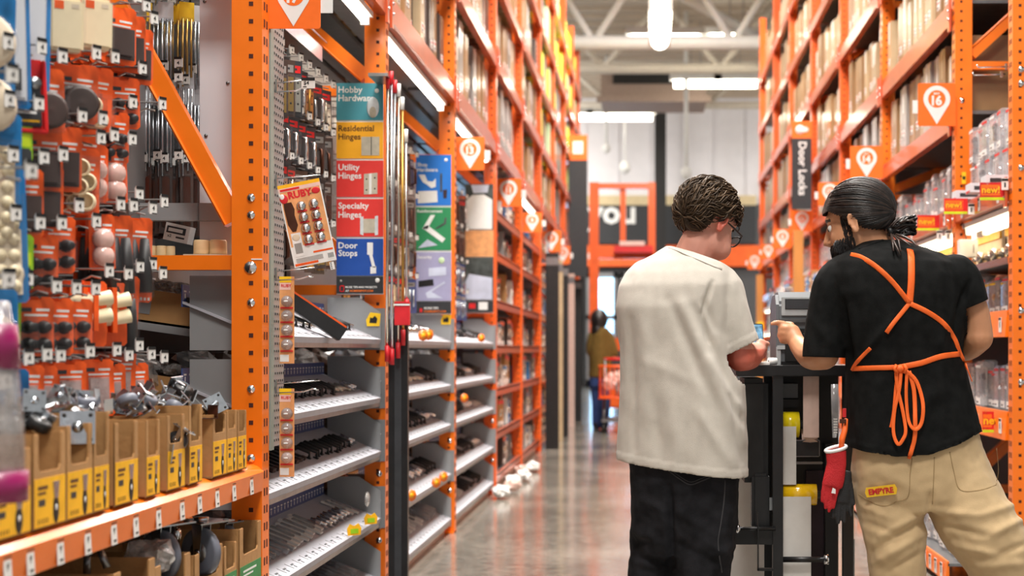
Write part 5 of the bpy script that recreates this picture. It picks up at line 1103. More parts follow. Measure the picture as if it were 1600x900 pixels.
m = MB(); m.lathe([(.05, 0), (.05, .004), (.002, .004)], 'white', 14, T(W*.42, 0, (b_.z+c0.z)/2-a.z) @ Rx(90)); m.ball((W*.62, -.004, (b_.z+c0.z)/2-a.z), (.05, .003, .03), 'white'); m.text('Door Locks', .12, 'white', T(W*.36, -.003, b_.z-a.z-.04) @ FC @ Rz(-90), .02); m.obj('lettering', e)
m = MB(); m.box((-.05, -.05, 0), (.05, .05, P(0, 360, 15.2).z), 'wood_post'); m.box((-.052, -.052, 1.55), (.052, -.05, 1.62), 'card_yellow'); m.obj('wooden_post', label='orange brown post standing before the far right racks', cat='post').location = (P(1247, 0, 15.2).x, 15.2, 0)
m = MB(); m.box((-.05, -.05, 0), (.05, .05, 2.3), 'wood_post'); m.box((-.052, -.052, 1.5), (.052, -.05, 1.6), 'card_yellow'); m.obj('wooden_post', label='farther orange brown post beside the man in the white shirt', cat='post').location = (P(1187, 0, 21.5).x, 21.5, 0)
# lit pale shelves far right
for i in (3, 4, 5, 6):
    Y0 = RP[i]+.15; Y1 = (RP[i+1] if i < 7 else 25.5)-.1
    for k, z in enumerate([.55, 1.0, 1.45, 1.78] if i < 6 else [1.0, 1.45]):
        e = empty('lit_shelf', (RX-.15, Y0, z), 'white lit shelf, %s from the floor, far right bay %s' % (ORD[k], ORD[i]), 'shelf'); m = MB(); m.box((0, 0, -.05), (.5, Y1-Y0, 0), 'white'); m.obj('deck', e)
        m = MB(); m.box((.02, .05, -.062), (.05, Y1-Y0-.05, -.052), 'tube_warm'); m.obj('tube', e)
        y = Y0+.2
        while y < Y1-.2 and i < 6:
            c = rnd.randint(0, 4); SPK[c].put((RX-.1, y, z+.001), (0, 0, 180), '%s on the lit shelf %s up, far right bay %s' % (SN[c], ORD[k], ORD[i]), '%ss, lit shelf %d, far right bay %s' % (SN[c], k, ORD[i]), (1.4, 1.8, 1.25), 'package'); y += .34
# ---- order picker, shoppers far down the aisle
def picker():
    Y = 26.5; a = P(921, 0, Y).x; b_ = P(1024, 0, Y).x; zt = P(0, 285, Y).z; W = b_.x-a if False else b_-a
    e = empty('order_picker', ((a+b_)/2, Y, 0), 'tall orange order picker machine with open mast at the far end of the aisle', 'lift truck'); h = W/2
    for s in (-1, 1):
        m = MB(); m.box((s*h-.13 if s > 0 else s*h+.0, -.05, .5), (s*h if s > 0 else s*h+.17, .1, zt), 'orange_dull'); m.obj('mast_rail', e)
    m = MB(); m.box((-.04, 0, 2.9), (.06, .08, zt-.02), 'orange_dull'); m.obj('mast_centre', e)
    for z, t in ((zt-.12, .1), (P(0, 404, Y).z, .22), (1.2, .2)): m = MB(); m.box((-h+.1, -.06, z), (h-.06, .05, z+t), 'orange_dull'); m.obj('cross_bar', e)
    m = MB(); m.box((-h+.1, -.9, .15), (h-.1, 0, .5), 'orange_dull'); m.box((-h+.2, -.3, .5), (h-.2, .3, 1.2), 'charcoal'); m.obj('chassis', e, bevel=.03)
    for x in (-h+.25, h-.25): m = MB(); m.cyl((x-.05, -.7, .15), (x+.05, -.7, .15), .15, 'black', 16); m.obj('wheel', e)
    for x in (-h+.25, h-.25): m = MB(); m.cyl((x-.05, .1, .16), (x+.05, .1, .16), .16, 'black', 16); m.obj('wheel', e)
picker()
m = MB(); m.box((-.35, -.2, 0), (.35, .2, .12), 'card_red'); m.box((-.25, -.22, .12), (.2, .1, .2), 'pink'); m.obj('safety_harness', label='red bundle resting on the order picker cross bar', cat='bundle').location = (P(990, 0, 26.2).x, 26.2, P(0, 397, 26.2).z+.02)
# ================================================================ PEOPLE
def limb(mb, pts, rad, mat='skin_pale', n=14):
    pts = [Vector(p) for p in pts]
    # resample for smooth bends
    if len(pts) > 2:
        q = [pts[0]]; r = [rad[0]]
        for i in range(len(pts)-1):
            p0, p1, p2, p3 = pts[max(i-1, 0)], pts[i], pts[i+1], pts[min(i+2, len(pts)-1)]
            for k in range(1, 5):
                t = k/4; q.append(.5*((2*p1)+(p2-p0)*t+(2*p0-5*p1+4*p2-p3)*t*t+(3*p1-p0-3*p2+p3)*t**3)); r.append(rad[i]*(1-t)+rad[i+1]*t)
        pts, rad = q, r
    mb.tube(pts, list(rad), mat, n); mb.ball(pts[0], rad[0]*.98, mat); mb.ball(pts[-1], rad[-1]*.98, mat)
def loft(mb, rings, mat, n=32, pw=2.4):
    """rings: (centre, a (side half width), b (depth half), yaw deg, tilt)"""
    vs = []
    for (c, a, b, yaw, tilt) in rings:
        cy, sy = math.cos(R(yaw)), math.sin(R(yaw))
        for j in range(n):
            t = 2*math.pi*j/n; ct, st = math.cos(t), math.sin(t)
            x = a*math.copysign(abs(ct)**(2/pw), ct); y = b*math.copysign(abs(st)**(2/pw), st)
            vs.append((c[0]+x*cy-y*sy, c[1]+x*sy+y*cy, c[2]+x*tilt))
    k = len(rings); fs = [(i*n+j, (i+1)*n+j, (i+1)*n+(j+1) % n, i*n+(j+1) % n) for i in range(k-1) for j in range(n)]
    fs += [tuple(range(n)), tuple((k-1)*n+j for j in range(n-1, -1, -1))]
    mb.add(vs, fs, mat)
def fuse(mb, voxel, it=6, fac=.5):
    me = bpy.data.meshes.new('t'); me.from_pydata(mb.v, [], mb.f); o = bpy.data.objects.new('t', me); C.objects.link(o)
    bm = bmesh.new(); bm.from_mesh(me); bmesh.ops.recalc_face_normals(bm, faces=bm.faces); bm.to_mesh(me); bm.free()
    r = o.modifiers.new('r', 'REMESH'); r.mode = 'VOXEL'; r.voxel_size = voxel
    s_ = o.modifiers.new('s', 'SMOOTH'); s_.iterations = it; s_.factor = fac
    dg = bpy.context.evaluated_depsgraph_get(); dg.update(); out = bpy.data.meshes.new_from_object(o.evaluated_get(dg)); bpy.data.objects.remove(o)
    out.materials.clear(); return out
def px(co): return (1015+2260*co[0]/co[1], 545+2260*(1.2-co[2])/co[1])
def wrinkle(me, folds, fa=1.6, noise_amp=.003, nscale=5, back=True, seed=0, stretch=(1, 1, .45)):
    me.update(); nr = [v.normal.copy() for v in me.vertices]
    for v, n in zip(me.vertices, nr):
        x, y = px(v.co); d = 0
        if n.y < .35:
            for (x0, y0, x1, y1, a, w_) in folds:
                dx, dy = x1-x0, y1-y0; L2 = dx*dx+dy*dy; t = max(0, min(1, ((x-x0)*dx+(y-y0)*dy)/L2))
                q = math.hypot(x-x0-t*dx, y-y0-t*dy)/w_
                if q < 3: d += fa*a*math.exp(-q*q)*(math.sin(math.pi*min(1, max(0, t*.9+.05)))**.5)
        c = v.co; p_ = Vector((c.x*nscale*stretch[0], c.y*nscale*stretch[1], c.z*nscale*stretch[2]))+Vector((seed, seed*2, 0))
        d += noise_amp*(noise.noise(p_*2)+.5*noise.noise(p_*5))
        v.co = c+n*d
def cut(me, co, no, zone=None):
    """remove everything on the side the normal points to, inside the zone"""
    bm = bmesh.new(); bm.from_mesh(me); co = Vector(co); no = Vector(no).normalized()
    fs = [f for f in bm.faces if zone is None or zone(f.calc_center_median())]
    ge = list({v for f in fs for v in f.verts})+list({e for f in fs for e in f.edges})+fs
    bmesh.ops.bisect_plane(bm, geom=ge, plane_co=co, plane_no=no)
    kill = [f for f in bm.faces if (f.calc_center_median()-co).dot(no) > 1e-5 and (zone is None or zone(f.calc_center_median()))]
    bmesh.ops.delete(bm, geom=kill, context='FACES'); 
    bm.to_mesh(me); bm.free(); me.update()
def finish(me, name, mats, parent=None, solid=0, fn=None, **k):
    for m_ in mats: me.materials.append(M[m_])
    me.polygons.foreach_set('use_smooth', [True]*len(me.polygons))
    if fn:
        for p_ in me.polygons: p_.material_index = fn(p_.center)
    else:
        for p_ in me.polygons: p_.material_index = 0
    me.name = name; o = bpy.data.objects.new(name, me); C.objects.link(o)
    if solid: s_ = o.modifiers.new('solid', 'SOLIDIFY'); s_.thickness = solid; s_.offset = -1
    if parent: o.parent = parent
    return tag(o, **k)
def bvh(o): return BVHTree.FromPolygons([v.co.copy() for v in o.data.vertices], [tuple(p_.vertices) for p_ in o.data.polygons])
EYE = Vector((0, 0, 1.2))
def onto(tree, x, y, Y0, off=.004):
    d = (P(x, y, 5)-EYE).normalized(); h = tree.ray_cast(EYE, d)
    return (h[0]-d*off) if h[0] else P(x, y, Y0)
def ribbon(tree, pts, Y0, w_, mat, name, parent, off=.004, n=5, flat=.22, lab=None):
    q = []
    for i in range(len(pts)-1):
        p0, p1, p2, p3 = [Vector(pts[max(0, min(len(pts)-1, i+k))]) for k in (-1, 0, 1, 2)]
        for k in range(n):
            t = k/n; c = .5*((2*p1)+(p2-p0)*t+(2*p0-5*p1+4*p2-p3)*t*t+(3*p1-p0-3*p2+p3)*t**3); q.append(c)
    q.append(Vector(pts[-1])); w3 = [onto(tree, c.x, c.y, Y0, off) for c in q]
    m = MB(); m.tube(w3, w_, mat, 8, flat=flat, up=(0, -1, 0)); return m.obj(name, parent, label=lab)
def head_parts(mb, X, s=1.0, nose=1.0, mat='skin_pale'):
    B = lambda c, r: mb.ball(c, r, mat, X, n=18, m=12)
    B((0, -.012, .035), (.076, .098, .088)); B((0, .03, -.02), (.066, .066, .085)); B((0, .036, -.066), (.056, .052, .045)); B((0, .062, -.084), (.03, .026, .024)); B((.036, .036, -.045), (.034, .05, .06)); B((-.036, .036, -.045), (.034, .05, .06))
    B((0, .075, .035), (.05, .022, .018)); B((.035, .062, -.028), (.026, .026, .026)); B((-.035, .062, -.028), (.026, .026, .026))
    B((0, .092, -.06), (.026, .013, .013))
    mb.tube([X @ Vector((0, .09, .02)), X @ Vector((0, .106*nose, -.012)), X @ Vector((0, .116*nose, -.03)), X @ Vector((0, .1, -.04))], [.008, .011, .014, .009], mat, 10)
    for s_ in (-1, 1):
        B((s_*.016, .1, -.034), (.01, .01, .008))
        E_ = X @ T(s_*.079, -.004, -.008) @ Rz(-s_*24) @ Rx(-8)
        pts = [(0, .012*math.cos(a)*(1-.25*(a > 3.3)), .0+.03*math.sin(a)) for a in [k*2*math.pi/14 for k in range(15)]]
        mb.tube([E_ @ Vector((s_*.006, p_[1], p_[2])) for p_ in pts], .0055, mat, 8); mb.ball((s_*.0, 0, -.002), (.004, .011, .024), mat, E_); mb.ball((s_*.003, .006, -.024), (.005, .007, .009), mat, E_)
def scalp(X, c, r, hairline, mats, locks, pole, lenr, wave, rr, seed, parent, full=False, lift=.008, shell_r=1.0):
    """hair = thin cap following the skull plus many tapering locks; one mesh"""
    g = random.Random(seed); m = MB(); c = Vector(c); pole = Vector(pole).normalized()
    n, k = 96, 64; keep = []
    def pt(u, e=0): return Vector((c.x+u.x*(r[0]+e), c.y+u.y*(r[1]+e), c.z+u.z*(r[2]+e)))
    vs = []; us = []
    for i in range(k+1):
        for j in range(n):
            th = math.pi*i/k; ph = 2*math.pi*j/n; u = Vector((math.sin(th)*math.cos(ph), math.sin(th)*math.sin(ph), math.cos(th))); us.append(u)
            vs.append(X @ pt(u, .002+.004*noise.noise(u*5+Vector((seed, 0, 0)))))
    fs = []
    for i in range(k):
        for j in range(n):
            q = (i*n+j, (i+1)*n+j, (i+1)*n+(j+1) % n, i*n+(j+1) % n); cc = sum((pt(us[a]) for a in q), Vector())/4
            if hairline(cc): fs.append(q)
    m.add(vs, fs, mats[0], smooth=True)
    a1 = pole.orthogonal().normalized(); a2 = pole.cross(a1); cnt = 0; tries = 0
    while cnt < locks and tries < locks*20:
        tries += 1; ph = g.uniform(0, 2*math.pi); th = math.acos(g.uniform(-.75, .995)); side = a1*math.cos(ph)+a2*math.sin(ph)
        u = pole*math.cos(th)+side*math.sin(th)
        if not hairline(pt(u)): continue
        pts = []; w0 = g.uniform(0, 6.28); L_ = g.uniform(*lenr); N_ = 12 if full else 9; lf = g.uniform(0, 1)**1.5*lift; ok = True
        for q in range(N_):
            t = q/(N_-1)
            if full: th2 = th*(1-t); ph2 = ph
            else: th2 = th+L_*t; ph2 = ph+wave*math.sin(w0+t*5.5)/max(.35, math.sin(th2))
            s2 = a1*math.cos(ph2)+a2*math.sin(ph2); u2 = pole*math.cos(th2)+s2*math.sin(th2)
            pts.append(X @ pt(u2, .003+lf*math.sin(math.pi*min(1, t*.8+.15))*(1.0 if not full else .6)))
            if not full and q > 5 and not hairline(pt(u2, .0)) and g.random() < .5: break
        if len(pts) < 4: continue
        rad = [rr*(.35+.65*math.sin(math.pi*(q+.6)/(len(pts)+.2))) for q in range(len(pts))]
        m.tube(pts, rad, mats[g.randint(0, len(mats)-1)], 5, flat=.6); cnt += 1
    m.sm = [True]*len(m.f); return m.obj('hair', parent)
def shoe(parent, c, yaw, mat='black'):
    m = MB(); X = T(*c) @ Rz(yaw); m.ball((0, .07, .04), (.05, .15, .045), mat, X); m.ball((0, -.02, .07), (.045, .06, .06), mat, X); m.box((-.048, -.075, 0), (.048, .2, .022), 'white' if mat != 'white' else 'grey_panel', X)
    me = fuse(m, .008, 4); finish(me, 'shoe', [mat], parent)
# ---------------------------------------------------------------- man in the white shirt
Y1_ = 5.1
def Q1(x, y, d=0): return P(x, y, Y1_+d)
s1 = Y1_/2260; YAW = -24
XH1 = T(*Q1(1104, 349, .06)) @ Rz(-50) @ Rx(-27) @ Matrix.Scale(1.12, 4)
b = MB(); head_parts(b, XH1)
limb(b, [Q1(1075, 425, .05), Q1(1090, 385, .05), Q1(1104, 360, .06)], [.078, .07, .062])
limb(b, [Q1(1098, 388, .04), Q1(1124, 388, .05)], [.05, .045])
tor = [(1070, 415, 40, .06), (1062, 445, 66, .08), (1056, 500, 70, .09), (1060, 560, 70, .09), (1064, 640, 70, .09), (1066, 720, 66, .085), (1066, 770, 62, .08)]
loft(b, [(Q1(x, y), hw*s1*.96, d, YAW, 0) for x, y, hw, d in tor], 'skin_pale')
# right arm and hand
limb(b, [Q1(1124, 458, -.03), Q1(1146, 510, -.045), Q1(1157, 552, -.04)], [.04, .046, .05])
limb(b, [Q1(1157, 556, -.035), Q1(1170, 556, .05), Q1(1182, 549, .16)], [.056, .05, .033])
limb(b, [Q1(1182, 549, .16), Q1(1188, 545, .22)], [.03, .026])
H = lambda x, y, d: Q1(x, y, d)
limb(b, [H(1186, 538, .21), H(1192, 536, .215), H(1200, 537, .215)], [.0115, .0105, .009], n=10)
for k, (y_, l_) in enumerate([(544, 1196), (550, 1194), (556, 1192)]):
    limb(b, [H(1188, y_, .22), H(1193, y_, .235), H(l_, y_+1, .26), H(1188, y_+2, .275)], [.0105, .01, .009, .008], n=8)
limb(b, [H(1184, 540, .19), H(1188, 533, .2), H(1196, 536, .2)], [.013, .011, .009], n=8)
# left arm, mostly hidden by the body
limb(b, [Q1(995, 448, .08), Q1(992, 505, .14), Q1(1002, 555, .2)], [.055, .05, .046]); limb(b, [Q1(1002, 555, .2), Q1(1090, 556, .32), Q1(1160, 545, .34)], [.046, .04, .028])
limb(b, [Q1(1160, 545, .34), Q1(1180, 540, .33)], [.034, .03])
for k in range(4): limb(b, [Q1(1176, 532+6*k, .33), Q1(1186, 530+6*k, .325), Q1(1192, 530+6*k, .3)], [.01, .009, .008], n=8)
limb(b, [Q1(1172, 532, .31), Q1(1180, 524, .3)], [.011, .009], n=8)
# legs
for (x0, x1_, d) in ((1026, 1018, .05), (1108, 1104, -.03)): limb(b, [Q1(x0, 760, d), Q1((x0+x1_)/2, 900, d), Q1(x1_, 1050, d)], [.055, .05, .04])
me = fuse(b, .0052, 5)
X1i = XH1.inverted()
def skin1(c):
    q = X1i @ c
    if abs(q.x) > .07 and abs(q.y) < .04 and abs(q.z+.008) < .045: return 1
    if c.z < 1.2 and c.x > P(1120, 0, 5.1).x: return 1
    return 0
man1 = finish(me, 'person', ['skin_pale', 'skin_red'], fn=skin1, label='person with short brown hair in off-white shirt and black jeans, back to camera, looking down', cat='person')
def hl1(p):
    x, y, z = p
    if y > .05: return z > .06-.0*y
    if y > -.035: return z > (.045 if y > .02 else .02)
    return z > -.084
o = scalp(XH1, (0, -.012, .036), (.084, .107, .098), hl1, ['hair_brown', 'hair_brown', 'hair_brown_b'], 1700, (.0, .72, .6), (.35, .8), .075, .0033, 5, man1, lift=.016)
# glasses
g = MB()
for s_ in (-1, 1):
    pts = [(s_*(.034+.026*math.cos(a)), .108-.004*abs(math.cos(a)), -.008+.019*math.sin(a)*(1 if math.sin(a) < 0 else .85)) for a in [k*2*math.pi/20 for k in range(21)]]
    g.tube([XH1 @ Vector(q) for q in pts], .0026, 'black', 8)
    g.tube([XH1 @ Vector(q) for q in ((s_*.06, .104, .0), (s_*.074, .094, .002), (s_*.08, .05, .004), (s_*.083, .0, .006), (s_*.082, -.02, -.01))], .0032, 'black', 8)
g.tube([XH1 @ Vector(q) for q in ((-.009, .11, -.004), (0, .114, .0), (.009, .11, -.004))], .0026, 'black', 8)
gl = g.obj('glasses', man1); g = MB()
for s_ in (-1, 1): g.ball((s_*.034, .107, -.008), (.025, .0015, .018), 'lens', XH1)
g.obj('lens', gl)
# shirt
t = MB()
rings = [(1079, 384, 34, .062, .035), (1075, 396, 50, .085, .03), (1067, 410, 72, .105, .02), (1062, 426, 82, .12, .01), (1057, 446, 88, .132, 0), (1053, 480, 88, .142, 0), (1056, 520, 86, .142, 0), (1060, 560, 88, .144, 0), (1065, 600, 93, .148, 0), (1066, 650, 95, .15, 0), (1065, 700, 97, .15, 0), (1064, 770, 99, .15, 0)]
loft(t, [(Q1(x, y, dd), (hw*s1)/math.cos(R(YAW))*.985, d, YAW, 0) for x, y, hw, d, dd in rings], 'tee_white')
SA, SB = Q1(1120, 440, -.045), Q1(1163, 575, -.04)
limb(t, [Q1(1114, 432, -.03), Q1(1128, 452, -.045), Q1(1144, 505, -.05), Q1(1162, 566, -.04)], [.064, .078, .072, .066])
limb(t, [Q1(1004, 442, .06), Q1(994, 474, .1), Q1(991, 520, .15), Q1(998, 560, .19)], [.064, .068, .064, .06])
me = fuse(t, .0068, 12)
wrinkle(me, [(1100, 470, 1118, 515, -.006, 6), (1113, 440, 1098, 490, -.009, 3.5), (1098, 490, 1108, 535, -.008, 3.5), (1065, 475, 1160, 690, .007, 10), (1045, 470, 1120, 640, -.005, 9), (1085, 480, 1150, 620, -.007, 7), (1110, 560, 1155, 640, .007, 7), (1120, 570, 1158, 660, -.006, 6),
             (1000, 470, 1020, 650, .005, 12), (985, 500, 992, 700, -.005, 8), (1030, 560, 1060, 715, .004, 12), (1090, 640, 1140, 725, .005, 9), (1015, 600, 1035, 720, -.004, 10), (1125, 450, 1140, 540, .003, 8), (1140, 620, 1158, 720, -.006, 6), (1000, 560, 1090, 600, .002, 10)], 1.7, .0045, 6, seed=3)
na, nb = Q1(1044, 383, .0), Q1(1132, 420, .0); nd = (nb-na).normalized().cross(Vector((0, 1, -.12))).normalized()
if nd.z < 0: nd = -nd
cut(me, na, nd, lambda c: 1030 < px(c)[0] < 1150 and px(c)[1] < 440)
# hem: the back hangs lower on the right
pa, pb = Q1(965, 718, .0), Q1(1150, 742, -.06); u = (pb-pa).normalized(); nn = u.cross(Vector((0, 1, .05))).normalized()
if nn.z > 0: nn = -nn
zone_arm = lambda c: (px(c)[0] > 1122 and px(c)[1] > 510 and px(c)[1] < 610 and (c-Q1(1158, 560, -.04)).length < .12)
# sleeve end
ds = (Q1(1158, 548, -.04)-Q1(1140, 505, -.05)).normalized(); sc_ = (Q1(1131, 556, -.04)+Q1(1182, 531, -.04))/2
hemdir = (Q1(1182, 531, -.02)-Q1(1131, 556, -.04)).normalized(); sn = hemdir.cross(Vector((0, 1, 0))).normalized()
if sn.z > 0: sn = -sn
cut(me, sc_, sn, lambda c: (c-Q1(1158, 556, -.04)).length < .105 and px(c)[0] > 1127+max(0, 556-px(c)[1])*.05)
cut(me, pa, nn)
for v in me.vertices:      # stitched hem bands
    h = (v.co-pa).dot(nn)
    if -.026 < h < -.0: v.co += v.normal*.0022
    h = (v.co-sc_).dot(sn)
    if -.026 < h <= 0 and (v.co-sc_).length < .1: v.co += v.normal*.0022
tee1 = finish(me, 'shirt', ['tee_white'], man1, solid=.003)
bt = bvh(tee1)
m = MB(); ribp = [onto(bt, x, y, 5.0, .0005) for x, y in ((1046, 386), (1060, 391), (1075, 398), (1090, 404), (1104, 410), (1118, 416), (1128, 420))]; m.tube(ribp, .0065, 'tee_white', 8, flat=.3, up=(0, -.6, .8)); m.obj('collar', tee1)
# jeans
j = MB()
hip = [(1066, 700, 86, .125), (1070, 740, 84, .13), (1070, 790, 82, .13), (1068, 830, 78, .12), (1068, 868, 70, .1)]
loft(j, [(Q1(x, y), hw*s1*1.03, d, YAW*.6, 0) for x, y, hw, d in hip], 'denim')
limb(j, [Q1(1030, 770, .05), Q1(1025, 830, .06), Q1(1022, 880, .05), Q1(1014, 960, .05), Q1(1010, 1058, .06)], [.1, .093, .092, .088, .078], n=18)
limb(j, [Q1(1104, 770, -.02), Q1(1101, 830, -.03), Q1(1096, 880, -.03), Q1(1094, 960, -.02), Q1(1092, 1058, 0)], [.116, .113, .106, .096, .082], n=18)
me = fuse(j, .0075, 5)
wrinkle(me, [(1046, 760, 1050, 885, -.02, 5), (1000, 780, 1040, 800, .005, 6), (990, 830, 1035, 850, .006, 6), (988, 850, 1030, 842, -.006, 5), (1060, 800, 1120, 840, .006, 8), (1080, 830, 1140, 870, .007, 7), (1060, 850, 1120, 880, -.006, 6), (985, 875, 1040, 890, .007, 6), (1060, 790, 1085, 760, -.004, 6), (1100, 875, 1150, 850, .006, 6)], 1.3, .006, 8, seed=11, stretch=(1, 1, 1))
jeans1 = finish(me, 'jeans', ['denim'], man1); bj = bvh(jeans1)
ribbon(bj, [(1044, 735), (1060, 747), (1078, 757), (1095, 752), (1114, 744)], 5, .0022, 'denim_stitch', 'pocket_seam', jeans1, .001)
ribbon(bj, [(1044, 731), (1060, 743), (1078, 753), (1095, 748), (1114, 740)], 5, .0012, 'denim_stitch', 'pocket_seam', jeans1, .001)
ribbon(bj, [(1133, 750), (1131, 785), (1126, 820), (1122, 850), (1128, 895)], 5, .0025, 'denim_stitch', 'side_seam', jeans1, .001)
for (x, d) in ((1008, .06), (1094, 0)):
    q = Q1(x, 1060, d); shoe(man1, (q.x, q.y-.02, 0), -20)
# phone
e = empty('phone', Q1(1182, 522, .26), 'dark phone held upright in the hand of the person in off-white shirt', 'phone'); e.rotation_euler = (R(-14), 0, R(10))
m = MB(); m.box((-.03, -.004, -.055), (.026, .004, .04), 'charcoal'); m.obj('case', e, bevel=.003); m = MB(); m.box((-.027, -.0048, -.05), (.022, -.004, .035), 'screen'); m.obj('screen', e)
# ---------------------------------------------------------------- man in the black shirt
Y2_ = 4.95; s2 = Y2_/2260
def Q2(x, y, d=0): return P(x, y, Y2_+d)
XH2 = T(*Q2(1341, 349, .06)) @ Rz(66) @ Rx(-16) @ Matrix.Scale(1.12, 4)
b = MB(); head_parts(b, XH2, nose=1.0)
limb(b, [Q2(1385, 430, .05), Q2(1368, 392, .06), Q2(1352, 362, .06)], [.085, .07, .064])
tor = [(1385, 410, 50, .07), (1402, 445, 66, .08), (1408, 500, 68, .09), (1414, 570, 66, .09), (1420, 640, 70, .09), (1430, 700, 72, .09), (1440, 760, 66, .08)]
loft(b, [(Q2(x, y), hw*s2, d, 12, 0) for x, y, hw, d in tor], 'skin_tan')
limb(b, [Q2(1304, 450, .0), Q2(1292, 500, .0), Q2(1287, 548, .0)], [.045, .046, .052])
limb(b, [Q2(1287, 553, .0), Q2(1266, 556, .08), Q2(1245, 536, .19)], [.056, .047, .031])
limb(b, [Q2(1245, 535, .19), Q2(1237, 522, .22)], [.03, .034])
limb(b, [Q2(1237, 520, .22), Q2(1228, 517, .22)], [.033, .028])
Hh = lambda x, y, d=.22: Q2(x, y, d)
limb(b, [Hh(1230, 508), Hh(1221, 505, .215), Hh(1213, 504, .21), Hh(1206, 506, .208)], [.0125, .0108, .0098, .0082], n=10)
for k, (x_, y_) in enumerate([(1224, 513), (1223, 521), (1226, 529)]):
    limb(b, [Hh(x_+6, y_, .2), Hh(x_-3, y_, .21), Hh(x_-4, y_+4, .24), Hh(x_+4, y_+5, .245)], [.0125, .0118, .0105, .009], n=10)
limb(b, [Hh(1236, 508, .25), Hh(1226, 507, .26), Hh(1219, 511, .25)], [.014, .012, .009], n=10)
limb(b, [Q2(1500, 440, .0), Q2(1524, 480, -.0), Q2(1531, 525, .0)], [.04, .042, .046])
limb(b, [Q2(1530, 527, .0), Q2(1510, 545, .08), Q2(1480, 545, .2)], [.05, .043, .03])
limb(b, [Q2(1480, 545, .2), Q2(1462, 540, .22)], [.034, .03])
for k in range(4): limb(b, [Q2(1466, 530+7*k, .22), Q2(1450, 528+7*k, .225), Q2(1442, 530+7*k, .23)], [.011, .01, .008], n=8)
for (a_, c_) in ((1395, 1402), (1505, 1640)): limb(b, [Q2(a_, 770, 0), Q2((a_+c_)/2, 900, -.02), Q2(c_, 1060, 0)], [.055, .05, .04])
me = fuse(b, .0052, 5); X2i = XH2.inverted()
def skin2(c):
    q = X2i @ c
    if q.length < .2:
        jaw = q.z < -.055 and q.y > .02 and q.z > -.14
        if jaw and not (q.y > .085 and q.z > -.048) and not (abs(q.x) < .045 and q.z > -.05) and c.z > P(0, 415, 5).z:
            return 1
        if q.y > .07 and .026 < q.z < .034 and .012 < abs(q.x) < .05: return 1
        if q.y > .096 and -.066 < q.z < -.054: return 2
    return 0
man2 = finish(me, 'person', ['skin_tan', 'hair_black', 'lip_brown'], fn=skin2, label='person with tied back dark hair, black shirt, khakis and orange apron strings, pointing left', cat='person')
for s_ in (-1, 1):
    m = MB(); m.ball((s_*.031, .078, .006), .0115, 'white', XH2); m.ball((s_*.032, .0875, .004), (.006, .003, .006), 'black', XH2); m.obj('eye', man2)
def hl2(p):
    x, y, z = p
    if y > .06: return z > .055
    if y > -.03: return z > .055-(.06-y)*.94
    return z > -.03+(y+.03)*.35
bb = bvh(man2); bd = MB(); gb = random.Random(8)
for k in range(6500):
    q = Vector((gb.choice((-1, 1))*gb.uniform(.0, .085), gb.uniform(.0, .11), gb.uniform(-.15, .03)))
    w_ = XH2 @ q; h_ = bb.find_nearest(w_)
    if not h_[0] or (h_[0]-w_).length > .03: continue
    l_ = X2i @ h_[0]
    jaw = -.14 < l_.z < -.038 and l_.y > .006 and not (l_.y > .075 and l_.z > -.05) and l_.z < -.03-.2*max(0, l_.y-.03)+.0 and (l_.y > .012)
    burn = abs(l_.x) > .04 and -.06 < l_.z < .035 and .01 < l_.y < .034
    mous = l_.y > .085 and -.052 < l_.z < -.043
    if not (jaw or burn or mous): continue
    dn = (XH2.to_3x3() @ Vector((0, .25 if jaw else .05, -1))).normalized(); n_ = h_[1]
    a_ = h_[0]-n_*.001; bd.tube([a_, a_+n_*.004+dn*.006, a_+n_*.005+dn*gb.uniform(.01, .017)], [.0022, .0019, .0006], 'hair_black', 4)
bd.obj('beard', man2)
scalp(XH2, (0, -.012, .036), (.083, .112, .1), hl2, ['hair_black', 'hair_black', 'hair_black_b'], 900, (-.08, -.9, -.34), (1, 1), 0, .0026, 9, man2, full=True, lift=.005)
hb = MB(); g2 = random.Random(4); tie = Q2(1391, 362, .0)
for k in range(46):
    c0 = tie+Vector((g2.uniform(-.01, .0), g2.uniform(-.012, .012), g2.uniform(-.014, .014))); e_ = Q2(1426+g2.uniform(-14, 7), 352+g2.uniform(-16, 15), g2.uniform(-.03, .04))
    mid = (c0+e_)/2+Vector((0, g2.uniform(-.012, .012), g2.uniform(-.018, .018))); back = Q2(1405+g2.uniform(-5, 10), 356+g2.uniform(-12, 12), g2.uniform(-.03, .03))
    hb.tube([c0, mid, e_, (e_+back)/2+Vector((0, 0, g2.uniform(-.01, .01))), back], [.003, .005, .0055, .005, .002], ['hair_black', 'hair_black_b'][k % 3 == 0], 6)
for (pts, r_) in [([(1392, 366), (1397, 378), (1403, 390), (1407, 399)], .004), ([(1395, 367), (1404, 376), (1407, 392)], .003), ([(1400, 366), (1415, 371), (1426, 377), (1432, 384)], .0045), ([(1398, 368), (1412, 376), (1423, 384)], .0035), ([(1392, 366), (1395, 380), (1396, 392)], .003), ([(1405, 350), (1416, 342), (1421, 338), (1416, 344)], .0035), ([(1410, 346), (1424, 344), (1432, 350)], .004)]:
    hb.tube([Q2(x, y, -.03-.1*max(0, min(1, (y-362)/25))) for x, y in pts], [r_, r_*1.2, r_, r_*.4][:len(pts)], 'hair_black_b', 6)
hb.lathe([(.014, -.008), (.017, -.004), (.017, .004), (.014, .008)], 'black', 14, T(*tie) @ Ry(75)); hb.sm = [True]*len(hb.f); hb.obj('hair_bun', man2)
t = MB()
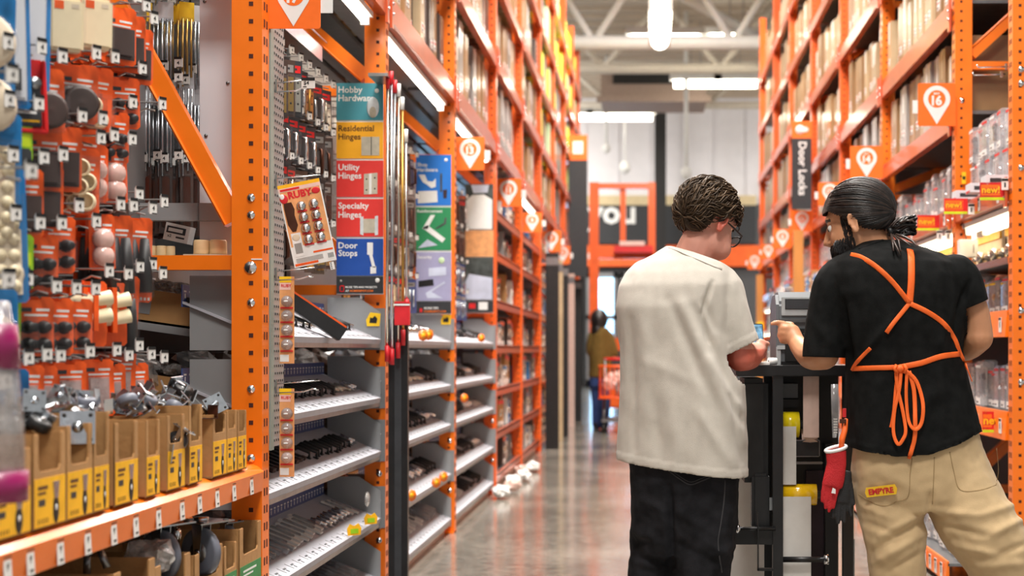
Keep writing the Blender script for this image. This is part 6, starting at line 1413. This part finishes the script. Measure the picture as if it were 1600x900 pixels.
rings = [(1378, 376, 34, .06, .05, 0), (1384, 386, 56, .085, .04, 0), (1394, 396, 80, .11, .02, 0), (1400, 410, 100, .13, 0, 0), (1403, 430, 108, .145, 0, 0), (1404, 460, 109, .15, 0, 0), (1408, 500, 103, .15, 0, 0), (1413, 550, 93, .145, 0, 0), (1418, 600, 98, .15, 0, 0), (1426, 650, 104, .155, 0, 0), (1431, 700, 107, .158, 0, 0), (1431, 750, 107, .158, 0, 0)]
loft(t, [(Q2(x, y, dd), hw*s2*.985, d, 10, 0) for x, y, hw, d, dd, _ in rings], 'tee_black')
limb(t, [Q2(1318, 428, .0), Q2(1304, 448, .0), Q2(1293, 500, .0), Q2(1284, 580, .0)], [.07, .078, .072, .068])
limb(t, [Q2(1492, 425, .0), Q2(1506, 445, .0), Q2(1520, 480, -.005), Q2(1528, 505, 0)], [.066, .066, .058, .056])
me = fuse(t, .0066, 7)
wrinkle(me, [(1318, 470, 1330, 560, -.012, 4), (1330, 480, 1345, 580, .008, 7), (1395, 500, 1350, 560, .008, 8), (1385, 520, 1335, 585, -.006, 6), (1370, 590, 1345, 690, .005, 9), (1500, 480, 1490, 545, -.008, 6), (1480, 500, 1470, 545, .006, 7), (1470, 600, 1400, 700, .005, 10), (1500, 590, 1525, 660, -.005, 8),
             (1440, 420, 1450, 520, .003, 12), (1270, 500, 1300, 540, .004, 8), (1400, 590, 1380, 700, -.004, 9), (1515, 440, 1500, 480, -.01, 4)], 1.5, .0055, 6, seed=21)
cut(me, Q2(1284, 558, 0), (-.03, 0, -1), lambda c: px(c)[0] < 1321 and px(c)[1] > 520)
ss = Q2(1526, 474, 0); hd = (Q2(1539, 469, 0)-Q2(1513, 480, 0)).normalized(); sn2 = hd.cross(Vector((0, 1, 0)))
if sn2.z > 0: sn2 = -sn2
cut(me, ss, sn2, lambda c: px(c)[0] > 1511 and 455 < px(c)[1] < 540 and (c-ss).length < .13)
# curved hem: cut with three planes
hem = [(1300, 688), (1350, 705), (1400, 713), (1450, 711), (1500, 693), (1550, 664)]
bm = bmesh.new(); bm.from_mesh(me)
def hem_y(x):
    for (xa, ya), (xb, yb) in zip(hem, hem[1:]):
        if x <= xb: t_ = max(0, (x-xa)/(xb-xa)); return ya+(yb-ya)*t_
    return hem[-1][1]
bmesh.ops.delete(bm, geom=[f for f in bm.faces if px(f.calc_center_median())[1] > hem_y(px(f.calc_center_median())[0])+4], context='FACES')
for v in bm.verts:
    x, y = px(v.co); hy = hem_y(x)
    if y > hy-2.5: v.co.z += (y-hy)*s2*.9
bm.to_mesh(me); bm.free(); me.update()
for v in me.vertices:
    x, y = px(v.co)
    if hem_y(x)-11 < y: v.co += v.normal*.002
tee2 = finish(me, 'shirt', ['tee_black'], man2, solid=.003); b2 = bvh(tee2)
# apron strings: neck straps, waist tie and its bow
ap = empty('apron_strings'); ap.parent = man2
RB = lambda pts, w_=.0085, off=.004: ribbon(b2, pts, 4.8, w_, 'strap', 'strap', ap, off)
RB([(1329, 398), (1345, 402), (1368, 416), (1395, 441), (1421, 474)]); RB([(1422, 390), (1424, 404), (1424, 440), (1421, 474)], .0125)
RB([(1421, 474), (1408, 490), (1395, 506), (1385, 520)], .0075); RB([(1421, 474), (1450, 488), (1475, 506), (1492, 530), (1500, 552), (1512, 578), (1519, 596)], .0085)
RB([(1360, 544), (1348, 556), (1338, 567), (1331, 579)], .0065); RB([(1332, 576), (1365, 575), (1402, 574)], .0085); RB([(1405, 574), (1440, 567), (1470, 557), (1500, 553)], .0095)
RB([(1403, 580), (1400, 605), (1397, 640), (1394, 660), (1392, 668)], .006, .012); RB([(1408, 580), (1405, 610), (1398, 640), (1396, 675), (1403, 694), (1411, 686), (1415, 672), (1410, 640), (1402, 605), (1400, 582)], .006, .016)
RB([(1416, 580), (1432, 596), (1442, 630), (1440, 660), (1430, 671), (1420, 658), (1416, 620), (1417, 582)], .0065, .016); RB([(1420, 580), (1428, 610), (1430, 660), (1429, 685), (1424, 705), (1420, 717)], .0075, .01)
m = MB(); kc = onto(b2, 1406, 576, 4.8, .014); m.ball(kc, (.019, .012, .013), 'strap'); m.tube([kc+Vector((.012, -.006, .014)), kc+Vector((.02, -.012, 0)), kc+Vector((.012, -.006, -.014))], .006, 'strap', 8); m.tube([kc+Vector((-.012, -.006, .012)), kc+Vector((-.02, -.01, 0)), kc+Vector((-.01, -.006, -.014))], .006, 'strap', 8); m.obj('knot', ap)
m = MB(); m.tube([onto(b2, x, y, 4.9, .002) for x, y in ((1342, 389), (1356, 383), (1370, 378), (1380, 375))], .005, 'tee_black', 8, flat=.5, up=(0, -.6, .8)); m.obj('collar', tee2)
# khaki trousers
j = MB()
hip = [(1430, 660, 96, .13, 0), (1434, 700, 102, .14, 0), (1440, 740, 110, .145, 0), (1448, 775, 112, .14, 0), (1452, 795, 96, .12, 0)]
loft(j, [(Q2(x, y, dd), hw*s2, d, 6, 0) for x, y, hw, d, dd in hip], 'khaki')
limb(j, [Q2(1387, 755, 0), Q2(1395, 820, -.02), Q2(1402, 880, -.03), Q2(1404, 970, -.01), Q2(1405, 1065, .02)], [.125, .11, .096, .09, .08], n=20)
limb(j, [Q2(1494, 755, 0), Q2(1522, 810, -.03), Q2(1560, 870, -.05), Q2(1605, 970, -.01), Q2(1640, 1065, .02)], [.13, .135, .12, .1, .085], n=20)
me = fuse(j, .0075, 6)
wrinkle(me, [(1447, 797, 1375, 838, .009, 6), (1446, 812, 1362, 862, -.008, 5), (1444, 832, 1368, 880, .009, 7), (1442, 862, 1385, 896, -.007, 5), (1345, 790, 1400, 812, .005, 6), (1352, 815, 1400, 835, -.005, 5), (1462, 798, 1530, 806, .008, 6), (1530, 806, 1595, 785, .007, 6), (1472, 822, 1545, 838, -.008, 5),
             (1545, 838, 1600, 810, .01, 7), (1490, 850, 1560, 868, .008, 6), (1560, 868, 1600, 850, -.007, 5), (1455, 770, 1452, 800, -.012, 5), (1560, 700, 1575, 760, .005, 6), (1440, 770, 1380, 740, .004, 8), (1520, 885, 1600, 880, .008, 7), (1350, 740, 1420, 725, .003, 8), (1500, 740, 1555, 720, .003, 8)], 1.2, .005, 7, seed=31, stretch=(1, 1, 1.0))
khaki = finish(me, 'trousers', ['khaki'], man2); bk = bvh(khaki)
KS = lambda pts: ribbon(bk, pts, 4.85, .0016, 'khaki_seam', 'seam', khaki, .0008)
KS([(1342, 772), (1362, 785), (1383, 790), (1403, 783), (1419, 775), (1422, 740), (1425, 716)]); KS([(1460, 714), (1459, 745), (1457, 788)]); KS([(1484, 706), (1490, 735), (1500, 765), (1530, 766), (1556, 758)]); KS([(1556, 758), (1560, 735), (1557, 700)])
m = MB(); pl, pr_ = onto(bk, 1353, 769, 4.85, .006), onto(bk, 1401, 764, 4.85, .006); ux = (pr_-pl).normalized(); uy = (onto(bk, 1377, 757, 4.85, .006)-onto(bk, 1377, 776, 4.85, .006)).normalized(); uz = ux.cross(uy).normalized(); uy = uz.cross(ux); pc = onto(bk, 1377, 767, 4.85, .006)
X = Matrix(((ux.x, uy.x, uz.x, pc.x), (ux.y, uy.y, uz.y, pc.y), (ux.z, uy.z, uz.z, pc.z), (0, 0, 0, 1)))
m.poly([(-.054, -.017), (.05, -.016), (.056, .002), (.05, .018), (-.05, .016), (-.057, 0)], .003, 'gold_film', X @ T(0, 0, -.001))
m.text('EMPYRE', .026, 'ruby_red', X @ T(0, -.0085, .0032), .035, 'c', .95); m.obj('pocket_patch', khaki)
for (x, y_) in ((1405, 0), (1640, 0)):
    q = Q2(x, 1065, .02); shoe(man2, (q.x, q.y-.03, 0), 12 if x < 1500 else -20, 'black')
# gloves clipped to the apron string
e = empty('work_glove', Q2(1303, 700, -.06), 'red and black knit work gloves with white cuff hanging at the khaki hip', 'gloves')
G = lambda x, y, d=-.06: Q2(x, y, d)
m = MB(); m.tube([G(1306, 704), G(1307, 725), G(1303, 748), G(1300, 760)], [.036, .034, .037, .036], 'glove_red', 16, flat=.45, up=(0, -1, 0))
for (a_, b_, r_) in [((1291, 750), (1284, 785), .0085), ((1297, 758), (1289, 796), .009), ((1303, 760), (1295, 801), .009), ((1309, 756), (1302, 795), .009)]: m.tube([G(*a_), G((a_[0]+b_[0])/2-1, (a_[1]+b_[1])/2), G(*b_)], [r_*1.2, r_, r_*.6], 'glove_red', 10)
me = fuse(m, .004, 3); me.transform(Matrix.Translation(-e.location)); finish(me, 'red_glove', ['glove_red'], e)
m = MB(); m.tube([G(1321, 735, -.04), G(1318, 760, -.04), G(1316, 785, -.04)], [.022, .03, .032], 'glove_black', 14, flat=.5, up=(0, -1, 0))
for (a_, b_, r_) in [((1303, 778), (1301, 810), .009), ((1311, 785), (1309, 819), .0095), ((1319, 785), (1319, 817), .0095), ((1326, 780), (1330, 808), .009), ((1328, 755), (1334, 790), .009)]: m.tube([G(*a_, -.04), G(*b_, -.045)], [r_*1.15, r_*.75], 'glove_black', 10)
me = fuse(m, .004, 3); me.transform(Matrix.Translation(-e.location)); finish(me, 'black_glove', ['glove_black'], e)
m = MB(); cpts = [G(1306, 701)+Vector((.035*math.cos(a), .014*math.sin(a), .008*math.cos(a)+.006*math.sin(a))) for a in [k*2*math.pi/20 for k in range(21)]]; m.tube(cpts, .006, 'white', 8); m.obj('cuff', e, world=True)
m = MB(); m.poly([(x*.0, 0) for x in ()] or [(-.012, -.016), (.012, -.02), (.012, .006), (-.004, .014)], .001, 'white', T(*(G(1301, 765)+Vector((0, -.02, 0)))) @ Matrix.Scale(.6, 4) @ FC)
m.obj('mark', e, world=True)
m = MB(); m.tube([G(1322, 655, -.03), G(1320, 672, -.05), G(1316, 685, -.06), G(1314, 700, -.06)], [.007, .01, .011, .008], 'strap', 8); m.obj('cord', e, world=True)
m = MB(); m.cbox(G(1317, 658, -.05), (.022, .012, .014), 'bronze'); m.cbox(G(1319, 645, -.04), (.012, .012, .03), 'card_red'); m.obj('clip', e, world=True)
# ---------------------------------------------------------------- far shopper with a cart
Y3 = 21.6
def Q3(x, y, d=0): return P(x, y, Y3+d)
k3 = Y3/2260
b = MB(); b.ball(Q3(938, 500, 0), (.1, .12, .13), 'skin_tan'); limb(b, [Q3(938, 512), Q3(938, 525)], [.06, .07])
loft(b, [(Q3(938, y), a*k3, .12, 30, 0) for y, a in ((520, 12), (535, 17), (565, 16), (590, 16))], 'skin_tan'); limb(b, [Q3(950, 535), Q3(957, 555), Q3(962, 556)], [.06, .05, .04])
for x in (933, 942): limb(b, [Q3(x, 590), Q3(x, 660)], [.08, .05])
far = finish(fuse(b, .02, 3), 'person', ['skin_tan'], label='person in olive jacket and blue jeans with dark hair, far down the aisle', cat='person')
b = MB(); loft(b, [(Q3(938, y), a*k3, .17, 30, 0) for y, a in ((512, 9), (522, 15), (545, 18), (575, 17), (590, 18))], 'olive'); limb(b, [Q3(950, 526), Q3(957, 545), Q3(961, 553)], [.09, .08, .06])
limb(b, [Q3(927, 526), Q3(924, 548), Q3(930, 560)], [.09, .08, .06]); finish(fuse(b, .02, 3), 'jacket', ['olive'], far)
b = MB(); loft(b, [(Q3(938, 580), .16, .14, 30, 0), (Q3(938, 605), .17, .14, 30, 0)], 'jeans_blue')
for x in (932, 944): limb(b, [Q3(x, 598), Q3(x+1, 630), Q3(x, 664)], [.1, .085, .07])
finish(fuse(b, .02, 3), 'jeans', ['jeans_blue'], far)
b = MB(); b.ball(Q3(936, 499, -.02), (.14, .15, .16), 'hair_black'); b.ball(Q3(934, 516, -.02), (.11, .13, .17), 'hair_black'); finish(fuse(b, .02, 2), 'hair', ['hair_black'], far)
for x in (931, 944): q = Q3(x, 666); shoe(far, (q.x, q.y, 0), 0)
e = empty('shopping_cart', (P(968, 0, 20.9).x, 20.9, 0), 'orange shopping cart pushed by the far shopper in olive', 'shopping cart')
m = MB()
for z in (.5, .95):
    for (a_, c_) in (((-.28, -.4), (.28, -.4)), ((.28, -.4), (.28, .4)), ((.28, .4), (-.28, .4)), ((-.28, .4), (-.28, -.4))): m.cyl((*a_, z), (*c_, z), .015, 'card_orange', 6)
for k in range(9):
    for (x, y) in ((-.28+.07*k, -.4), (-.28+.07*k, .4), (-.28, -.4+.1*k), (.28, -.4+.1*k)): m.cyl((x, y, .5), (x, y, .95), .007, 'card_orange', 5)
m.box((-.28, -.4, .49), (.28, .4, .5), 'card_orange'); m.obj('basket', e)
m = MB(); m.box((-.25, -.38, .16), (.25, .38, .2), 'grey_steel')
for x in (-.22, .22):
    m.cyl((x, -.3, .2), (x, -.1, .5), .016, 'grey_steel', 6); m.cyl((x, .35, .2), (x, .35, 1.05), .016, 'grey_steel', 6)
m.cyl((-.24, .38, 1.05), (.24, .38, 1.05), .02, 'card_red', 8); m.obj('chassis', e)
for x in (-.22, .22):
    for y in (-.33, .33): m = MB(); m.cyl((x-.02, y, .07), (x+.02, y, .07), .07, 'black', 12); m.cyl((x, y, .07), (x, y, .17), .012, 'grey_steel', 6); m.obj('wheel', e)
for i, (x, y, z, mt) in enumerate([(-.12, -.15, .72, 'pink'), (.12, -.12, .7, 'white'), (0, .1, .74, 'strip_pink'), (.05, -.25, .62, 'carton_grey')]):
    crumple('goods_bag', (P(968, 0, 20.9).x+x, 20.9+y, z), (.11, .11, .13), mt, '%s bag piled in the far orange cart' % ['pink', 'white', 'pinkish grey', 'grey'][i], seed=90+i)
# ================================================================ WORKSTATION BETWEEN THE MEN
YW = 5.42
ws = empty('workstation', (.57, YW, 0), 'black steel packing workstation standing between the two front people', 'workstation')
def wx(px_, Y=YW): return (px_-1015)*Y/2260
def wz(py_, Y=YW): return 1.2-(py_-545)*Y/2260
m = MB(); m.box((wx(1150), YW, wz(588)), (wx(1345), YW+.5, wz(571)), 'black_sat'); m.obj('table_top', ws, bevel=.004, world=True)
for x0, x1 in ((1208, 1224), (1318, 1334)):
    for yy in (YW+.01, YW+.44):
        m = MB(); m.box((wx(x0), yy, 0), (wx(x1), yy+.04, wz(588)), 'black_sat'); m.obj('leg', ws, world=True)
m = MB(); m.box((wx(1157), YW+.06, wz(757)), (wx(1203), YW+.4, wz(592)), 'black'); m.obj('cabinet', ws, bevel=.02, world=True)
m = MB(); m.box((wx(1176), YW+.04, wz(830)), (wx(1204), YW+.12, wz(742)), 'black_sat'); m.obj('motor_box', ws, bevel=.012, world=True)
m = MB(); m.box((wx(1203.5), YW+.036, wz(799)), (wx(1208), YW+.04, wz(779)), 'grey_steel'); m.obj('rating_label', ws, world=True)
m = MB(); m.box((wx(1142), YW+.42, 0), (wx(1208), YW+.44, wz(757)), 'paper'); m.obj('rear_panel', ws, world=True)
m = MB(); m.box((wx(1142), YW+.02, wz(852)), (wx(1210), YW+.06, wz(826)), 'black'); m.cyl((wx(1146), YW, wz(826)), (wx(1212), YW, wz(826)), .008, 'black_sat', 8); m.obj('cross_rail', ws, world=True)
m = MB(); m.cyl((wx(1150), YW-.002, wz(826)), (wx(1156), YW-.002, wz(826)), .016, 'chrome', 12); m.obj('collar', ws, world=True)
m = MB(); m.box((wx(1183), YW-.02, wz(890)), (wx(1185), YW, wz(800)), 'black'); m.box((wx(1183), YW-.02, wz(891)), (wx(1208), YW, wz(887)), 'black'); m.obj('guard', ws, world=True)
m = MB(); m.box((wx(1225), YW+.3, 0), (wx(1320), YW+.32, wz(590)), 'black'); m.box((wx(1272), YW+.27, 0), (wx(1300), YW+.3, wz(745)), 'plum'); m.box((wx(1300), YW+.2, 0), (wx(1318), YW+.3, wz(700)), 'black_sat'); m.obj('back_panel', ws, world=True)
m = MB(); m.box((wx(1247), YW+.2, wz(732)), (wx(1296), YW+.215, wz(728)), 'grey_steel'); m.box((wx(1247), YW+.1, wz(717)), (wx(1286), YW+.3, wz(690)), 'black_sat'); m.obj('shelf', ws, bevel=.003, world=True)
m = MB(); m.box((wx(1222), YW+.22, wz(625)), (wx(1256), YW+.29, wz(602)), 'printer_grey'); m.box((wx(1230), YW+.2, wz(640)), (wx(1258), YW+.3, wz(627)), 'black'); m.obj('control_box', ws, world=True)
m = MB(); m.box((wx(1336), YW+.3, 0), (wx(1352), YW+.32, wz(760)), 'beige'); m.box((wx(1336), YW+.28, 0), (wx(1352), YW+.3, wz(858)), 'grey_panel'); m.obj('side_panel', ws, world=True)
def roll(x0, x1, yc, r, mat, lab, y1, x2, film, Y=YW+.09):
    e = empty('film_roll', (wx(x0), Y, wz(yc)), lab, 'roll')
    L_ = wx(x1)-wx(x0); m = MB(); m.cyl((0, 0, 0), (L_, 0, 0), r, mat, 28); m.obj('roll', e)
    m = MB(); m.cyl((-.004, 0, 0), (L_+.02, 0, 0), r*.35, 'black', 14); m.obj('core', e)
    m = MB(); zb = wz(y1)-wz(yc); m.box((.002, -r*.99, zb), (wx(x2)-wx(x0), -r*.96, 0), film); m.obj('film_tail', e)
roll(1225, 1253, 666, .05, 'yellow_film', 'small lemon yellow film roll high on the black workstation', 760, 1247, 'paper', YW+.12)
roll(1225, 1280, 777, .041, 'gold_film', 'wide golden yellow film roll low on the black workstation', 925, 1270, 'paper', YW+.1)
m = MB(); W_ = wx(1283)-wx(1258); m.tube([(W_/2, .0, wz(588)-wz(590)), (W_/2, 0, wz(640)-wz(590)), (W_/2, 0, wz(685)-wz(590)), (W_/2, .03, wz(693)-wz(590)), (W_/2, .08, wz(670)-wz(590))], W_/2, 'strip_pink', 4, flat=.15, up=(0, -1, 0)); m.obj('paper_band', label='pale beige paper band hanging under the elbow of the black shirted person', cat='paper').location = (wx(1258), YW+.07, wz(590))
m = MB(); m.cyl((0, 0, 0), (wx(1292)-wx(1224), 0, 0), .011, 'black_sat', 10); o = m.obj('spindle', label='black spindle rod with chrome collar at the foot of the workstation', cat='rod'); o.location = (wx(1224), YW+.03, wz(876))
m = MB(); m.cyl((wx(1289)-wx(1224), 0, 0), (wx(1296)-wx(1224), 0, 0), .02, 'chrome', 14); m.cbox((wx(1292)-wx(1224), -.02, 0), (.008, .004, .008), 'dark_hole'); m.obj('collar', o)
m = MB(); m.tube([(0, 0, 0), (.004, 0, -.09), (.0, .004, -.2)], [.014, .017, .008], 'clear_pack', 10, flat=.4, up=(0, -1, 0))
for k in range(6): m.cbox((.002, -.009, -.13-.01*k), (.014, .001, .005), 'white')
m.obj('clear_sleeve', label='narrow clear plastic sleeve hanging beside the red glove', cat='bag').location = (wx(1303), YW-.02, wz(600))
# label printer on the table
e = empty('label_printer', (wx(1246, YW+.2), YW+.2, wz(571)+.0005), 'grey label printer on the workstation behind the pointing hand', 'printer')
X4 = Matrix(((0, 0, 1, 0), (1, 0, 0, 0), (0, 1, 0, 0), (0, 0, 0, 1)))
W2 = .165; m = MB(); m.poly([(0, 0), (.3, 0), (.3, .25), (.2, .285), (.05, .285), (.0, .24), (-.004, .17), (.0, .12)], W2, 'printer_grey', T(-W2/2, 0, 0) @ X4); m.obj('housing', e, bevel=.012)
m = MB(); m.box((-W2*.38, -.012, .19), (W2*.5, -.0, .262), 'printer_light'); m.box((-W2*.3, -.016, .215), (W2*.5, -.012, .255), 'charcoal'); m.obj('front_panel', e, bevel=.004)
m = MB(); m.box((-W2*.46, -.014, .165), (W2*.5, -.002, .178), 'grey_steel'); m.obj('tear_bar', e)
m = MB(); m.box((-W2*.3, -.02, .01), (W2*.5, .0, .14), 'black'); 
for k in range(8): m.cbox((-W2*.2+.014*k, -.0205, .12), (.006, .001, .003), 'grey_steel')
m.obj('door', e, bevel=.004)
m = MB(); m.box((-W2*.5, -.01, .0), (-W2*.4, .01, .07), 'printer_light'); m.box((-W2*.48, -.014, .06), (-W2*.3, .0, .075), 'printer_light'); m.obj('latch', e)
m = MB(); m.cyl((0, 0, 0), (.03, .01, 0), .014, 'white', 16); m.cyl((-.001, 0, 0), (.031, .01, 0), .006, 'grey_steel', 10); m.obj('tape_reel', label='small white tape reel lying on the workstation left of the printer', cat='reel').location = (wx(1203), YW+.06, wz(571)+.0145)
m = MB(); m.box((0, 0, 0), (wx(1206)-wx(1186), .08, .012), 'paper'); m.obj('paper_stack', label='thin white paper stack on the workstation beside the bare elbow', cat='paper', bevel=.002).location = (wx(1184), YW+.03, wz(571)+.0005)
for p_ in PROTOS: p_.drop()
